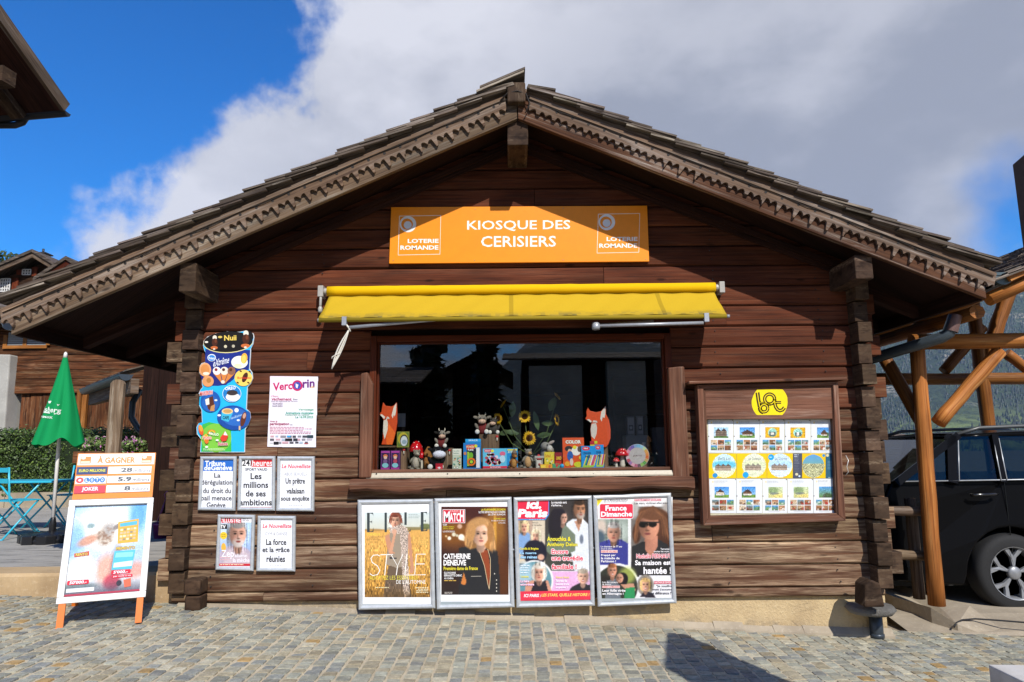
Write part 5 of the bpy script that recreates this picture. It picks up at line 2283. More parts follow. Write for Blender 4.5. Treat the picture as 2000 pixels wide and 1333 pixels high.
def photo(p, x0, y0, x1, y1, kind, seed, t=0.0):
    w = max(10, int((x1 - x0) / 9))
    h = max(8, int((y1 - y0) / 9))
    r = random.Random(seed)
    if kind == 'house':
        I = Img(x0, y0, x1, y1, w, h, '#3f86cf', '#a9cbe2')
        I.rect(x0, y0 + (y1 - y0) * .72, x1, y1, '#6f9440')
        cx, hw = (x0 + x1) / 2 + r.uniform(-.1, .1) * (x1 - x0), (x1 - x0) * r.uniform(.26, .38)
        yb, yt = y0 + (y1 - y0) * .8, y0 + (y1 - y0) * .42
        I.ell(x0 + (x1 - x0) * r.random(), y0 + (y1 - y0) * .66, (x1 - x0) * .3, (y1 - y0) * .22, '#3f5a34', .4)
        I.rect(cx - hw, yt + 8, cx + hw, yb, r.choice(['#6a4a36', '#8c7a66', '#c9b9a0']))
        I.rect(cx - hw, yb - (y1 - y0) * .14, cx + hw, yb, '#d8d2c4')
        I.poly([(cx - hw * 1.2, yt + 14), (cx, y0 + (y1 - y0) * .2), (cx + hw * 1.2, yt + 14)], '#4c3a32')
    elif kind == 'twin':
        I = Img(x0, y0, x1, y1, w, h, '#9cc4e0', '#c9dbe4')
        m_ = (x0 + x1) / 2
        for cx in (x0 + (x1 - x0) * .3, x0 + (x1 - x0) * .7):
            I.rect(cx - (x1 - x0) * .2, y0 + (y1 - y0) * .35, cx + (x1 - x0) * .2, y0 + (y1 - y0) * .9, '#8a7868')
            I.poly([(cx - (x1 - x0) * .27, y0 + (y1 - y0) * .42), (cx, y0 + (y1 - y0) * .1), (cx + (x1 - x0) * .27, y0 + (y1 - y0) * .42)], '#4a3a34')
            for k in range(3):
                I.rect(cx - (x1 - x0) * .18, y0 + (y1 - y0) * (.48 + .15 * k), cx + (x1 - x0) * .18, y0 + (y1 - y0) * (.52 + .15 * k), '#4f4038')
        I.rect(x0, y0 + (y1 - y0) * .86, x1, y1, '#5a7a3c')
    elif kind == 'plan':
        I = Img(x0, y0, x1, y1, w, h, '#dca820', '#dca820')
        I.ell((x0 + x1) / 2, (y0 + y1) / 2, (x1 - x0) * .3, (y1 - y0) * .42, '#9ad0c4', .2)
        I.rect(x0 + (x1 - x0) * .3, y0 + (y1 - y0) * .45, x0 + (x1 - x0) * .72, y0 + (y1 - y0) * .85, '#5a6a66')
        I.rect(x0 + (x1 - x0) * .4, y0 + (y1 - y0) * .5, x0 + (x1 - x0) * .6, y0 + (y1 - y0) * .75, '#e6e2d4')
    elif kind == 'valley':
        I = Img(x0, y0, x1, y1, w, h, '#c2cfa8', '#c9c27c')
        I.ell(x0 + (x1 - x0) * .3, y0 + (y1 - y0) * .3, (x1 - x0) * .4, (y1 - y0) * .28, '#8aa070', .5)
        I.ell(x0 + (x1 - x0) * .4, y0 + (y1 - y0) * .6, (x1 - x0) * .32, (y1 - y0) * .1, '#7c8478', .4)
        I.ell(x0 + (x1 - x0) * .8, y0 + (y1 - y0) * .9, (x1 - x0) * .5, (y1 - y0) * .25, '#d8c878', .4)
    else:
        base = r.choice(['#a9784e', '#b58a66', '#8a5a3a', '#c9a884', '#6f8f9c', '#d3c2a8', '#9c5f40'] if kind == 'room' else ['#4f8fd0', '#5a9ad4'])
        I = Img(x0, y0, x1, y1, w, h, base, r.choice(['#7a5236', '#8c7a5c', '#c2b49c']) if kind == 'room' else '#6a8a4a')
        for k in range(4):
            I.ell(r.uniform(x0, x1), r.uniform(y0 + (y1 - y0) * .4, y1), (x1 - x0) * r.uniform(.1, .3), (y1 - y0) * r.uniform(.1, .3),
                  r.choice(['#e0d8cc', '#5a3a28', '#a83c30', '#d8b088', '#48402f'] if kind == 'room' else ['#3f5a34', '#7a9a50', '#5a5a50', '#d8dcd8']), .4, al=.8)
    I.noise(.10)
    p.img(I)


def listing(label, x0, y0, x1, y1, hx_, kind, seed, photos=None, cut=None):
    """one pinned sheet in cabinet coordinates"""
    p = Print('print', Z8[0], Z8[1], wall_surf(YB2 - .0004 - (seed % 3) * .0012))
    p.rect(x0, y0, x1, y1, '#dfe2e3')
    W_ = x1 - x0
    p.rect(x0 + .10 * W_, y0 + 22, x0 + .17 * W_, y0 + 44, hx_)
    p.lines(x0 + .19 * W_, y0 + 22, x0 + .68 * W_, 2, 13, 5, '#9aa0a4', seed)
    p.lines(x0 + .19 * W_, y0 + 54, x0 + .55 * W_, 2, 16, 3, '#c4c8ca', seed + 1)
    r = random.Random(seed)
    h = y1 - y0
    mx0 = x0 + W_ * r.uniform(.2, .27)
    my0 = y0 + h * .23
    photo(p, mx0, my0, mx0 + W_ * r.uniform(.52, .62), my0 + h * .32, kind, seed)
    for j in range(2):
        for i in range(3):
            a = x0 + W_ * (.11 + .275 * i)
            c = y0 + h * (.61 + .165 * j)
            photo(p, a, c, a + W_ * .25, c + h * .145, r.choice(['room', 'room', 'view']), seed * 10 + i + 3 * j)
    p.lines(x0 + .25 * W_, y1 - 24, x0 + .8 * W_, 1, 8, 3, '#b8bcbe', seed + 2)
    # pins
    p.ell(x0 + 6, (y0 + y1) / 2, 6, 6, '#6a5a4a', up=False)
    p.ell(x1 - 8, y0 + 6, 6, 6, '#6a5a4a')
    o = p.build('listing_sheet')
    tag(o, label, 'sheet', SG)


xs = [(140, 436), (440, 748), (750, 1042), (1048, 1352), (1356, 1622)]
kinds = ['twin', 'house', 'plan', 'plan', 'house']
labs = ['white listing sheet with a double gabled chalet photo, top left in the cabinet',
        'white listing sheet with a small chalet on a green slope, second in top row',
        'white listing sheet with a yellow framed green drawing, middle of the cabinet top row',
        'white listing sheet with a yellow framed drawing, fourth in the cabinet top row',
        'white listing sheet with a brown house photo, top right in the cabinet']
for i, (a, c) in enumerate(xs):
    listing(labs[i], a + (3 if i else 0), 122 + random.uniform(-3, 3), c, 514, '#ecd48a', kinds[i], 11 + i)
xs = [(152, 472), (476, 778), (784, 1074), (1080, 1384), (1388, 1660)]
kinds = ['house', 'house', 'valley', 'valley', 'view']
labs = ['white listing sheet with a white chalet on a lawn, bottom left in the cabinet',
        'white listing sheet with a hut beside dark trees, second in the cabinet bottom row',
        'white listing sheet with a pale valley drawing, middle of the cabinet bottom row',
        'white listing sheet with a yellow green valley drawing, fourth in the cabinet bottom row',
        'white listing sheet with a blue mountain photo, bottom right in the cabinet']
for i, (a, c) in enumerate(xs):
    listing(labs[i], a, 822 + random.uniform(-3, 3), c, 1228, '#f0d8b0', kinds[i], 31 + i)


def flyer(label, x0, x1, draw, base):
    p = Print('print', Z8[0], Z8[1], wall_surf(YB2 - .003))
    p.rect(x0, 522, x1, 815, base)
    draw(p)
    o = p.build('flyer')
    tag(o, label, 'flyer', 'flyers across the middle of the notice cabinet')


def disc(p, cx, cy, r, top, mid, low, roof, title=None, tx=(0, 0)):
    I = Img(cx - r, cy - r, cx + r, cy + r, 34, 34, top, low)
    I.ell(cx, cy - r * .1, r * 1.2, r * .32, mid, .5, al=.7)
    for k in range(3):
        x = cx - r * .5 + k * r * .42
        I.rect(x - r * .24, cy + r * .02, x + r * .24, cy + r * .4, '#a89684')
        I.rect(x - r * .24, cy + r * .14, x + r * .24, cy + r * .19, '#6a5a4c')
        I.rect(x - r * .24, cy + r * .27, x + r * .24, cy + r * .31, '#6a5a4c')
        I.poly([(x - r * .3, cy + r * .06), (x, cy - r * .16), (x + r * .3, cy + r * .06)], roof)
    I.noise(.07)
    I.cut = ((I.X - cx) ** 2 + (I.Y - cy) ** 2) < r * r
    p.img(I)
    if title:
        p.text(title, tx[0], 562, tx[1], 600, '#4a5258', -.004, shear=.15)


def f1(p):
    disc(p, 330, 668, 140, '#bfe2f2', '#3fb4dc', '#e9e2b0', '#6a5648', 'Bella Lui', (258, 402))
    p.ell(222, 782, 30, 28, '#2f8fcb')


def f2(p):
    disc(p, 684, 664, 140, '#dfe2cc', '#cfd6a8', '#d9dcb8', '#8a8274', 'Les Cotterets', (614, 760))
    p.ell(584, 776, 36, 36, '#1f9fd6')


def f3(p):
    disc(p, 995, 664, 140, '#c9dfec', '#a4cfe6', '#d6e2ea', '#8a7e78', 'Les Cotterets', (930, 1072))
    p.ell(885, 566, 35, 36, '#1f9fd6')
    p.lines(866, 562, 904, 1, 8, 8, '#cfe8f4', 2)


def f4(p):
    p.lines(1158, 532, 1214, 2, 20, 10, '#b8bcc4', 3)
    p.lines(1160, 572, 1222, 5, 16, 5, '#8a8e98', 5)
    p.lines(1160, 660, 1222, 5, 18, 4, '#7a7e88', 6)
    p.ell(1188, 768, 18, 16, '#d8cfa8')
    p.ell(1220, 790, 12, 12, '#c8d8e4')


def f5(p):
    I = Img(1250, 534, 1520, 812, 34, 36, '#5a9bd0', '#8fae6a')
    I.rect(1250, 640, 1520, 812, '#a9a880')
    I.noise(.22, 1, 1, (I.Y > 640).astype(float))
    I.cut = ((I.X - 1385) / 132) ** 2 + ((I.Y - 673) / 138) ** 2 < 1
    p.img(I)
    p.ell(1508, 546, 18, 18, '#3f8fc0')


def f6(p):
    p.ell(1552, 544, 18, 17, '#d8cfa0')
    p.lines(1552, 612, 1632, 6, 18, 4, '#7fa3b4', 6)
    p.lines(1560, 802, 1636, 1, 8, 6, '#a8c0cc', 6)


flyer('yellow flyer with a chalet in a blue round picture, left in the cabinet middle row', 148, 476, f1, '#e6c40f')
flyer('yellow flyer with a pale green round chalet drawing in the cabinet middle row', 480, 834, f2, '#e9c413')
flyer('yellow flyer with a snowy round chalet drawing beside the dark grey strip', 838, 1142, f3, '#ecc316')
flyer('narrow dark grey flyer strip between two yellow flyers in the cabinet', 1145, 1250, f4, '#4c5060')
flyer('yellow flyer with a round picture of a whole village in the cabinet', 1253, 1530, f5, '#e8bd10')
flyer('dark teal blue flyer at the right edge of the cabinet middle row', 1534, 1642, f6, '#2f5f78')

# ================================================================== THINGS IN THE SHOP WINDOW
def mpx(y):
    return (y + CAM_D) / F


def Wx(px, y):
    return W(px, 880, y).x


def Wz(py, y, px=1000):
    return W(px, py, y).z


TOYG = None


def carton(name, label, cat, box, y, thick, base, decals=None, group=None, gloss=True, lift=0.0):
    """printed pack standing on the shelf: box = x0, x1, y0, y1 of its front"""
    x0, x1, y0, y1 = box
    zb = SZ + lift
    cx = (x0 + x1) / 2
    a, c = Wx(x0, y), Wx(x1, y)
    zt = zb + (y1 - y0) * mpx(y)
    sf = lambda u, v, e: Vector((a + (c - a) * u, y - e, zb + (zt - zb) * (1 - v)))
    p = Print(['print'], (0, 0, 1, 1), (100, 100), sf, eps=.0003)
    p.col = hx(base)
    p.box(a, c, y, y + thick, zb, zt)
    if decals:
        decals(p)
    o = p.build(name)
    return tag(o, label, cat, group)


def stump(label, x0, x1, y0, y, depth=.14, lift=0.0, name='wooden_block', shroom=None):
    b = MB(['stump_wood', 'paint'])
    a, c = Wx(x0, y), Wx(x1, y)
    zt = Wz(y0, y)
    n = max(2, int((c - a) / .06))
    for i in range(n):
        b.tone(.75, 1.2)
        b.box(a + (c - a) * i / n, a + (c - a) * (i + 1) / n - .002, y + random.uniform(0, .006), y + depth, SZ + lift, zt, 2)
    o = b.build(name)
    return tag(o, label, 'block', 'wooden blocks carrying the window display'), zt


def mushroom(label, cx, y, zb, h, r, group='red spotted mushrooms in the window', spots=9):
    t = thing('toadstool', label, 'ornament', (Wx(cx, y), y, zb), group)
    c = Vector((Wx(cx, y), y, zb))
    b = MB('plastic')
    b.col = hx('#d9d2c2')
    b.lathe(c, [(r * .34, 0), (r * .40, h * .12), (r * .30, h * .45), (r * .26, h * .7)], 14)
    b.build('stalk', t)
    b = MB('gloss')
    b.col = hx('#c4161c')
    b.lathe(c + Vector((0, 0, h * .62)), [(r * .3, .0), (r * .97, -h * .02), (r, h * .04), (r * .8, h * .2), (r * .45, h * .33), (0, h * .38)], 18)
    b.col = hx('#eee6dc')
    rr = random.Random(int(cx))
    for k in range(spots):
        an, f = rr.uniform(math.pi * .9, math.pi * 2.1), rr.uniform(.3, .85)
        zz = h * (.62 + .38 * (1 - f ** 2) * .95 + .02)
        b.blob(c + Vector((math.cos(an) * r * f, math.sin(an) * r * f, zz)), (r * .09, r * .09, r * .06), 8, 5)
    b.build('cap', t)
    return t


def plush_cow(label, cx, y, zb, s, body, patch, shirt=None, turn=0.0, horns=True, muzzle='#d8b49c', mz=1.0):
    """seated cow soft toy, s = height"""
    t = thing('plush_cow', label, 'soft toy', (Wx(cx, y), y, zb), 'soft toy cows in the window')
    o = Vector((Wx(cx, y), y, zb))
    P = lambda x, yy, z: o + Vector((x * s, yy * s, z * s))
    bd, pt = hx(body), hx(patch)
    b = MB('plush')
    b.blob(P(0, .05, .28), (.25 * s, .2 * s, .30 * s), 16, 12, col=hx(shirt) if shirt else bd)
    hx0 = turn * .12
    b.blob(P(hx0, -.02, .68), (.21 * s, .19 * s, .22 * s), 16, 12, col=bd)
    b.blob(P(hx0 - .10, -.03, .72), (.13 * s, .17 * s, .17 * s), 12, 9, col=pt)
    b.blob(P(hx0 + turn * .12, -.17, .58), (.18 * s * mz, .13 * s * mz, .11 * s * mz), 14, 9, col=hx(muzzle))
    for sx in (-1, 1):
        b.blob(P(sx * .20, -.17, .10), (.10 * s, .21 * s, .10 * s), 12, 8, col=bd)
        b.blob(P(sx * .21, -.36, .11), (.105 * s, .06 * s, .11 * s), 12, 8, col=hx('#e8e4da'))
        b.blob(P(sx * .25, -.06, .36), (.08 * s, .09 * s, .17 * s), 10, 8, Matrix.Rotation(sx * .5, 3, 'Y').to_euler(), col=bd)
        b.blob(P(hx0 + sx * .30, .0, .78), (.13 * s, .04 * s, .07 * s), 10, 7, Matrix.Rotation(-sx * .3, 3, 'Y').to_euler(), col=pt if sx < 0 else bd)
    b.build('body', t)
    b = MB('gloss')
    for sx in (-1, 1):
        b.blob(P(hx0 + turn * .06 + sx * .09, -.205, .73), (.035 * s, .03 * s, .045 * s), 10, 7, col=(.01, .01, .012))
        b.blob(P(hx0 + turn * .06 + sx * .09 - .01, -.23, .745), (.01 * s, .008 * s, .012 * s), 6, 5, col=(.8, .8, .8))
        b.blob(P(hx0 + turn * .12 + sx * .07, -.295, .60), (.016 * s, .012 * s, .016 * s), 6, 5, col=hx('#6a4a40'))
    b.build('eyes_and_nostrils', t)
    if horns:
        b = MB('plush')
        b.col = hx('#d6cbb6')
        for sx in (-1, 1):
            b.tube([P(hx0 + sx * .10, 0, .85), P(hx0 + sx * .16, 0, .93), P(hx0 + sx * .15, 0, 1.02)], [.035 * s, .03 * s, .012 * s], 8)
        b.build('horns', t)
    return t


def marmot(label, cx, y, zb, s, col='#8d8676', belly='#b8ae9c', turn=1, hat=None):
    t = thing('plush_marmot', label, 'soft toy', (Wx(cx, y), y, zb))
    o = Vector((Wx(cx, y), y, zb))
    P = lambda x, yy, z: o + Vector((x * s, yy * s, z * s))
    c1, c2 = hx(col), hx(belly)
    b = MB('plush')
    b.blob(P(0, .04, .33), (.23 * s, .2 * s, .36 * s), 16, 12, col=c1)
    b.blob(P(.02 * turn, -.06, .32), (.17 * s, .15 * s, .28 * s), 14, 10, col=c2)
    b.blob(P(.05 * turn, -.02, .80), (.17 * s, .18 * s, .17 * s), 14, 10, col=c1)
    b.blob(P(.13 * turn, -.14, .76), (.11 * s, .10 * s, .085 * s), 12, 8, col=c2)
    for sx in (-1, 1):
        b.blob(P(.04 + sx * .14, .03, .93), (.045 * s, .03 * s, .05 * s), 8, 6, col=c1)
        b.blob(P(sx * .20, -.10, .45), (.06 * s, .08 * s, .14 * s), 10, 7, Matrix.Rotation(-sx * .5, 3, 'Y').to_euler(), col=c1)
        b.blob(P(sx * .15, -.17, .05), (.10 * s, .15 * s, .06 * s), 10, 7, col=c1)
    b.blob(P(-.24 * turn, .12, .12), (.16 * s, .08 * s, .08 * s), 10, 7, col=c1)
    b.build('body', t)
    b = MB('gloss')
    b.blob(P(.22 * turn, -.2, .80), (.035 * s, .03 * s, .03 * s), 8, 6, col=(.02, .015, .015))
    for sx in (-1, 1):
        b.blob(P(.08 * turn + sx * .075, -.17, .85), (.025 * s, .02 * s, .028 * s), 8, 6, col=(.01, .01, .01))
    b.build('eyes_and_nose', t)
    if hat:
        b = MB('cloth')
        b.col = hx(hat)
        b.lathe(P(.05 * turn, 0, .92), [(.17 * s, 0), (.15 * s, .08 * s), (.05 * s, .28 * s), (0, .34 * s)], 12)
        b.build('cap', t)
    return t


# --- wooden foxes (thick painted boards)
def fox(label, pts, region, y, zb):
    """pts in photo coordinates; board of 28 mm"""
    cx = sum(q[0] for q in pts['body']) / len(pts['body'])
    t = thing('wooden_fox', label, 'fox figure', (Wx(cx, y), y, zb), 'painted wooden foxes in the window')
    yb_ = max(q[1] for q in pts['body'])
    zoff = zb - Wz(yb_, y)
    def sf(px, py, e):
        q = W(px, py, y - e)
        return Vector((q.x, q.y, q.z + zoff))
    b = MB('paint')
    b.col = hx('#d24a12')
    b.prism([sf(px, py, 0) for px, py in pts['body']], (0, .028, 0))
    b.build('board', t, bevel=.002)
    p = Print(['paint'], (0, 0, 2000, 1333), (2000, 1333), sf, eps=.0006)
    for col, q in pts['marks']:
        p.poly(q, col)
    p.build('face_and_chest', t)
    return t


def zf1(x, y):
    return 730 + x * .15, 760 + y * .15


def zf2(x, y):
    return 1020 + x * .15, 760 + y * .15


o, zt = stump('grey wooden block with a small board on top under the left fox', 757, 794, 872, .30, .2)
stL = zt
b = MB('stump_wood')
b.box(Wx(739, .22), Wx(772, .22), .20, .36, zt + .001, zt + .014, 0)
tag(b.build('small_board'), 'small flat board under the fox at the left of the window', 'board')
F1 = dict(body=[zf1(*q) for q in [(100, 710), (118, 640), (118, 560), (128, 470), (130, 390), (100, 345), (78, 325), (80, 300), (100, 285), (105, 240), (122, 160), (150, 205),
                                  (230, 215), (262, 200), (296, 160), (302, 240), (305, 330), (306, 420), (290, 520), (262, 640), (240, 710)]],
          marks=[('#ecdfd0', [zf1(*q) for q in [(296, 168), (262, 215), (232, 330), (245, 370), (262, 320), (275, 345), (290, 280)]]),
                 ('#e6dccc', [zf1(*q) for q in [(128, 400), (170, 370), (185, 430), (180, 520), (150, 620), (140, 640), (120, 540)]]),
                 ('#eae2d6', [zf1(*q) for q in [(82, 322), (105, 315), (150, 350), (135, 380)]]),
                 ('#d8cec0', [zf1(*q) for q in [(160, 372), (175, 345), (200, 355), (205, 378)]]),
                 ('#1c1412', [zf1(*q) for q in [(142, 378), (158, 372), (156, 384), (146, 388)]]),
                 ('#ee6a1c', [zf1(*q) for q in [(190, 430), (282, 560), (262, 640), (240, 710), (165, 710), (160, 620), (182, 520)]])])  # brighter orange below the diagonal: sunlight on the lower body, painted on
fox('orange painted wooden fox looking left at the left edge of the window', F1, None, .24, stL + .014)
o, zt = stump('pale wooden block carrying the right hand fox', 1172, 1188, 874, .32, .1)
F2 = dict(body=[zf2(*q) for q in [(905, 745), (900, 640), (888, 540), (900, 430), (870, 410), (830, 395), (822, 380), (840, 350), (835, 290), (855, 230), (880, 280),
                                  (960, 300), (1030, 285), (1088, 215), (1090, 320), (1130, 400), (1150, 520), (1150, 640), (1120, 720), (1090, 755)]],
          marks=[('#d9cfc4', [zf2(*q) for q in [(1086, 222), (1030, 290), (1015, 385), (1035, 420), (1048, 360), (1070, 375), (1082, 320)]]),
                 ('#cfc6bc', [zf2(*q) for q in [(905, 450), (960, 440), (975, 500), (968, 580), (940, 650), (900, 610), (890, 520)]]),
                 ('#dcd4ca', [zf2(*q) for q in [(840, 395), (870, 388), (905, 415), (895, 435)]]),
                 ('#cfc6bc', [zf2(*q) for q in [(915, 430), (925, 405), (970, 410), (982, 435)]]),
                 ('#1a1210', [zf2(*q) for q in [(895, 428), (910, 420), (908, 438), (898, 440)]])])
fox('red painted wooden fox standing behind the orange pack on the right', F2, None, .30, zt)

# --- blocks, toys, packs
o, zt2 = stump('wooden block with a tiny toadstool tag behind the black cow', 862, 884, 874, .34, .14)
o, zt3 = stump('tall grey wooden block carrying two toy cows in the middle', 936, 975, 848, .34, .16)
o, zt4 = stump('low grey wooden block at the right behind the colour disc', 1248, 1277, 893, .30, .12)
o, zt5 = stump('small wooden block beside the squirrel figure', 822, 838, 892, .28, .08)
for lab, cx, z, yy in (('tiny toadstool tag pinned on the left block', 789, stL, .297), ('tiny toadstool tag on the block behind the black cow', 878, zt2, .337),
                       ('tiny toadstool tag on the tall middle block', 971, zt3, .337), ('tiny toadstool tag on the small block by the squirrel', 829, zt5, .277)):
    b = MB('paint')
    x = Wx(cx, yy)
    b.blob((x, yy - .006, z - .022), (.013, .006, .011), 10, 6, col=hx('#c01a1e'))
    b.blob((x, yy - .006, z - .042), (.006, .005, .018), 8, 6, col=hx('#e2dac8'))
    tag(b.build('toadstool_tag'), lab, 'ornament', 'tiny toadstool tags on the blocks')


def dolls(p):
    for x in (6, 54):
        p.rect(x, 6, x + 40, 94, '#6d3a7c')
        p.rect(x + 4, 14, x + 36, 86, '#3a2350')
        p.ell(x + 20, 30, 10, 9, '#d97a4a')
        p.ell(x + 20, 37, 8, 8, '#e8c2ae')
        p.ell(x + 20, 55, 9, 12, '#b8485e')
        p.ell(x + 20, 76, 14, 12, '#86c8d2')
        p.rect(x, 4, x + 40, 12, '#b04aa0')
        p.rect(x, 88, x + 40, 94, '#a83a8c')


def half(p, i):
    p.rect(4, 3, 96, 97, '#6d3a7c')
    p.rect(12, 12, 88, 86, '#3a2350')
    p.ell(50, 28, 24, 9, '#d97a4a')
    p.ell(50, 36, 18, 8, '#e8c2ae')
    p.ell(50, 55, 22, 12, '#b8485e' if i else '#7c5a8a')
    p.ell(50, 76, 34, 12, '#86c8d2')
    p.rect(4, 3, 96, 12, '#b04aa0')
    p.rect(4, 88, 96, 97, '#a83a8c')


carton('doll_pack', 'narrow purple doll pack, outermost left on the shelf', 'toy pack', (744, 762, 877, 914), .17, .06, '#5c2f6a', lambda p: half(p, 0), 'purple doll packs')
carton('doll_pack', 'narrow purple doll pack, second from the left on the shelf', 'toy pack', (763.5, 781, 877, 914), .17, .06, '#5c2f6a', lambda p: half(p, 1), 'purple doll packs')


def card(p):
    p.rect(6, 5, 94, 95, '#5f7a34')
    p.ell(50, 45, 42, 40, '#b5a832')
    p.ell(58, 56, 34, 38, '#3a3a34')
    p.ell(58, 60, 28, 32, '#c9d2d6')
    p.ell(60, 66, 20, 14, '#8fa3ae')


carton('picture_card', 'green and yellow picture card standing on the left block', 'card', (775, 799, 840, 870), .27, .004, '#8a8a3a', card, lift=stL - SZ)
carton('grey_card', 'plain grey card standing in the dark behind the left fox', 'card', (776, 791, 806, 832), .5, .004, '#8b8d8f', lift=Wz(832, .5) - SZ)
mushroom('large red spotted toadstool behind the marmot on the left', 813, .30, SZ, .245, .062)
mushroom('small red toadstool beside the left marmot', 824, .27, SZ, .155, .026, spots=4)
marmot('grey plush marmot standing in front of the large toadstool', 812, .18, SZ, .172)
b = MB('plush')
x = Wx(834, .27)
b.tube([(x + .02, .27, SZ), (x + .03, .28, SZ + .08), (x + .0, .28, SZ + .15), (x + .015, .27, SZ + .19)], [.02, .03, .028, .012], 10)
b.blob((x, .25, SZ + .06), (.025, .03, .055), col=hx('#8c5c34'))
b.blob((x - .005, .235, SZ + .13), (.02, .022, .02), col=hx('#8c5c34'))
b.C = [hx('#9c6a3a')] * len(b.C)
tag(b.build('squirrel_figure'), 'small brown squirrel figure between marmot and black cow', 'ornament')
t = plush_cow('big black and white plush cow holding a red card', 853, .17, SZ, .215, '#1b1b20', '#1b1b1e', turn=.5, horns=False, muzzle='#e4e6f2', mz=1.45)
carton('red_card', 'little red card with a white cross held by the black cow', 'card', (851, 865, 902, 914), .08, .003, '#b01a2c',
       lambda p: (p.rect(8, 45, 92, 92, '#d83a48'), p.rect(42, 52, 58, 86, '#f0e8e8'), p.rect(28, 62, 72, 74, '#f0e8e8')))
plush_cow('grey plush cow in a red shirt behind the black cow', 862, .36, zt2, .17, '#8a8378', '#2a2826', '#7a3232', turn=.2)
plush_cow('grey plush cow in a red shirt on the tall middle block', 942, .37, zt3, .19, '#7f786e', '#8f877a', '#7c3434')
plush_cow('dark plush cow leaning to the side on the tall middle block', 965, .40, zt3, .16, '#4a4642', '#242322', turn=-.3)


def pastel(p):
    p.rect(0, 0, 100, 30, '#dfe0d0')
    p.text('Quelle', 8, 8, 78, 14, '#5a8a7a', .02)
    p.text('herbe', 8, 18, 70, 24, '#5a8a7a', .02)
    r = random.Random(2)
    for k in range(22):
        p.ell(r.uniform(12, 88), r.uniform(36, 92), r.uniform(6, 13), r.uniform(2, 4), r.choice(['#d98a80', '#7ab09a', '#e0c070', '#e8a8a0', '#6a9a88']), 10, up=False)
    p.layer += 1
    for x in (10, 42):
        p.rect(x, 86, x + 24, 96, '#4a5a58')
        p.rect(x + 4, 87, x + 20, 95, '#e8e6dc')


carton('pastel_box', 'tall narrow pastel box beside the black cow', 'box', (884, 901, 875, 914), .17, .03, '#c2cdb8', pastel)


def plane(p):
    p.rect(3, 2, 97, 98, '#1f7cc4')
    p.rect(20, 22, 78, 94, '#16202c')
    p.rect(74, 18, 94, 95, '#e2e6ea')
    p.poly([(14, 8), (68, 6), (66, 22), (20, 26)], '#cf3a2a')
    p.text('POWER', 18, 10, 62, 20, '#f0d8b0', .03)
    p.text('PLANE', 26, 23, 58, 30, '#f0f0f0', .03)
    p.ell(72, 12, 9, 6, '#d8dc3a')
    p.rect(22, 34, 34, 88, '#9ac43a')
    p.ell(44, 48, 12, 12, '#6fae2f')
    p.ell(46, 72, 24, 15, '#e8741c')
    p.ell(46, 72, 15, 9, '#3a4430')
    p.ell(46, 72, 9, 6, '#a8d838')
    p.ell(10, 40, 8, 6, '#c9825a')


carton('toy_blister_pack', 'blue toy blister pack with a green and orange flyer', 'toy pack', (905, 939, 864, 914), .17, .05, '#2a86cc', plane)
carton('blue_pack', 'bright blue pack standing behind the green and orange flyer', 'toy pack', (909, 939, 855, 912), .25, .03, '#1f86cc',
       lambda p: (p.rect(0, 0, 100, 9, '#2fa4e0'), p.text('SPACE', 20, 2, 80, 7, '#dff0fa', .02)))


def craft(p):
    p.rect(3, 3, 97, 97, '#5fc0e2')
    p.rect(0, 86, 100, 97, '#d02a48')
    p.poly([(6, 4), (36, 4), (32, 20), (8, 18)], '#d0284a')
    p.text('PRINT', 10, 8, 32, 16, '#f4e8ec', .02)
    r = random.Random(3)
    for k in range(30):
        p.ell(r.uniform(14, 84), r.uniform(28, 76), r.uniform(4, 9), r.uniform(5, 11), r.choice(['#e8e0e4', '#d9a8b0', '#c05a78', '#e6d8b8', '#b8485e', '#dcc4d4', '#7a6aa0']), 10, up=False)
    p.layer += 1
    p.ell(40, 12, 6, 7, '#e6e03a')
    p.ell(82, 26, 12, 11, '#d86a8a')
    p.ell(82, 52, 11, 18, '#b8dcec')
    p.text('STICK', 30, 88, 76, 95, '#f6e4ea', .02)


carton('craft_box', 'wide light blue craft box with pink figures', 'toy pack', (943, 990, 875, 914), .17, .05, '#56b4dc', craft)
carton('blue_kit', 'blue kit with yellow lettering beside the light blue craft box', 'toy pack', (990, 1011, 875, 914), .20, .04, '#2490d0',
       lambda p: (p.rect(5, 4, 95, 12, '#e0d84a'), p.text('ATELIER', 8, 14, 90, 24, '#eef4c0', .02), p.ell(50, 60, 30, 20, '#4ab0e0')))
t = marmot('brown plush bear-like toy in a pointed cap holding cones', 1003, .165, SZ, .135, '#8a5a34', '#b8864a', 1, '#7a6a5c')
marmot('grey plush marmot holding small bread loaves', 1030, .18, SZ, .17, '#8f887c', '#c8a070', 1)


def lantern():
    t = thing('grey_lantern', 'little grey lantern with a heart in the front row', 'lantern', (Wx(1053, .17), .17, SZ))
    b = MB('plastic')
    b.col = hx('#a8a49c')
    x = Wx(1053, .17)
    b.box(x - .03, x + .03, .15, .2, SZ, SZ + .012)
    for sx in (-1, 1):
        for sy in (0, 1):
            b.box(x + sx * .026 - .004, x + sx * .026 + .004, .152 + sy * .04, .160 + sy * .04, SZ + .012, SZ + .085)
    b.box(x - .04, x + .04, .145, .205, SZ + .085, SZ + .105)
    b.build('housing', t, bevel=.002)
    b = MB('plastic')
    b.col = hx('#c9c5bc')
    b.box(x - .02, x + .02, .162, .195, SZ + .0125, SZ + .07)
    b.blob((x, .158, SZ + .035), (.010, .004, .010), 8, 6, col=hx('#a03a30'))
    b.build('lamp_glass', t)


lantern()
mushroom('tiny red toadstool standing behind the grey lantern', 1052, .26, SZ, .12, .022, spots=3)
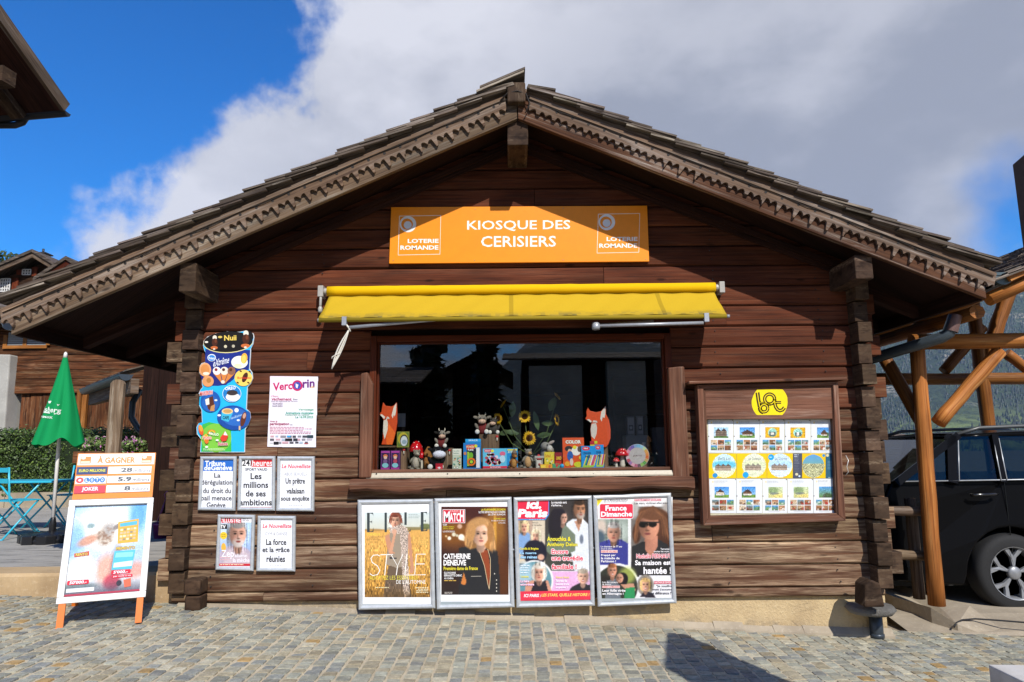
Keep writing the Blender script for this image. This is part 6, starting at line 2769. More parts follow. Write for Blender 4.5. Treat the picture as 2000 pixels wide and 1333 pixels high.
# donkey
t = thing('plush_donkey', 'grey plush donkey looking out behind the yellow box', 'soft toy', (Wx(1068, .34), .34, SZ))
b = MB('plush')
o = Vector((Wx(1066, .34), .34, SZ))
g_ = hx('#8d8a84')
b.blob(o + Vector((0, 0, .10)), (.05, .06, .09), 14, 10, col=g_)
b.blob(o + Vector((-.005, -.03, .185)), (.042, .05, .038), 14, 10, col=g_)
b.blob(o + Vector((.03, -.075, .165)), (.028, .035, .03), 12, 8, col=hx('#c2beb6'))
b.blob(o + Vector((.045, -.02, .215)), (.035, .012, .014), 10, 6, Matrix.Rotation(-.5, 3, 'Y').to_euler(), col=hx('#a89c94'))
b.blob(o + Vector((.05, -.05, .14)), (.014, .012, .032), 10, 6, Matrix.Rotation(.4, 3, 'Y').to_euler(), col=g_)
b.build('body', t)
b = MB('gloss')
b.blob(o + Vector((.01, -.078, .195)), (.007, .006, .008), 8, 6, col=(.01, .01, .01))
b.build('eye', t)


def yellowb(p):
    p.rect(4, 3, 96, 97, '#dcc83a')
    p.text('Schul', 8, 14, 60, 34, '#c05a28', .02)
    r = random.Random(5)
    for k in range(12):
        p.ell(r.uniform(15, 85), r.uniform(45, 85), 8, 6, r.choice(['#8ab04a', '#e8e0b0', '#c9a030', '#d88a3a']), 10, up=False)
    p.layer += 1


carton('yellow_box', 'yellow game box in front of the plush donkey', 'toy pack', (1063, 1083, 883, 914), .22, .03, '#d8c030', yellowb)
carton('red_box', 'small dark red game box with yellow lettering', 'toy pack', (1083, 1097, 884, 914), .21, .03, '#8a1c22',
       lambda p: (p.text('UNO', 20, 25, 90, 48, '#e8c83a', .04, shear=.3), p.rect(10, 55, 90, 75, '#c83a2a'), p.text('OUI', 25, 78, 80, 92, '#e0d8c0', .03)))
carton('orange_box', 'flat orange and yellow box lying at the front', 'toy pack', (1055, 1078, 906, 914), .13, .03, '#e8a82c',
       lambda p: (p.rect(5, 15, 45, 80, '#f0d04a'), p.ell(78, 50, 10, 34, '#d86a3a')))
carton('green_box', 'small green and red box at the front', 'toy pack', (1078.5, 1092, 905, 914), .13, .03, '#4a9a6a',
       lambda p: (p.poly([(40, 10), (95, 10), (60, 90)], '#c83a34'),))
b = MB('gloss')
b.blob((Wx(1097, .14), .14, SZ + .019), .019, 16, 10, col=hx('#1f9fd0'))
tag(b.build('ball'), 'little bright blue ball at the front of the shelf', 'ball')


def colour(p):
    p.rect(3, 3, 97, 97, '#d9541c')
    p.text('COLOR', 14, 8, 86, 20, '#f0ece0', .05, halo='#6a3a2a', hw=1)
    p.ell(28, 36, 18, 9, '#2a2624')
    p.ell(62, 44, 22, 15, '#e8e4dc')
    p.ell(80, 38, 12, 10, '#5a4a44')
    p.ell(32, 44, 9, 7, '#d8b090')
    p.ell(34, 60, 14, 16, '#2a5aa4')
    p.ell(40, 80, 8, 12, '#d8c0b0')
    p.ell(56, 32, 9, 6, '#e0d83a')
    p.ell(72, 88, 22, 9, '#c8c82c')
    p.ell(20, 86, 12, 8, '#e0a02a')
    p.ell(84, 66, 10, 7, '#d8b83a')


carton('orange_pack', 'large orange painting pack with white lettering', 'toy pack', (1099, 1141, 856, 914), .19, .03, '#d8501a', colour)


def pens(p):
    p.rect(3, 2, 97, 98, '#1f8fd6')
    p.ell(35, 12, 28, 9, '#d0203a')
    p.text('PENS', 20, 8, 50, 15, '#f4e4e8', .03)
    r = random.Random(8)
    for k in range(9):
        x = 14 + k * 9
        p.poly([(x, 86), (x + 26, 40), (x + 31, 42), (x + 6, 90)], r.choice(['#d83a4a', '#e8c83a', '#4ab04a', '#2a3a8a', '#d86ab0', '#e8e8e8', '#5ac0e0']), up=False)
    p.layer += 1
    p.text('COULEUR', 12, 28, 70, 38, '#123a6a', .03)
    p.text('PEPS', 30, 44, 66, 54, '#123a6a', .03)
    p.rect(10, 88, 90, 95, '#a8c83a')


carton('pen_pack', 'blue marker pack with a red seal beside the orange pack', 'toy pack', (1135, 1162, 872, 914), .175, .02, '#1f88cc', pens)
carton('pen_pack', 'narrow blue marker pack with a red seal, right of the wider one', 'toy pack', (1162, 1179, 870, 914), .185, .02, '#2a92d2', pens)
carton('yellow_green_box', 'small red and yellow box standing up behind the marker packs', 'toy pack', (1153, 1167, 855, 872), .26, .03, '#d8c83a',
       lambda p: (p.rect(0, 0, 100, 40, '#b82a3a'), p.rect(60, 0, 100, 30, '#c8d83a'), p.rect(10, 55, 90, 90, '#2a2a30')), lift=Wz(890, .26) - SZ + .04)
b = MB('paint')
b.col = hx('#7a9a4a')
b.box(Wx(1115, .12), Wx(1155, .12), .11, .15, SZ, SZ + .009)
tag(b.build('pencil_tin'), 'flat green tin lying in front of the orange pack', 'tin')
b = MB('paint')
b.col = hx('#a8a8a8')
b.box(Wx(1182, .13), Wx(1212, .13), .11, .16, SZ, SZ + .006)
tag(b.build('grey_tray'), 'thin grey tray lying in front of the red toadstools', 'tray')
mushroom('wide red toadstool on the right side of the window', 1215, .26, SZ, .165, .062)
mushroom('small red toadstool in front of the wide one on the right', 1203, .2, SZ, .085, .03, spots=4)

# colour disc
t = thing('colour_disc', 'tilted grey disc with a ring of colour samples, right end of the shelf', 'disc', (Wx(1245, .2), .2, SZ))
c = W(1245, 892, .2)
c.z = SZ + .097
ax = Vector((-.28, -.9, .12)).normalized()
b = MB('plastic')
b.col = hx('#b8b2ae')
b.lathe(c, [(.098, -.006), (.1, -.003), (.1, .003), (.098, .006)], 40, ax=ax, sx=1.0)
b.build('plate', t)
b = MB('print')
s = ax.cross(Vector((0, 0, 1))).normalized()
u = s.cross(ax)
cols = ['#c86a8a', '#d88aa0', '#8a5a9a', '#6a5aa8', '#7aa0c8', '#6ab0d0', '#8ac0d8', '#b8d0a0', '#d8a040', '#e08a3a', '#d86a2a', '#c8a86a', '#5aa04a', '#8ab85a', '#6a4a5a', '#b85a7a', '#e0a0b0', '#a070a8', '#c04a5a', '#d8b8c0']
for k in range(40):
    a0, a1 = 2 * math.pi * k / 40, 2 * math.pi * (k + .9) / 40
    P = [c + ax * .0066 + (s * math.cos(a) + u * math.sin(a)) * r for r, a in ((.070, a0), (.097, a0), (.097, a1), (.070, a1))]
    b.pts(P, hx(cols[(k // 2) % 20]))
pr = Print(['print'], (0, 0, 1, 1), (100, 100), lambda x, y, e: c + ax * (.0062 + e) - s * (x - .5) * .11 + u * (.5 - y) * .11)
pr.text('paris', 18, 40, 82, 60, '#5a3a48', .0, shear=.2)
b.build('samples', t)
pr.build('lettering', t)
# carved figure, bottle, back boxes
b = MB('stump_wood')
o = Vector((Wx(1269, .3), .35, zt4))
b.col = (1.9, 1.35, .7)
for k, (r, z) in enumerate(((.030, .02), (.026, .055), (.022, .085), (.020, .115), (.015, .145))):
    b.blob(o + Vector((random.uniform(-.006, .006), 0, z)), (r, r, .026), 10, 7, jit=.12)
b.tube([o + Vector((-.01, -.02, .1)), o + Vector((.02, -.03, .13)), o + Vector((.0, 0, .17))], .007, 6)
tag(b.build('carved_figure'), 'pale carved wooden figure on the low block at the right', 'ornament')
b = MB('plastic')
b.col = hx('#d9d6ce')
x = Wx(1258, .4)
b.lathe((x, .4, SZ + .12), [(.018, 0), (.02, .004), (.02, .05), (.013, .056), (.013, .075), (.016, .078), (.016, .09), (0, .092)], 14)
b.col = hx('#8a8a92')
b.lathe((x, .4, SZ), [(.03, 0), (.03, .118)], 12)
tag(b.build('white_bottle'), 'little white topped bottle behind the colour disc', 'bottle')
b = MB('plastic')
x = Wx(1231, .42)
b.col = hx('#8a2a24')
b.lathe((x, .42, SZ), [(.02, 0), (.024, .05), (.015, .1), (.008, .14), (.014, .16), (0, .18)], 12)
tag(b.build('red_figure'), 'small dark red figure behind the wide red toadstool', 'ornament')
for lab, x0, x1, y0 in (('grey printed box standing in the dark at the right', 1227, 1241, 817), ('narrower grey printed box at the right of the other', 1246, 1258, 816)):
    carton('grey_box', lab, 'box', (x0, x1, y0, 853), .75, .06, '#6a6a6e',
           lambda p: (p.rect(8, 8, 92, 92, '#8a8a8e'), p.rect(20, 45, 80, 75, '#3a3a42'), p.ell(50, 60, 20, 8, '#9a9aa0')), 'grey boxes at the back of the window', lift=Wz(853, .75) - SZ)
b = MB('plastic')
b.col = hx('#77797b')
b.box(Wx(1222, .74), Wx(1264, .74), .7, .9, Wz(905, .75), Wz(853, .75) - .002)
tag(b.build('display_stand'), 'pale grey stand carrying two grey boxes', 'stand')
b = MB('plastic')
b.col = hx('#75777b')
b.box(Wx(1275, .9), Wx(1300, .9), .9, .98, SZ, Wz(838, .9))
b.build('white_rack')
tag(bpy.data.objects['white_rack'], 'grey white rack standing at the right end inside the window', 'rack')

# sunflowers
t = thing('sunflower_bunch', 'bunch of yellow artificial sunflowers on thin stems behind the toys', 'flowers', (Wx(1040, .45), .45, SZ))
ys = .45
vase = Vector((Wx(1038, ys), ys, SZ))
b = MB('plastic')
b.col = hx('#2f2f2c')
b.lathe(vase, [(.03, 0), (.04, .06), (.03, .1), (.034, .11)], 12)
b.build('vase', t)
heads = [((1025, 814), 13, (-.1, -1, .1)), ((1034, 856), 14, (-.2, -1, .0)), ((1087, 820), 12, (.9, -.5, .1)), ((973, 818), 12, (-.6, -.8, -.1)),
         ((983, 790), 11, (-.9, -.2, .6)), ((1088, 775), 11, (.8, -.3, .7))]
mid = [None] * 6
for (pxy, rad, nr) in heads:
    c = W(pxy[0], pxy[1], ys - .05)
    b = MB('leaf')
    b.col = hx('#4a5a24')
    k = Vector(((c.x + vase.x) / 2 + (c.x - vase.x) * .1, ys, (c.z + vase.z) / 2))
    b.tube([vase + Vector((0, 0, .1)), k, c + Vector((0, .03, -.02))], [.005, .004, .004], 6)
    b.build('stem', t)
    r = rad * mpx(ys)
    ax = Vector(nr).normalized()
    s = ax.cross(Vector((0, .2, 1))).normalized()
    u = s.cross(ax)
    b = MB('leaf')
    for ring, (n, f0, f1, tl) in enumerate(((20, .42, 1.0, .05), (16, .4, .82, .14))):
        for i in range(n):
            an = 2 * math.pi * (i + ring * .5) / n + random.uniform(-.06, .06)
            d = s * math.cos(an) + u * math.sin(an)
            w = s * -math.sin(an) + u * math.cos(an)
            rr = r * f1 * random.uniform(.88, 1.08)
            c0 = c + d * r * f0
            cc = hx(random.choice(['#e8b40c', '#dfa60a', '#f0c41c']))
            b.pts([c0 - w * r * .07, c + d * (r * f0 + rr) / 2 - w * r * .12 + ax * r * tl, c + d * rr + ax * r * random.uniform(0, .2), c + d * (r * f0 + rr) / 2 + w * r * .12 + ax * r * tl, c0 + w * r * .07], cc)
    b.build('petals', t)
    b = MB('plush')
    b.col = hx('#4a2c12')
    b.lathe(c - ax * r * .03, [(r * .48, 0), (r * .46, r * .12), (r * .3, r * .16), (0, r * .12)], 16, ax=ax, cols=[hx('#2f1c0c'), hx('#5a3616'), hx('#3a2410')])
    b.build('seed_disc', t)
for (pxy, sx, sz, an) in (((1001, 800), 7, 16, 5), ((1047, 822), 6, 20, -12), ((1079, 790), 8, 15, 22), ((1000, 845), 14, 6, 10), ((1062, 850), 14, 6, -8), ((1070, 827), 12, 6, 0), ((985, 845), 10, 6, -20)):
    b = MB('leaf')
    b.col = hx('#41572a')
    c = W(pxy[0], pxy[1], ys)
    mm = mpx(ys)
    q = Matrix.Rotation(R(an), 3, 'Y')
    P = [q @ Vector((sx * mm * math.sin(math.pi * k / 5) ** .8 * (1 if k < 6 else 0), random.uniform(-.006, .006), sz * mm * (k / 5 * 2 - 1))) for k in range(6)]
    P += [q @ Vector((-sx * mm * math.sin(math.pi * k / 5) ** .8, random.uniform(-.006, .006), sz * mm * (k / 5 * 2 - 1))) for k in (4, 3, 2, 1)]
    b.pts([c + v for v in P])
    b.build('flower_leaf', t)

# dark shop interior
b = MB('dark_wood')
b.col = (.8, .8, .8)
for x in (-1.3, 0.1, 1.2):
    b.box(x, x + .9, 2.4, 2.9, .2, 1.5, 2)
    for z in (1.75, 2.0):
        b.box(x, x + .9, 2.5, 2.9, z, z + .03, 0)
    b.box(x, x + .03, 2.5, 2.9, 1.5, 2.2, 2)
    b.box(x + .87, x + .9, 2.5, 2.9, 1.5, 2.2, 2)
b.build('shop_shelves')
tag(bpy.data.objects['shop_shelves'], 'dark shelves deep inside the shop behind the window', 'shelves')

# ================================================================== LEFT SIDE
# ---- sandwich board
sb = thing('sandwich_board', 'white framed pavement board with orange legs and a lottery header', 'pavement board', G(192, 1226, .15))
fl, fr_ = G(113, 1231, gz(-2.95)), G(270, 1221, gz(-2.6))
rt = Vector((.915, .403, 0))
cen = (fl + fr_) / 2
half_w = .275
nb_ = Vector((.403, -.915, 0))              # way the board faces
FZ = gz(cen.x)
bot = Vector((cen.x, cen.y, FZ)) - rt * half_w
upv = (Vector((0, 0, 1.23)) - nb_ * .33)
UL = upv.length
upv.normalize()
nrm = rt.cross(upv)
if nrm.dot(nb_) < 0:
    nrm = -nrm
wd2 = half_w * 2


def SBP(u, v, e):                           # u across 0..1, v metres up the slope
    return bot + rt * (u * wd2) + upv * v + nrm * e


fw = .042
for u in (.03, .90):
    b = MB('plastic')
    b.col = hx('#d9701c')
    b.obox(SBP(u, 0, -.03), upv * .20, rt * fw, nrm * .03)
    b.build('leg', sb)
top_mid = bot + upv * (UL - .1)
back = Vector((0, 0, 1.1)) + nb_ * .25
for u in (.05, .88):
    b = MB('plastic')
    b.col = hx('#d9701c')
    foot = bot + rt * (u * wd2) - nb_ * .72 + Vector((0, 0, gz((bot + rt * u * wd2).x) - FZ))
    b.bar(foot, SBP(u, UL - .15, -.05), .04, .03)
    b.build('leg', sb)
b = MB('plastic')
b.col = hx('#e6e4e0')
f0, f1, fwid = .17, .885, .042
b.obox(SBP(0, f0, -.02), rt * wd2, upv * fwid, nrm * .026)
b.obox(SBP(0, f1 - fwid, -.02), rt * wd2, upv * fwid, nrm * .026)
b.obox(SBP(0, f0 + fwid + .001, -.02), upv * (f1 - f0 - 2 * fwid - .002), rt * fwid, nrm * .026)
b.obox(SBP(1, f0 + fwid + .001, -.02) - rt * fwid, upv * (f1 - f0 - 2 * fwid - .002), rt * fwid, nrm * .026)
b.build('poster_frame', sb, bevel=.004)
b = MB('plastic')
b.col = hx('#c9c7c2')
b.obox(SBP(0.02, f0 + .01, -.03), rt * wd2 * .96, upv * (f1 - f0 - .02), nrm * .0095)
b.obox(SBP(0.03, f1 + .005, -.016), rt * wd2 * .95, upv * .345, nrm * .012)
b.build('back_panel', sb)
Z9 = (757, 1333)


def sb_surf_head(px, py, e):                # header region in its own 0..1 box
    return SBP(.03 + .95 * px, f1 + .005 + .345 * (1 - py), -.0038 + e)


p = Print('gloss', (0, 0, 1, 1), (560, 350), sb_surf_head, eps=.0002)
p.rect(0, 0, 560, 350, '#e88a2c')
p.rect(6, 6, 552, 92, '#efeae4')
p.text('À GAGNER', 140, 22, 412, 80, '#e08a34', .04)
for x in (22, 458):
    p.rect(x, 26, x + 74, 80, '#e0893a')
    p.ell(x + 20, 36, 16, 12, '#f2e4d2')
    p.rect(x + 4, 62, x + 68, 76, '#f0d8b8')
for k, (c1, t1, n1) in enumerate((('#34406a', 'EURO MILLIONS', '28'), ('#e9e6ea', 'LOTO', '5.9'), ('#cf4048', 'JOKER', '8'))):
    y = 106 + k * 72
    p.rect(6, y, 220, y + 58, c1)
    p.rect(226, y + 2, 536, y + 56, '#f0eeea')
    if k == 0:
        p.text(t1, 22, y + 18, 206, y + 40, '#d8d23a', .03)
    elif k == 1:
        p.ell(36, y + 30, 26, 22, '#cf4a44')
        p.ell(36, y + 30, 10, 9, '#f0e8e6')
        for q, ch in enumerate('LOTO'):
            p.ell(84 + 36 * q, y + 30, 18, 20, '#3f78b8')
            p.text(ch, 76 + 36 * q, y + 18, 92 + 36 * q, y + 42, '#eef2f6', .03)
    else:
        p.text(t1, 58, y + 10, 172, y + 48, '#f4e8e8', .03)
    p.text('Fr.', 234, y + 36, 252, y + 46, '#8a8a8a', .0)
    x0 = {0: 316, 1: 300, 2: 352}[k]
    p.text(n1, x0, y + 10, 398, y + 46, '#5c5c5a', .035)
    p.text('millions', 406, y + 20, 528, y + 48, '#77777a', .01)
p.build('header_print', sb)


def sb_surf_post(px, py, e):
    return SBP(.075 + .85 * px, f0 + .047 + (f1 - f0 - .094) * (1 - py), -.0195 + e)


p = Print('gloss', (0, 0, 1, 1), (500, 660), sb_surf_post, eps=.0002)
I = Img(0, 0, 500, 660, 72, 92, '#6fa8dc', '#d8d4d0')
I.ell(230, 150, 260, 190, '#eef2f6', .9)  # whitish glare on the sheet, painted into the print
I.ell(440, 90, 60, 130, '#4f97da', .8, al=.8)
I.ell(30, 250, 60, 120, '#7fb0e0', .8, al=.8)
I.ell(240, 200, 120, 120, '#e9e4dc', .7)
I.ell(225, 235, 60, 80, '#b9a894', .6, al=.8)
I.ell(250, 180, 40, 50, '#a8a29c', .8, al=.8)
I.ell(110, 260, 70, 34, '#c98a6a', .6, rot=-25, al=.85)
I.ell(300, 165, 34, 18, '#8a8078', .5, rot=-40)
I.ell(120, 150, 26, 20, '#8aa0a0', .6)
for k in range(46):
    a_, r_ = I.rs.uniform(0, 6.3), I.rs.uniform(0, 70)
    I.ell(230 + math.cos(a_) * r_ * .8, 230 + math.sin(a_) * r_, 9, 8, '#8a6a52', .6, al=.45)
I.ell(255, 480, 70, 110, '#e2a48c', .7, al=.9)
I.ell(320, 480, 40, 180, '#6a5a58', .6, al=.5)
I.ell(300, 580, 55, 60, '#b83a4a', .5, al=.85)
I.ell(90, 480, 90, 110, '#eceae6', .7)
I.put(np.clip((I.Y - 560) / 80, 0, 1), '#4a4a58', .75)
I.ell(80, 600, 120, 30, '#5a6a6a', .7, al=.7)
I.ell(460, 500, 60, 60, '#d88a72', .8, al=.7)
I.noise(.04)
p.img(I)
p.poly([(305, 130), (448, 110), (456, 290), (316, 296)], '#dca93a')
p.poly([(318, 142), (438, 126), (440, 156), (322, 168)], '#5ab0c8')
r = random.Random(1)
for j in range(4):
    for i in range(5):
        p.rect(326 + i * 23, 184 + j * 25 - i * 2, 344 + i * 23, 200 + j * 25 - i * 2, r.choice(['#e8d8b0', '#c9b48a', '#9a8a6a']), up=False)
p.layer += 1
p.text('MEMENTO', 310, 320, 440, 344, '#d8b83a', .04, halo='#4a4a8a', hw=2)
p.poly([(300, 352), (444, 350), (430, 492), (292, 490)], '#5ab8d8')
p.poly([(312, 365), (432, 364), (428, 400), (308, 400)], '#8ad0e0')
p.poly([(304, 440), (432, 430), (430, 470), (302, 474)], '#d8e8ec')
p.poly([(30, 352), (128, 340), (132, 372), (34, 380)], '#c85a3a')
p.text('RENTO', 42, 350, 120, 372, '#e8c84a', .03, halo='#5a3a5a', hw=2)
p.rrect(292, 494, 424, 524, 10, '#cf2a3a')
p.text("5'000.-", 306, 498, 404, 520, '#f4ecec', .03, shear=.15)
p.rrect(300, 530, 440, 552, 8, '#cf2a3a')
p.text('par mois à vie', 310, 534, 430, 548, '#f4ecec', .01)
p.rrect(8, 548, 150, 580, 10, '#cf2a3a')
p.text("50'000.-", 22, 552, 134, 575, '#f4ecec', .03, shear=.15)
p.rrect(-2 + 10, 606, 190, 634, 5, '#dcdcde')
p.rect(0, 646, 500, 660, '#a83a4a')
p.poly([(380, 570), (430, 560), (436, 620), (392, 626)], '#d86a4a')
p.ell(352, 590, 18, 20, '#3a3438')
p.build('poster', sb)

# ---- closed parasol
ub = G(100, 1062, TZ)
UY = ub.y
um = thing('parasol', 'closed green parasol with white lettering in a black base', 'parasol', ub)
top = W(128, 694, UY)
ax_u = (top - ub).normalized()
b = MB('plastic')
b.col = hx('#efece6')
b.tube([ub + ax_u * .12, top], .019, 12)
b.build('pole', um)
b = MB('plastic')
b.col = hx('#1b1b1d')
b.lathe(ub + ax_u * .07, [(.035, 0), (.034, .14), (.028, .17), (.022, .21)], 14)
for k in range(8):
    a0 = 2 * math.pi * k / 8
    b.prism([ub + Vector((math.cos(a) * r_, math.sin(a) * r_, .0)) for a, r_ in ((a0 + .06, .1), (a0 + .06, .29), (a0 + .39, .32), (a0 + .72, .29), (a0 + .72, .1))], (0, 0, .11))
b.lathe(ub, [(.27, .0), (.28, .06), (.24, .10), (.05, .135), (0, .135)], 24)
b.build('base', um, bevel=.008)
b = MB('plastic')
b.col = hx('#e2e0da')
b.lathe(top - ax_u * .03, [(.024, 0), (.016, .055), (.0, .07)], 12, ax=ax_u)
b.build('finial', um)
LEN = (top - W(115, 866, UY)).length - .03
sx_ = ax_u.cross(Vector((0, 1, 0))).normalized()
sy_ = sx_.cross(ax_u)


def canopy_pt(t, an, e=0.0):
    rad = .024 + .215 * t ** 1.05
    fold = 1 + (.12 * abs(math.cos(2 * an + .35)) ** .6 + .10 * abs(math.sin(3.5 * an + 1.0 + t * 1.2)) - .09 + .03 * math.cos(9 * an + 4 * t)) * min(1, t * 1.8)
    hem = .035 * math.cos(4 * an + .7) * max(0, (t - .8) / .2) + .02 * math.cos(7 * an) * max(0, (t - .8) / .2)
    rr = rad * fold + e
    return top - ax_u * (.03 + LEN * t + hem) + (sx_ * math.cos(an) + sy_ * -math.sin(an)) * rr


b = MB('cloth')
b.col = hx('#0a8a4c')
NT, NA = 30, 96
gr = [[b.v(canopy_pt(j / NT, 2 * math.pi * i / NA)) for i in range(NA)] for j in range(NT + 1)]
b.sm = True
for j in range(NT):
    for i in range(NA):
        i2 = (i + 1) % NA
        b.f((gr[j][i], gr[j + 1][i], gr[j + 1][i2], gr[j][i2]))
b.build('canopy', um)
b = MB('cloth')
b.col = (.1, .01, .02)
fs = .36
LD = math.pi / 2          # facing the viewer


def sb_um(u, v, e):        # u metres along the girth from the front, v metres down from the tip
    t = v / LEN
    return canopy_pt(t, LD + u / (.024 + .2 * t), e + .003)


p = Print(['cloth'], (0, 0, 1, 1), (1, 1), sb_um, eps=.0002)
wt_ = '#d9e6da'
p.text('Carlsberg', -.20, .545, .085, .62, wt_, .02, tilt=.12)
p.stroke([(-.13, .632), (-.08, .622), (-.02, .632), (.04, .645), (.085, .632)], .012, wt_)
p.text('DENMARK', -.15, .652, .035, .676, wt_, .02, tilt=.12)
p.ell(-.04, .515, .010, .010, wt_)
p.poly([(-.055, .505), (-.047, .495), (-.04, .503), (-.033, .495), (-.025, .505), (-.029, .512), (-.051, .512)], wt_)
p.poly([(.038, .535), (.05, .543), (.062, .535), (.05, .557)], wt_)
p.build('lettering', um)

# ---- bistro furniture
TQ = hx('#36b4cf')


def bistro_chair(label, pos, ang):
    c, s = math.cos(ang), math.sin(ang)
    t = thing('bistro_chair', label, 'chair', pos, 'turquoise folding bistro chairs')
    T = lambda x, y, z: Vector((pos[0] + x * c - y * s, pos[1] + x * s + y * c, pos[2] + z))   # local x sideways, y forwards

    def part(name, segs, r=.011):
        b = MB('plastic')
        b.col = TQ
        for q in segs:
            b.tube([T(*v) for v in q], r, 8)
        return b.build(name, t)
    for sx in (-.20, .20):
        part('leg', [[(sx, .22, 0), (sx, -.17, .45), (sx, -.21, .82)]])
        part('leg', [[(sx * .9, -.22, 0), (sx * .9, .16, .44)]])
    part('stretcher', [[(-.2, .20, .03), (.2, .20, .03)], [(-.18, -.20, .03), (.18, -.20, .03)]], .008)
    b = MB('plastic')
    b.col = TQ
    for k in range(6):
        y0 = -.16 + k * .06
        a, d = T(-.2, y0, .445), T(.2, y0, .445)
        b.bar((a + T(-.2, y0 + .05, .445)) / 2, (d + T(.2, y0 + .05, .445)) / 2, .05, .012)
    b.build('seat', t)
    for z in (.67, .79):
        b = MB('plastic')
        b.col = TQ
        yy = -.215 - (z - .67) * .08
        b.bar(T(-.21, yy, z), T(.21, yy, z), .012, .05)
        b.build('back_slat', t)
    return t


pc = G(26, 1058, TZ)
bistro_chair('turquoise folding bistro chair seen from behind, nearest the left edge', (pc.x - .12, pc.y + .12, TZ), R(-24))
pt_ = W(68, 938, pc.y + .72)
TH_ = pt_.z - TZ
tb = thing('bistro_table', 'turquoise folding bistro table behind the parasol pole', 'table', (pt_.x, pt_.y, TZ))
b = MB('plastic')
b.col = TQ
tw = .42
b.box(pt_.x - tw, pt_.x + tw, pt_.y - .3, pt_.y + .3, TZ + TH_ - .025, TZ + TH_)
b.build('table_top', tb, bevel=.006)
for sy in (-.26, .26):
    for sg in (-1, 1):
        b = MB('plastic')
        b.col = TQ
        b.tube([(pt_.x - sg * .33, pt_.y + sy, TZ), (pt_.x + sg * .25, pt_.y + sy, TZ + TH_ - .025)], .012, 8)
        b.build('leg', tb)
b = MB('plastic')
b.col = TQ
for sg in (-1, 1):
    b.tube([(pt_.x + sg * .33, pt_.y - .26, TZ + .012), (pt_.x + sg * .33, pt_.y + .26, TZ + .012)], .01, 8)
b.build('foot_bar', tb)
pc2 = W(138, 1000, pt_.y + .45)
bistro_chair('turquoise folding bistro chair on the far side of the table, partly behind the pavement board', (pc2.x, pc2.y, TZ), R(75))

# ---- purple hanging pot on the terrace
pp_ = G(315, 1056, TZ)
pot = thing('flower_pot', 'purple plastic pot with a tall wire hanger beside the kiosk corner', 'flower pot', pp_)
b = MB('plastic')
b.col = hx('#6d2a66')
b.lathe(pp_, [(.075, 0), (.10, .17), (.108, .17), (.108, .19), (.095, .19), (.07, .03), (0, .03)], 18)
b.build('tub', pot)
b = MB('plastic')
b.col = hx('#7a3a74')
for a_ in (.3, 2.4, 4.5):
    b.tube([pp_ + Vector((.1 * math.cos(a_), .1 * math.sin(a_), .185)), pp_ + Vector((.02, 0, .45))], .004, 6)
b.tube([pp_ + Vector((.02, 0, .45)), pp_ + Vector((.0, 0, .5)), pp_ + Vector((.03, 0, .54)), pp_ + Vector((.05, 0, .51))], .005, 6)
b.build('hanger', pot)

# ---- low wall and hedge
HY = 6.1
b = MB('concrete')
zl = W(100, 962, HY).z
for i in range(7):
    b.box(-13 + i * 1.5, -13 + (i + 1) * 1.5 - .012, HY, HY + .25, TZ - .2, zl + random.uniform(-.03, .03))
tag(b.build('low_wall'), 'low grey concrete wall under the clipped hedge', 'wall')
hedge = thing('hedge', 'clipped dense green hedge on the low wall behind the cafe table', 'hedge', (-8, HY + .5, zl))
ht = W(100, 842, HY).z
b = MB('leaf')
r_l = random.Random(12)
for i in range(30000):
    x = r_l.uniform(-13, -3.4)
    f = r_l.random()
    if f < .62:
        y, z = HY + .06 + abs(r_l.gauss(0, .05)), r_l.uniform(zl - .05, ht)
        nn = Vector((r_l.gauss(0, .6), -1, r_l.gauss(.3, .6)))
    else:
        y, z = r_l.uniform(HY + .06, HY + 1.0), ht + r_l.gauss(0, .035)
        nn = Vector((r_l.gauss(0, .6), r_l.gauss(-.3, .6), 1))
    bulge = .05 * math.sin(x * 2.7) + .04 * math.sin(x * 6.1 + z * 5)
    y -= bulge
    nn.normalize()
    s = nn.cross(Vector((r_l.gauss(0, 1), r_l.gauss(0, 1), r_l.gauss(0, 1)))).normalized()
    u = nn.cross(s)
    k = r_l.uniform(.014, .032)
    c = Vector((x, y, z))
    tcol = r_l.uniform(.6, 1.35)
    base_c = hx('#40581f') if r_l.random() < .8 else hx('#5c7328')
    b.pts([c - s * k, c - u * k * .45, c + s * k, c + u * k * .45], tuple(v * tcol for v in base_c))
b.build('foliage', hedge)
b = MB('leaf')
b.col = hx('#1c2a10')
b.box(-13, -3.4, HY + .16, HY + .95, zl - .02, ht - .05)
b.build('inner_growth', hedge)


def leaves(b, c, rad, n, cols, size, seed, flat=1.0):
    r = random.Random(seed)
    for i in range(n):
        d = Vector((r.gauss(0, 1), r.gauss(0, 1), r.gauss(0, 1))).normalized() * (r.random() ** .4)
        p = Vector(c) + Vector((d.x * rad[0], d.y * rad[1], d.z * rad[2]))
        nn = Vector((r.gauss(0, 1), r.gauss(-.6, 1), r.gauss(.4, 1))).normalized()
        s = nn.cross(Vector((r.gauss(0, 1), r.gauss(0, 1), r.gauss(0, 1)))).normalized()
        u = nn.cross(s)
        k = size * r.uniform(.6, 1.3)
        t = r.uniform(.6, 1.3)
        b.pts([p - s * k, p - u * k * .5, p + s * k, p + u * k * .5], tuple(v * t for v in hx(r.choice(cols))))


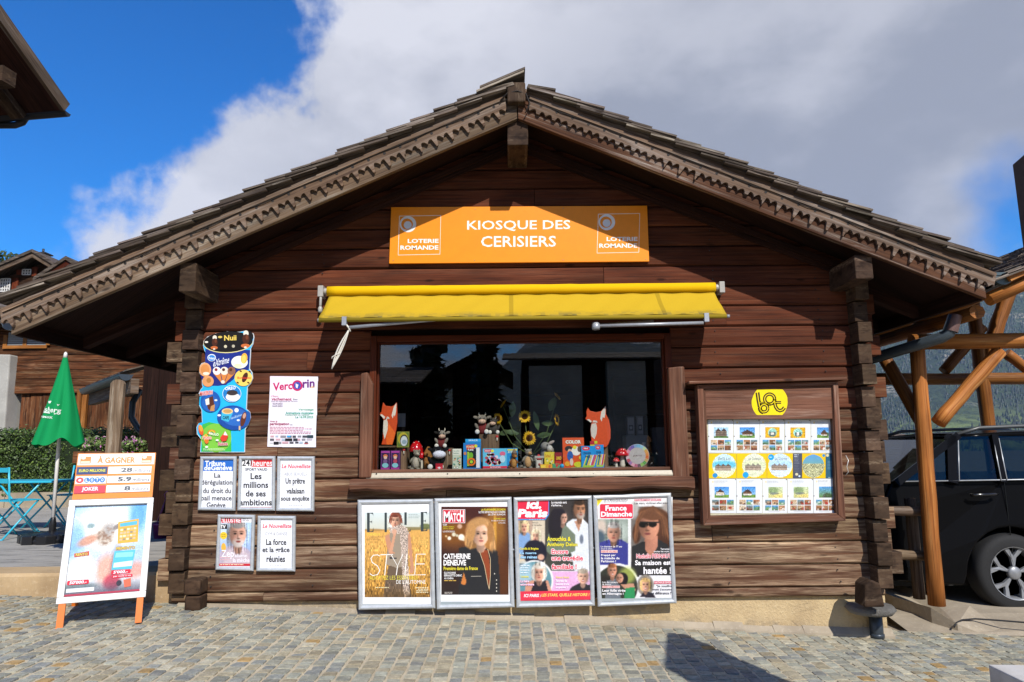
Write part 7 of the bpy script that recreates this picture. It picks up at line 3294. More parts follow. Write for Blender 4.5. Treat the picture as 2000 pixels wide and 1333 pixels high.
# ---- flower planters by the porch
for lab, px, py, y, rx in (('loose flower planter with pink blooms in front of the hedge, left of the grey post', 190, 868, 4.2, .27),
                           ('small flower planter with pale leaves right of the grey post', 262, 872, 3.4, .15)):
    c = W(px, py, y)
    t = thing('flower_planter', lab, 'planter', (c.x, c.y, c.z - .2), 'flower planters near the grey post')
    b = MB('leaf')
    leaves(b, c, (rx, .16, .12), 420, ['#5a7434', '#6d8444', '#4a6228', '#8a9a5a'], .03, int(px))
    b.build('foliage', t)
    b = MB('leaf')
    leaves(b, c + Vector((0, -.05, .01)), (rx * 1.0, .14, .13), 70, ['#b06a9a', '#c98ab0', '#9a5a90', '#d8a8c0'], .022, int(px) + 1)
    b.build('blooms', t)
    b = MB('barn_wood')
    b.box(c.x - rx, c.x + rx, c.y - .1, c.y + .1, c.z - .26, c.z - .1)
    b.build('trough', t)
    for s_ in (-1, 1):
        b = MB('barn_wood')
        b.box(c.x + s_ * rx * .8 - .03, c.x + s_ * rx * .8 + .03, c.y - .03, c.y + .03, TZ, c.z - .262)
        b.build('leg', t)

# ---- grey post
b = MB('grey_wood')
q0, q1 = W(216, 745, 2.2), W(242, 745, 2.2)
ztop = W(230, 743, 2.2).z
b.tone(1.0, 1.1)
P = [(q0.x, 2.2, TZ), (q1.x - .0, 2.2, TZ), (q1.x, 2.2, ztop - .04)]
for k in range(6):
    a_ = R(10 + k * 30)
    P.append(((q0.x + q1.x) / 2 + (q1.x - q0.x) / 2 * math.cos(a_), 2.2, ztop - .05 + .06 * math.sin(a_)))
P.append((q0.x, 2.2, ztop - .04))
b.prism(P, (0, .05, 0), uvdir=(0, 0, 1))
tag(b.build('wooden_post', None, .012), 'weathered grey round-topped wooden post behind the pavement board', 'post')

# ---- porch roof and dark shed behind the kiosk
shed = thing('shed', 'dark wooden shed in the shade behind the kiosk with a guttered lean-to roof', 'shed', (-3.4, 4.5, TZ))
b = MB('dark_wood')
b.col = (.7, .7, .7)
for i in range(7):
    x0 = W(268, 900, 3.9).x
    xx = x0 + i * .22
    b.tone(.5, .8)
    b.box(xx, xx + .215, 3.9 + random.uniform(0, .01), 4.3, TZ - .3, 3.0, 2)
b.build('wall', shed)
far = W(166, 762, 6.0)
near = far + Vector((.65, -.76, 0)).normalized() * 3.0
b = MB('metal')
b.col = hx('#46505a')
gutter(b, far, near, .085, 12)
b.build('gutter', shed)
d_ = (near - far).normalized()
s_ = Vector((d_.y * -1, d_.x, 0))
if s_.x < 0:
    s_ = -s_
b = MB('shingle_wood')
for c in range(4):
    for k in range(14):
        b.tone(.7, 1.2)
        o_ = far + d_ * (k * .215 - .1) + s_ * (.02 + c * .3) + Vector((0, 0, .06 + c * .13))
        b.obox(o_, s_ * .45 + Vector((0, 0, .16)), d_ * .205, Vector((0, 0, .02)))
b.build('shingle_roof', shed)
b = MB('barge_wood')
b.bar(far + Vector((.12, .02, -.16)), near + Vector((.12, 0.02, -.16)), .1, .2)
b.build('eave_beam', shed)
b = MB('dark_wood')
b.bar(near + Vector((-.9, 1.05, -1.2)), near + Vector((-.9, 1.05, -.27)), .12, .12)
b.build('bracket_post', shed)
b = MB('metal')
b.col = hx('#39424a')
q = W(258, 800, 4.6)
b.tube([q + Vector((.1, 0, .3)), q + Vector((0, 0, .1)), q + Vector((0, 0, -.12)), q + Vector((.12, 0, -.3)), q + Vector((.3, 0, -.42))], .045, 10)
b.build('downpipe', shed)

# ---- old barn across the lane
BY = 10.5
barn = thing('barn', 'old brown timber barn with a pale stone pier behind the hedge', 'barn', (-9, BY, 0))
zA, zB_, zC = W(100, 768, BY).z, W(100, 690, BY).z, W(100, 640, BY).z
xr = W(300, 760, BY).x
b = MB('barn_wood')
z = zA
while z < zC - .02:
    h = random.uniform(.15, .24)
    b.tone(.55, 1.05)
    b.box(-17, xr, BY + random.uniform(-.03, .04), BY + .3, z, min(z + h - .015, zC), 0)
    z += h
b.build('log_wall', barn)
b = MB('barn_wood')
x = W(36, 800, BY).x
while x < xr:
    w = random.uniform(.12, .3)
    b.tone(.6, 1.05)
    b.box(x, x + w - .012, BY + .06 + random.uniform(-.02, .03), BY + .3, -.2, zA - .01, 2)
    x += w
b.build('plank_wall', barn)
b = MB('render_wall')
q0, q1 = W(-80, 700, BY), W(38, 700, BY)
b.prism([(q0.x, BY - .25, -.2), (q1.x + .05, BY - .25, -.2), (q1.x - .05, BY - .25, zB_ - .06), (q0.x, BY - .25, zB_ - .02)], (0, .5, 0))
b.build('stone_pier', barn, bevel=.03)
b = MB('orange_wood')
q0, q1 = W(147, 838, BY), W(173, 762, BY)
b.tone(.7, .8)
for a in ((q0.x, q0.x + .10), (q1.x - .10, q1.x)):
    b.box(a[0], a[1], BY - .05, BY + .04, q0.z, q1.z, 2)
b.box(q0.x + .101, q1.x - .101, BY - .05, BY + .04, q1.z - .1, q1.z, 0)
b.box(q0.x + .101, q1.x - .101, BY - .05, BY + .04, q0.z, q0.z + .08, 0)
wf = b.build('window', barn)
b = MB('gloss')
b.col = hx('#1c241c')
b.box(q0.x + .1, q1.x - .1, BY + .0, BY + .03, q0.z + .08, q1.z - .1)
b.build('glass', wf)
b = MB(['orange_wood', 'paint'])
q0, q1 = W(8, 682, BY), W(96, 655, BY)
b.tone(.9, 1)
b.box(q0.x, q1.x, BY - .06, BY - .035, q0.z, q0.z + .07, 0)
for fx in (0, .45, .98):
    xx = q0.x + (q1.x - q0.x) * fx
    b.box(xx, xx + .09, BY - .06, BY - .035, q0.z + .071, q1.z, 2)
b.mi = 1
for k in range(7):
    b.col = hx('#9a9a96')
    b.box(q0.x + .1, q1.x, BY - .045, BY - .032, q0.z + .08 + k * .045, q0.z + .115 + k * .045, 0)
b.build('shuttered_window', barn)
b = MB('shingle_wood')
for k in range(3):
    b.tone(.7, 1)
    b.box(-17, xr + .3, BY - .5 + k * .5, BY + .5 + k * .5, zC + .02 + k * .28, zC + .07 + k * .28)
b.prism([(-17, BY - .4, zC - .01), (xr + .2, BY - .4, zC - .01), (xr + .2, BY + 3, zC + 1.2), (-17, BY + 3, zC + 1.2)], (0, 0, .05))
b.build('roof', barn)
b = MB('render_wall')
q0, q1 = W(228, 845, BY + .8), W(300, 785, BY + .8)
b.box(xr + .01, q1.x + .6, BY + .1, BY + 1.0, -.2, q1.z + .4)
b.build('side_wall', barn)

# ---- dark chalet far behind on the left
CY = 34.0


def chalet(label, apx, lpx, rpx, y, depth, name='chalet', red=False):
    a, l, r_ = W(*apx, y), W(*lpx, y), W(*rpx, y)
    t = thing(name, label, 'house', (a.x, y, 0))
    b = MB('barn_wood')
    b.col = (.26, .30, .36) if not red else (.9, .45, .35)
    ov = .9
    l2, r2 = l + (a - l) * .14, r_ + (a - r_) * .14
    b.prism([(l2.x, y + ov, -1), (r2.x, y + ov, -1), (r2.x, y + ov, r2.z - .2), (a.x, y + ov, a.z - .4), (l2.x, y + ov, l2.z - .2)], (0, depth, 0))
    b.build('walls', t)
    b = MB('barge_wood' if not red else 'frame_wood')
    b.tone(.55, .7)
    for e in (l, r_):
        b.prism([a, e, e + Vector((0, 0, -.28)), a + Vector((0, 0, -.28))], (0, .12, 0), uvdir=e - a)
    b.build('bargeboard', t)
    b = MB('shingle_wood')
    for e, sg in ((l, -1), (r_, 1)):
        b.tone(.6, .8)
        b.prism([a + Vector((0, -.1, .02)), e + Vector((0, -.1, .02)), e + Vector((0, -.1, .2)), a + Vector((0, -.1, .2))], (0, depth + ov, 0))
    b.build('roof', t)
    return t


ch = chalet('dark brown chalet with white barred windows, far behind on the left', (64, 494), (-190, 600), (112, 523), CY, 9)
for (x0, x1, y0, y1, nx_, ny_) in ((0, 21, 545, 570, 4, 4), (44, 61, 527, 537, 3, 2)):
    a, c = W(x0, y1, CY + .85), W(x1, y0, CY + .85)
    b = MB('gloss')
    b.col = hx('#20242a')
    b.box(a.x, c.x, CY + .86, CY + .9, a.z, c.z)
    wn_ = b.build('window', ch)
    b = MB('paint')
    b.col = hx('#d8d6d2')
    for i in range(nx_ + 1):
        xx = a.x + (c.x - a.x) * i / nx_
        b.box(xx - .03, xx + .03, CY + .80, CY + .85, a.z, c.z)
    for j in range(ny_ + 1):
        zz = a.z + (c.z - a.z) * j / ny_
        b.box(a.x, c.x, CY + .81, CY + .845, zz - .03, zz + .03)
    b.build('glazing_bars', wn_)
for (x0, x1, y0, y1) in ((22, 37, 543, 572), (62, 74, 522, 540), (32, 43, 527, 537)):
    a, c = W(x0, y1, CY + .82), W(x1, y0, CY + .82)
    b = MB('barn_wood')
    b.col = (.75, .4, .35)
    b.box(a.x, c.x, CY + .80, CY + .86, a.z, c.z, 2)
    b.build('shutter', ch)
a = W(84, 497, CY + 3)
b = MB('render_wall')
b.col = hx('#c9a86a')
b.box(a.x - .3, a.x + .3, CY + 2.7, CY + 3.3, a.z - 1.5, a.z - .05)
b.build('chimney', ch)
b = MB('metal')
b.col = hx('#3a3a3e')
b.box(a.x - .4, a.x + .4, CY + 2.6, CY + 3.4, a.z - .04, a.z + .04)
b.tube([(a.x, CY + 3, a.z + .04), (a.x, CY + 3, a.z + .35)], .07, 8)
b.build('chimney_cap', ch)
chalet('small chalet with a reddish gable peeping over the kiosk roof on the left', (130, 509), (66, 551), (190, 548), 27, 6, red=True)

# tree crown far left
t = thing('tree', 'rounded dark green tree crown beyond the dark chalet', 'tree', (-41, 55, 0))
c = W(-10, 536, 55)
b = MB('leaf')
leaves(b, c, (3.2, 3, 2.2), 1500, ['#3a4a24', '#2f3e1e', '#4c5c2c'], .28, 77)
b.build('crown', t)
b = MB('barn_wood')
b.tube([(c.x, 55, -1), (c.x + .2, 55, c.z)], [.4, .2], 8)
b.build('trunk', t)

# ---- neighbour's roof corner, top left
nr = thing('neighbouring_house', 'dark brown roof corner with a gutter reaching in at the top left', 'house', (-9, 2.5, 0))
C = W(121, 217, 3.0)
E = W(-260, 250, 3.0)
V = W(-130, -135, 1.2)
b = MB('dark_wood')
b.col = (1.1, 1.05, 1.0)
nn = (E - C).cross(V - C).normalized()
if nn.z < 0:
    nn = -nn
b.prism([C, V, V + (E - C), E], nn * .10, uvdir=V - C)
b.build('roof_boards', nr)
b = MB('barge_wood')
b.tone(.5, .6)
b.bar(C + nn * .08 + Vector((.02, 0, 0)), V + nn * .08 + Vector((.02, 0, 0)), .05, .2, up=nn)
b.build('bargeboard', nr)
b = MB('shingle_wood')
for k in range(10):
    b.tone(.6, .9)
    f = k / 10
    o_ = C + (V - C) * f + nn * .17
    b.obox(o_, (V - C) * .11 + nn * .02, (E - C) * 1.0, nn * .03)
b.build('shingles', nr)
b = MB('end_wood')
b.tone(.8, .9)
for f in (.18, .42):
    o_ = C + (E - C) * f - nn * .12
    b.obox(o_, (V - C) * 1.0, (E - C).normalized() * .16, nn * .11)
b.build('rafter', nr)
b = MB('end_wood')
q = W(18, 150, 2.3)
b.bar(q, q + Vector((-2.2, .3, 0)), .2, .2)
b.build('purlin', nr)
b = MB('metal')
b.col = hx('#2c2c30')
e_ = (E - C).normalized()
gutter(b, C + Vector((.05, .05, .0)), E + Vector((0, .05, 0)), .055)
b.tube([W(52, 228, 3.1), W(44, 240, 3.1), W(30, 245, 3.1), W(-90, 246, 3.1)], .045, 10)
b.build('gutter', nr)
b = MB('barn_wood')
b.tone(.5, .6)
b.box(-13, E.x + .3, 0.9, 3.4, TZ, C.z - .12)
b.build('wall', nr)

# ================================================================== RIGHT SIDE
# ---- carport of peeled logs
FYc, BYc = .60, 4.2
base_post = W(1829, 1182, FYc)
cp = thing('carport', 'open carport of honey coloured peeled logs on the right', 'carport', (base_post.x, FYc, base_post.z))


def log(name, p, q, r0, r1=None, tone=(.9, 1.15), parent=None, n=14, wood='orange_wood', seg=9):
    b = MB([wood, 'end_wood'])
    b.tone(*tone)
    p, q = Vector(p), Vector(q)
    P, Rr = [], []
    for i in range(seg):
        f = i / (seg - 1)
        P.append(p + (q - p) * f + Vector((random.uniform(-1, 1), random.uniform(-1, 1), random.uniform(-1, 1))) * r0 * .05)
        Rr.append((r0 + ((r1 or r0) - r0) * f) * random.uniform(.96, 1.04))
    b.tube(P, Rr, n, jit=.02)
    return b.build(name, cp if parent is None else parent)


rp = .095
log('post', base_post, W(1789, 660, FYc), .068, .064)
fz_ = W(1900, 672, FYc).z
log('tie_beam', W(1780, 668, FYc - .03), Vector((8.2, FYc - .03, fz_ + .02)), .07, .075)
log('brace', W(1832, 826, FYc), W(1952, 686, FYc), .062, .062)
log('brace', W(1802, 828, FYc + .05), W(1722, 690, FYc + .35), .062, .062, tone=(.5, .6))
log('post', Vector((8.0, FYc, -.2)), Vector((8.0, FYc, fz_)), .095)
for x_ in (0,):
    bz = W(1850, 743, BYc).z
    log('tie_beam', W(1700, 741, BYc), Vector((9.5, BYc, bz)), .085, tone=(.5, .6))
    pb = W(1936, 850, BYc)
    log('post', Vector((pb.x, BYc, -.2)), Vector((pb.x - .05, BYc, W(1936, 590, BYc).z)), .09, tone=(.55, .65))
    log('brace', W(1843, 726, BYc), W(1918, 640, BYc), .075, tone=(.5, .6))
    log('brace', W(1925, 700, BYc), W(1975, 560, BYc), .10, tone=(.6, .7))
    log('brace', W(1965, 690, BYc), W(2030, 740, BYc), .075, tone=(.6, .7))
# purlin with the round log end facing the viewer
pe = W(1908, 610, .05)
log('purlin', pe, pe + Vector((0, 5.6, 0)), .062, .075, tone=(.7, .8), n=9)
b = MB('orange_wood')
b.tone(1.25, 1.3)
b.col = (1.25, 1.35, 1.7)
P = []
for k in range(9):
    a_ = 2 * math.pi * k / 9
    P.append(pe + Vector((math.cos(a_) * .068 * random.uniform(.93, 1.05), -.002, math.sin(a_) * .062 * random.uniform(.93, 1.05))))
b.prism(P, (0, -.004, 0))
b.build('cut_log_end', cp)
b = MB('rubber')
b.col = hx('#6a5236')
for a_ in (.3, 1.9, 3.4, 4.7):
    b.bar(pe + Vector((0, -.0065, 0)), pe + Vector((math.cos(a_) * .055, -.0065, math.sin(a_) * .05)), .004, .0015, up=(0, -1, 0))
b.build('end_crack', cp)
# rafters and boarded roof rising to the right
r0_, r1_ = W(1931, 587, -.05), W(2010, 551, -.05)
sl = (r1_ - r0_)
sl = sl / sl.x
run = 3.3
log('verge_rafter', r0_, r0_ + sl * run, .054, .056, tone=(1.15, 1.25))
for y in (1.0, 2.1, 3.2, 4.3):
    log('rafter', Vector((r0_.x, y, r0_.z - .02)), Vector((r0_.x, y, r0_.z - .02)) + sl * run, .055, tone=(.7, .8), n=8, seg=4)
b = MB('shingle_wood')
upn = Vector((-sl.z, 0, 1)).normalized()
k = -.05
while k < run:
    b.tone(.9, 1.2)
    b.obox(r0_ + sl * k + upn * .07 + Vector((0, -.05, 0)), sl * .145, Vector((0, 5.2, 0)), upn * .02)
    k += .15
b.build('roof_boards', cp)
b = MB('shingle_wood')
for c in range(14):
    y = -.2
    while y < 5.2:
        w = random.uniform(.14, .24)
        b.tone(.8, 1.35)
        b.obox(r0_ + sl * (-.10 + c * .24) + upn * (.135 + random.uniform(0, .01)) + Vector((0, y + .05, 0)), sl * .42 - upn * .03, Vector((0, w - .006, 0)), upn * .022)
        y += w
b.build('shingles', cp)
b = MB('orange_wood')
b.tone(1.1, 1.2)
q = r0_ + sl * .16 + upn * .075 + Vector((0, -.11, 0))
b.obox(q, sl * 3.0, Vector((0, .03, 0)), upn * .06)
b.build('verge_board', cp)
# valley gutter between the two roofs, and its spout
b = MB('metal')
b.col = hx('#5d6c70')
gp = W(1958, 537, -.12)
gutter(b, gp, gp + Vector((0, 5.2, 0)), .088, 14)
b.prism([gp + Vector((-.09, -.002, 0)), gp + Vector((.09, -.002, 0))] + [gp + Vector((math.cos(-math.pi * k / 12) * .086, -.002, math.sin(-math.pi * k / 12) * .086)) for k in range(1, 12)], (0, -.004, 0))
b.box(gp.x - .1, gp.x + .1, gp.y - .012, gp.y - .007, gp.z - .006, gp.z + .018)
b.build('valley_gutter', cp)
b = MB('metal')
b.col = hx('#4a545c')
b.tube([W(1864, 618, .15), W(1852, 652, .18), W(1838, 660, .2), W(1700, 702, .75), W(1650, 716, 1.0)], [.05, .052, .05, .05, .05], 14)
b.col = hx('#7a5f5a')
b.tube([W(1866, 616, .148), W(1857, 648, .165)], [.054, .0545], 14, cap=False)
b.build('downpipe', cp)

# ---- kerb wall beneath the post
kw = thing('kerb_wall', 'low concrete kerb wall under the carport post, running back beside the kiosk', 'wall', (3.6, .9, -.2))
b = MB('concrete')
K0, K1 = W(1738, 1128, 2.2), W(1896, 1238, .33)
kz = base_post.z - .004
top_pts = [Vector((3.50, 2.6, kz + .06)), Vector((3.50, .95, kz + .01)), Vector((3.60, .52, kz)), Vector((3.72, .36, kz - .10)), Vector((3.95, .32, -.235)), Vector((4.12, .35, -.22)), Vector((4.0, .62, kz - .01)), Vector((3.86, 1.0, kz)), Vector((3.86, 2.6, kz + .05))]
n = len(top_pts)
ti = [b.v(p) for p in top_pts]
bi = [b.v((p.x, p.y, -.5)) for p in top_pts]
b.f(ti)
for i in range(n):
    j = (i + 1) % n
    b.f((ti[i], bi[i], bi[j], ti[j]))
b.build('kerb', kw)

# ---- low log railing beside the kiosk
rl = thing('railing', 'low weathered log railing with two rails behind the carport post', 'railing', (3.4, 1.0, -.1))
ry = .76
a, c = W(1803, 1172, ry), W(1793, 975, ry)
log('rail_post', (a.x, ry + .06, a.z), (a.x, ry + .06, c.z), .05, parent=rl, wood='grey_wood', tone=(.6, .75))
for py in (1000, 1086):
    q = W(1812, py, ry - .05)
    q2 = q + Vector((-.62, .06, .02))
    log('rail', q, q2, .045, .04, parent=rl, wood='grey_wood', tone=(.85, 1.0))

# ---- black cable
b = MB('rubber')
b.col = hx('#1d1d20')
P = [G(1864, 1228, -.17), G(1868, 1220, -.15), G(1880, 1214, -.13), G(1905, 1212, -.125), G(1950, 1215, -.125), G(2000, 1219, -.13), G(2060, 1222, -.13)]
b.tube([p + Vector((0, 0, .012)) for p in P], .007, 8)
tag(b.build('cable'), 'black cable lying on the concrete in front of the car', 'cable')

# ---- drain stub under the kiosk corner
b = MB('metal')
b.col = hx('#3c444c')
q = W(1706, 1190, .02)
zt_ = q.z
b.lathe((q.x, .0, -.26), [(.05, 0), (.05, zt_ + .26)], 16)
b.lathe((q.x, .0, -.15), [(.05, 0), (.056, .004), (.056, .03), (.05, .034)], 16)
tag(b.build('drain_pipe'), 'short dark drain pipe under the flat stone at the right corner', 'pipe')

# ---- pale block at the lower right
bl = W(2002, 1322, -1.75)
b = MB('grey_block')
b.prism([(bl.x, -1.75, bl.z - .03), (bl.x + 1.2, -1.85, bl.z - .02), (bl.x + 1.2, -1.55, bl.z - .02), (bl.x + .015, -1.42, bl.z - .03)], (0, 0, -.35))
tag(b.build('concrete_block', None, .01), 'pale grey concrete block at the lower right edge of the paving', 'block')

# ---- tall dark information slab at the right edge
Fp = W(1977, 322, -2.9)
tz = Fp.z
tt = thing('information_slab', 'tall dark brown slab standing at the far right edge of the view', 'sign', (Fp.x, -3.1, -.2))
b = MB('rubber')
b.col = hx('#3a302c')
N_ = Fp + Vector((-.22, -.90, 0))
dd = (N_ - Fp).normalized()
sd = Vector((-dd.y, dd.x, 0))
if sd.x < 0:
    sd = -sd
b.prism([(Fp.x, Fp.y, -.35), (N_.x, N_.y, -.35), (N_.x, N_.y, tz), (Fp.x, Fp.y, tz)], sd * .14)
b.build('slab', tt, bevel=.004)
b = MB('concrete')
ctr = (Fp + N_) / 2 + sd * .07
b.box(ctr.x - .25, ctr.x + .3, ctr.y - .6, ctr.y + .6, -.4, -.05)
b.build('foot', tt)

# ---- black car
CYs = .95
wc = W(1983, 1120, CYs)
car_z = wc.z - .355
car = thing('parked_car', 'black five door car with silver spoked wheels parked under the carport', 'car', (wc.x + 1.3, CYs + .9, car_z))
wx, wr = wc.x, .355
WB = 2.68
def CZ(py, px=1900):
    return W(px, py, CYs).z - car_z
belt_l, belt_r = CZ(941, 1800), CZ(920, 2000)
xl = W(1728, 950, CYs).x
Wd = 1.84
# lower body: side profile with wheel arches, slightly bowed sides
prof_top = [(xl - .16, .50), (xl - .17, .78), (xl - .06, .93), (xl + .10, belt_l), (xl + 1.2, belt_l + .02), (xl + 2.3, belt_l + .03), (wx + WB - .2, belt_l), (wx + WB + .2, .95), (wx + WB + .75, .82), (wx + WB + .95, .62), (wx + WB + .95, .32)]
bot = [(wx + WB + .46, .24)]
for k in range(13):
    an = math.pi * k / 12
    bot.append((wx + WB + math.cos(an) * .43, .34 + math.sin(an) * .43))
bot += [(wx + WB - .46, .22), (wx + .46, .22)]
for k in range(13):
    an = math.pi * k / 12
    bot.append((wx + math.cos(an) * .43, .34 + math.sin(an) * .43))
bot += [(wx - .46, .24), (xl - .1, .30)]
outline = prof_top + bot
b = MB('car_paint')
b.col = (.0045, .0045, .005)
def sideinset(z):
    return .05 * ((z - .62) / .5) ** 2
n = len(outline)
A = [b.v((x, CYs + sideinset(z), car_z + z)) for x, z in outline]
B = [b.v((x, CYs + Wd - sideinset(z), car_z + z)) for x, z in outline]
b.f(A)
b.f(B[::-1])
for i in range(n):
    j = (i + 1) % n
    b.f((A[i], B[i], B[j], A[j]))
b.build('body', car, bevel=.025, seg=3)
# cabin
zr = CZ(852, 1950)
rx0, rx1 = W(1888, 850, CYs).x + .02, wx + WB - 1.15
bx0, bx1 = xl + .12, wx + WB - .15
yi, yo = .03, .17
roofp = lambda x, side: Vector((x, CYs + (yo if side == 0 else Wd - yo), car_z + zr))
beltp = lambda x, side: Vector((x, CYs + (yi if side == 0 else Wd - yi), car_z + belt_l + .0))
b = MB('car_paint')
b.col = (.004, .004, .0045)
NR = 8
rows = []
for k in range(NR + 1):
    f = k / NR
    x = rx0 + (rx1 - rx0) * f
    z = zr + .045 * math.sin(math.pi * min(1, f * .9 + .08))
    rows.append([b.v((x, CYs + yo + (Wd - 2 * yo) * g_, car_z + z + .03 * math.sin(math.pi * g_))) for g_ in (0, .06, .2, .5, .8, .94, 1)])
b.sm = True
for k in range(NR):
    for q in range(6):
        b.f((rows[k][q], rows[k + 1][q], rows[k + 1][q + 1], rows[k][q + 1]))
o = b.build('roof', car)
so = o.modifiers.new('shell', 'SOLIDIFY')
so.thickness = .05
def pil(name, xa, xb, side, w, col=(.006, .006, .007)):
    b = MB('car_paint')
    b.col = col
    b.bar(beltp(xa, side) - Vector((0, 0, .02)), roofp(xb, side) + Vector((0, 0, .01)), .05, w, up=(1, 0, 0))
    b.build(name, car)
xq0, xq1 = W(1862, 935, CYs).x, W(1874, 872, CYs).x + .03
xB0, xB1 = W(1960, 928, CYs).x, W(1962, 870, CYs).x + .02
for side in (0, 1):
    pil('pillar', bx0, rx0, side, .07)
    pil('pillar', xq0, xq1, side, .09)
    pil('pillar', xB0, xB1, side, .06)
    pil('pillar', bx1, rx1, side, .07)
    # side glass
    for (xa, xb, ta, tb_) in ((bx0 + .05, xq0 - .05, rx0 + .02, xq1 - .05), (xq0 + .05, xB0 - .03, xq1 + .05, xB1 - .03), (xB0 + .03, bx1 - .05, xB1 + .03, rx1 - .02)):
        b = MB('dark_glass')
        b.pts([beltp(xa, side), beltp(xb, side), roofp(tb_, side), roofp(ta, side)])
        b.build('side_window', car)
b = MB('dark_glass')
b.pts([beltp(bx0, 0), beltp(bx0, 1), roofp(rx0, 1), roofp(rx0, 0)])
b.build('rear_window', car)
b = MB('dark_glass')
b.pts([beltp(bx1, 0), beltp(bx1, 1), roofp(rx1, 1), roofp(rx1, 0)])
b.build('windscreen', car)
b = MB('plastic')
b.col = hx('#26262a')
for x_ in (bx0 + .9, bx0 + 1.9):
    for y_ in (.5, 1.32):
        b.blob((x_, CYs + y_, car_z + .95), (.12, .24, .34), 12, 8)
b.build('seats', car)
# bright trim, rails, door lines
b = MB('metal')
b.col = hx('#b9bcc0')
b.tube([beltp(bx0 + .02, 0) + Vector((0, -.012, 0)), beltp((bx0 + bx1) / 2, 0) + Vector((0, -.012, .012)), beltp(bx1, 0) + Vector((0, -.012, 0))], .007, 6)
for xa, xb in ((xB0 - .025, xB1 - .025), (xB0 + .03, xB1 + .03), (xq0 + .055, xq1 + .055)):
    b.tube([beltp(xa, 0) + Vector((0, -.028, 0)), roofp(xb, 0) + Vector((0, -.028, -.02))], .005, 6)
b.build('window_trim', car)
for side in (0, 1):
    b = MB('plastic')
    b.col = hx('#4a4d50')
    y_ = CYs + (yo + .05 if side == 0 else Wd - yo - .05)
    b.tube([(rx0 - .02, y_, car_z + zr + .01), (rx0 + .25, y_, car_z + zr + .085), (rx0 + .9, y_, car_z + zr + .105), (rx1 - .3, y_, car_z + zr + .09), (rx1 - .05, y_, car_z + zr + .02)], .018, 8)
    b.build('roof_rail', car)
b = MB('gloss')
b.col = (.003, .003, .003)
for x_, z0, z1 in ((xB0, .34, belt_l - .01),):
    b.bar((x_ - .0, CYs + .0, car_z + z0 + .2), (x_ + .02, CYs + .035, car_z + z1), .006, .008, up=(0, 1, 0))
b.build('door_seam', car)
b = MB('gloss')
b.col = (.01, .01, .011)
hz = belt_l - .13
b.tube([(xB0 - .34, CYs - .004, car_z + hz), (xB0 - .30, CYs - .03, car_z + hz + .004), (xB0 - .12, CYs - .03, car_z + hz + .008), (xB0 - .08, CYs - .002, car_z + hz + .008)], .014, 8)
b.build('door_handle', car)
b = MB('plastic')
b.col = hx('#2c2c2e')
b.box(wx + .48, wx + WB - .48, CYs - .012, CYs + .04, car_z + .22, car_z + .34)
b.build('sill', car, bevel=.01)
b = MB('gloss')
b.col = hx('#5a0c10')
b.blob((xl - .1, CYs + .12, car_z + .84), (.09, .1, .09), 12, 8)
b.build('tail_light', car)


def wheel(x, yc, out):
    b = MB('rubber')
    b.col = hx('#1a1a1b')
    c = Vector((x, yc, car_z + wr))
    ax_ = Vector((0, out, 0))
    b.lathe(c, [(.235, .11), (.30, .115), (.34, .10), (.355, .06), (.355, -.06), (.34, -.10), (.235, -.1)], 36, ax=ax_, caps=False)
    t_ = b.build('wheel', car)
    b = MB('metal')
    b.col = hx('#8f9194')
    b.lathe(c, [(.24, .115), (.232, .112), (.222, .04), (.222, -.08), (.24, -.09)], 36, ax=ax_, caps=False)
    for k in range(5):
        a0 = 2 * math.pi * k / 5 + .25
        def pt(a, r, h):
            return c + Vector((math.cos(a) * r, out * h, math.sin(a) * r))
        for s in (-1, 1):
            b.prism([pt(a0 - .16, .05, .088), pt(a0 + .16, .05, .088), pt(a0 + s * .06 + .12, .14, .085), pt(a0 + s * .30 + .09, .228, .095), pt(a0 + s * .30 - .09, .228, .095), pt(a0 + s * .06 - .12, .14, .085)], (0, -out * .03, 0))
    b.lathe(c, [(.06, .06), (.06, .095), (.05, .105), (0, .107)], 20, ax=ax_)
    b.build('rim', t_)
    b = MB('rubber')
    b.col = (.012, .012, .012)
    b.lathe(c, [(.222, -.02), (0, -.02)], 30, ax=ax_)
    b.build('brake_disc', t_)


for x_ in (wx, wx + WB):
    wheel(x_, CYs + .10, -1)
    wheel(x_, CYs + Wd - .10, 1)
b = MB('rubber')
b.col = (.01, .01, .01)
b.box(xl + .1, wx + WB + .6, CYs + .26, CYs + Wd - .26, car_z + .2, car_z + .5)
b.build('underbody', car)

# ---- slate roofed house beyond
a, c = W(1724, 905, 24), W(1796, 850, 24)
hs = thing('stone_house', 'low house with a grey slate roof beyond the kiosk on the right', 'house', (a.x, 24, -1))
b = MB('render_wall')
b.box(a.x - 4, c.x - .6, 24.6, 30, -2, a.z)
b.build('walls', hs)
b = MB('shingle_wood')
rz0, rz1 = a.z, W(1740, 850, 26).z
N = 12
for k in range(N):
    f0 = k / N
    x = a.x - 5
    xe = W(1800, 905, 24).x - (W(1800, 905, 24).x - W(1758, 852, 27).x) * f0
    while x < xe:
        b.tone(.6, .9)
        t_ = b.col[0] * .9
        b.col = (t_, t_ * .98, t_ * 1.0)
        w = random.uniform(.25, .5)
        b.obox((x, 24 + 3 * f0, rz0 + (rz1 - rz0) * f0 + random.uniform(0, .02)), (0, 3 / N * 1.4, (rz1 - rz0) / N * 1.2), (w - .02, 0, 0), (0, -.02, .04))
        x += w
b.build('slate_roof', hs)

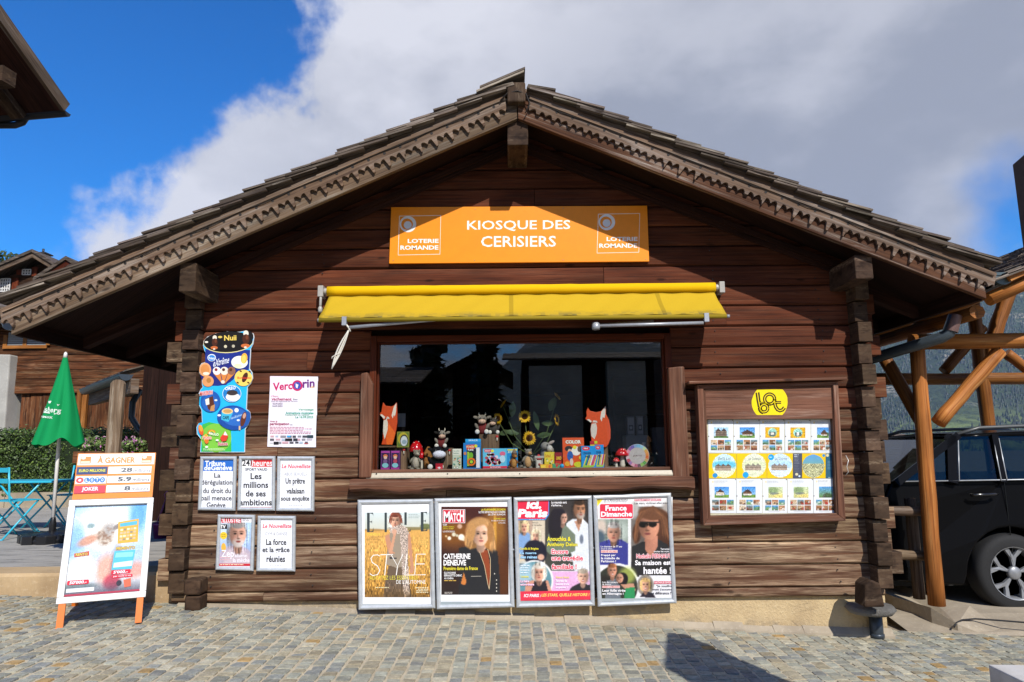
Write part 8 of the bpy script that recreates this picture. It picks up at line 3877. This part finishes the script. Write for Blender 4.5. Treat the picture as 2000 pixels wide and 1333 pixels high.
# ================================================================== FAR LAND
def fbm(x, y, seed=0, o=5):
    r = np.random.default_rng(seed)
    z = np.zeros_like(x)
    amp, fr = 1.0, 1.0
    for k in range(o):
        for q in range(4):
            a = r.uniform(0, 2 * math.pi)
            z += amp * np.sin((x * math.cos(a) + y * math.sin(a)) * fr * r.uniform(.7, 1.3) + r.uniform(0, 6.28)) / 4
        amp *= .52
        fr *= 2.05
    return z


NA_, NE = 150, 90
az = np.radians(np.linspace(12, 64, NA_))
tt_ = np.linspace(0, 1, NE)
AZ_, T_ = np.meshgrid(az, tt_)
crest = 12.6 + 1.5 * np.sin(AZ_ * 9) + .8 * np.sin(AZ_ * 23 + 1)
elev = np.radians(-3.0 + (crest + 3.0) * T_)
dist = 2300 + 3600 * T_ ** .9
ridge = fbm(AZ_ * 28, T_ * 9, 3, 5)
dist = dist + ridge * 230 * np.clip(T_ * 4, 0, 1)
MX, MY, MZ = dist * np.sin(AZ_), dist * np.cos(AZ_) - CAM_D, CAM_H + dist * np.tan(elev)
g = MB('mountain')
idx = [[g.v((MX[j, i], MY[j, i], MZ[j, i])) for i in range(NA_)] for j in range(NE)]
g.sm = True
for j in range(NE - 1):
    for i in range(NA_ - 1):
        g.f((idx[j][i], idx[j][i + 1], idx[j + 1][i + 1], idx[j + 1][i]))
structure(g.build('mountainside'))
# forest on it
g = MB('leaf')
rt_ = np.random.default_rng(8)
dens = fbm(AZ_ * 40, T_ * 14, 11, 4)
cnt = 0
for _ in range(20000):
    fi, fj = rt_.uniform(25, 120), rt_.uniform(8, NE - 2)
    i, j = int(fi), int(fj)
    if dens[j, i] + rt_.normal(0, .35) < -.25 or fj < 14 and rt_.random() < .7:
        continue
    u, v = fi - i, fj - j
    p = [(1 - u) * (1 - v) * Q[j, i] + u * (1 - v) * Q[j, i + 1] + (1 - u) * v * Q[j + 1, i] + u * v * Q[j + 1, i + 1] for Q in (MX, MY, MZ)]
    h, r = rt_.uniform(14, 26), rt_.uniform(4, 8)
    k = rt_.uniform(.5, 1.3)
    col = tuple(c * k for c in (hx('#1b2a1c') if rt_.random() < .75 else hx('#2e3d22')))
    b0 = [g.v((p[0] + r * math.cos(a), p[1] + r * math.sin(a), p[2] - 6)) for a in (.3, 1.57, 2.9, 4.1, 5.3)]
    tp = g.v((p[0], p[1], p[2] + h))
    for q in range(5):
        g.f((b0[q], b0[(q + 1) % 5], tp), None, col)
o = g.build('mountain_forest')
tag(o, 'dark conifer forest covering the far mountainside on the right', 'forest', kind='stuff')

# ================================================================== BEHIND THE VIEWER (seen mirrored in the shop window)
def back_house(label, x0, x1, y, zw, zr_, roofcol, wallcol, over=.8, gable=False):
    t = thing('village_house', label, 'house', ((x0 + x1) / 2, y, 0))
    b = MB('barn_wood')
    b.col = wallcol
    b.box(x0, x1, y - 7, y, -.5, zw)
    b.build('walls', t)
    b = MB('shingle_wood')
    xm = (x0 + x1) / 2
    for k in range(9):
        f = k / 9
        if gable:
            for s in (-1, 1):
                b.tone(.6, 1)
                b.col = tuple(c * roofcol for c in b.col)
                e = Vector((xm + s * ((x1 - x0) / 2 + over) * (1 - f), y + over, zw - .2 + (zr_ - zw) * f))
                b.obox(e, Vector((-s * ((x1 - x0) / 2 + over) / 9 * 1.2, 0, (zr_ - zw) / 9 * 1.1)), Vector((0, -8, 0)), Vector((0, 0, .08)))
        else:
            n = int((x1 - x0) / .5)
            for q in range(n):
                b.tone(.5, 1.2)
                b.col = tuple(c * roofcol for c in b.col)
                b.obox((x0 - over + q * (x1 - x0 + 2 * over) / n, y + over - f * (3.5 + over), zw - .2 + (zr_ - zw) * f), (0, -(3.5 + over) / 9 * 1.2, (zr_ - zw) / 9 * 1.1), ((x1 - x0 + 2 * over) / n - .03, 0, 0), (0, 0, .07))
    b.build('roof', t)
    if gable:
        b = MB('barn_wood')
        b.col = wallcol
        b.prism([(x0, y - .02, zw), (x1, y - .02, zw), (xm, y - .02, zr_ - .2)], (0, -6.9, 0))
        b.build('gable', t)
    return t


def mirror(px, py, dist):
    """point seen at this place in the pane, at the given distance in front of the window"""
    q = W(px, py, dist)
    return q.x, q.z


def bh(label, pxl, pxr, py_eave, py_ridge, dist, **k):
    xa, _ = mirror(pxl, py_eave, dist)
    xb, _ = mirror(pxr, py_eave, dist)
    ze, zt = mirror(900, py_eave, dist)[1], mirror(900, py_ridge, dist)[1]
    return back_house(label, xa, xb, -dist + .1, ze, zt, **k)


bh('shingle roofed dark chalet mirrored at the left of the shop window', 690, 786, 742, 688, 20, roofcol=.8, wallcol=(.10, .09, .09))
bh('dark gabled chalet mirrored in the middle of the shop window', 884, 968, 728, 690, 26, roofcol=.5, wallcol=(.10, .09, .09), gable=True)
ho = bh('wide dark chalet with a pale lower wall mirrored at the right of the window', 1020, 1290, 700, 662, 22, roofcol=.9, wallcol=(.12, .10, .09))
b = MB('render_wall')
xa, za_ = mirror(1035, 860, 21.4)
xb, zb2 = mirror(1136, 714, 21.4)
b.box(xa, xb, -21.86, -21.3, 0, zb2)
xa, za_ = mirror(1190, 860, 21.4)
xb, zb2 = mirror(1260, 705, 21.4)
b.box(xa, xb, -21.86, -21.3, 0, zb2)
b.build('pale_wall', ho)
for lab, px, py, dist, h in (('dark conifer mirrored beside the middle chalet', 842, 690, 24, 1), ('second dark conifer mirrored left of the middle chalet', 815, 705, 26, 1), ('bushy dark tree mirrored between two chalets', 950, 672, 24, 1)):
    x, z = mirror(px, py, dist)
    t = thing('conifer', lab, 'tree', (x, -dist, 0))
    b = MB('leaf')
    r = random.Random(int(px))
    for k in range(900):
        f = r.random() ** .7
        rad = (1 - f) * 0 + f * (z * .24) * r.uniform(.3, 1)
        a = r.uniform(0, 6.28)
        p_ = Vector((x + rad * math.cos(a), -dist + rad * math.sin(a), z * (1 - f) + .5))
        s = .22
        b.pts([p_ + Vector((r.gauss(0, s), r.gauss(0, s), r.gauss(0, s))) for q in range(4)], tuple(v * r.uniform(.5, 1.2) for v in hx('#25341a')))
    b.build('crown', t)
    b = MB('barn_wood')
    b.tube([(x, -dist, -.5), (x, -dist, z * .9)], [.2, .04], 8)
    b.build('trunk', t)
b = MB('leaf')
r = random.Random(6)
for k in range(2500):
    b.pts([Vector((r.uniform(-9, 9), -16 + r.gauss(0, .4), r.uniform(0, 1.25))) + Vector((r.gauss(0, .1), r.gauss(0, .1), r.gauss(0, .1))) for q in range(4)][:1] + [], None) if False else None
b.col = hx('#3f5420')
for k in range(2500):
    c = Vector((r.uniform(-9, 9), -16 + r.gauss(0, .3), r.uniform(-.2, 1.2)))
    b.pts([c + Vector((r.gauss(0, .09), r.gauss(0, .09), r.gauss(0, .09))) for q in range(4)], tuple(v * r.uniform(.5, 1.2) for v in hx('#4a6226')))
tag(b.build('far_hedge'), 'green hedge across the square, mirrored low in the shop window', 'hedge')

# mirrored mountain
g = MB('mountain')
rows = []
for j in range(12):
    t = j / 11
    row = []
    for i in range(60):
        a = R(180 - 35 + 70 * i / 59)
        el = R(-2 + (9.6 + 2.2 * math.sin(a * 11) + 1.2 * math.sin(a * 27)) * t)
        d = 2500 + 2500 * t
        row.append(g.v((d * math.sin(a), d * math.cos(a), CAM_H + d * math.tan(el))))
    rows.append(row)
g.sm = True
for j in range(11):
    for i in range(59):
        g.f((rows[j][i], rows[j][i + 1], rows[j + 1][i + 1], rows[j + 1][i]))
structure(g.build('mountain_behind'))

# ================================================================== AIR
hm = bpy.data.materials.new('haze')
hm.use_nodes = True
hm.node_tree.nodes.clear()
ho_ = hm.node_tree.nodes.new('ShaderNodeOutputMaterial')
hv = hm.node_tree.nodes.new('ShaderNodeVolumePrincipled')
hv.inputs['Color'].default_value = (.45, .66, 1.0, 1)
hv.inputs['Density'].default_value = 4.0e-5
hm.node_tree.links.new(hv.outputs[0], ho_.inputs['Volume'])
me = bpy.data.meshes.new('haze')
x0, x1, y0, y1, z0, z1 = -6000, 6500, -6000, 9500, -500, 1750
vs = [(x, y, z) for x in (x0, x1) for y in (y0, y1) for z in (z0, z1)]
me.from_pydata(vs, [], [(0, 1, 3, 2), (4, 6, 7, 5), (0, 4, 5, 1), (2, 3, 7, 6), (0, 2, 6, 4), (1, 5, 7, 3)])
me.materials.append(hm)
hz_ = bpy.data.objects.new('haze', me)
COL.objects.link(hz_)
hz_['kind'] = 'stuff'
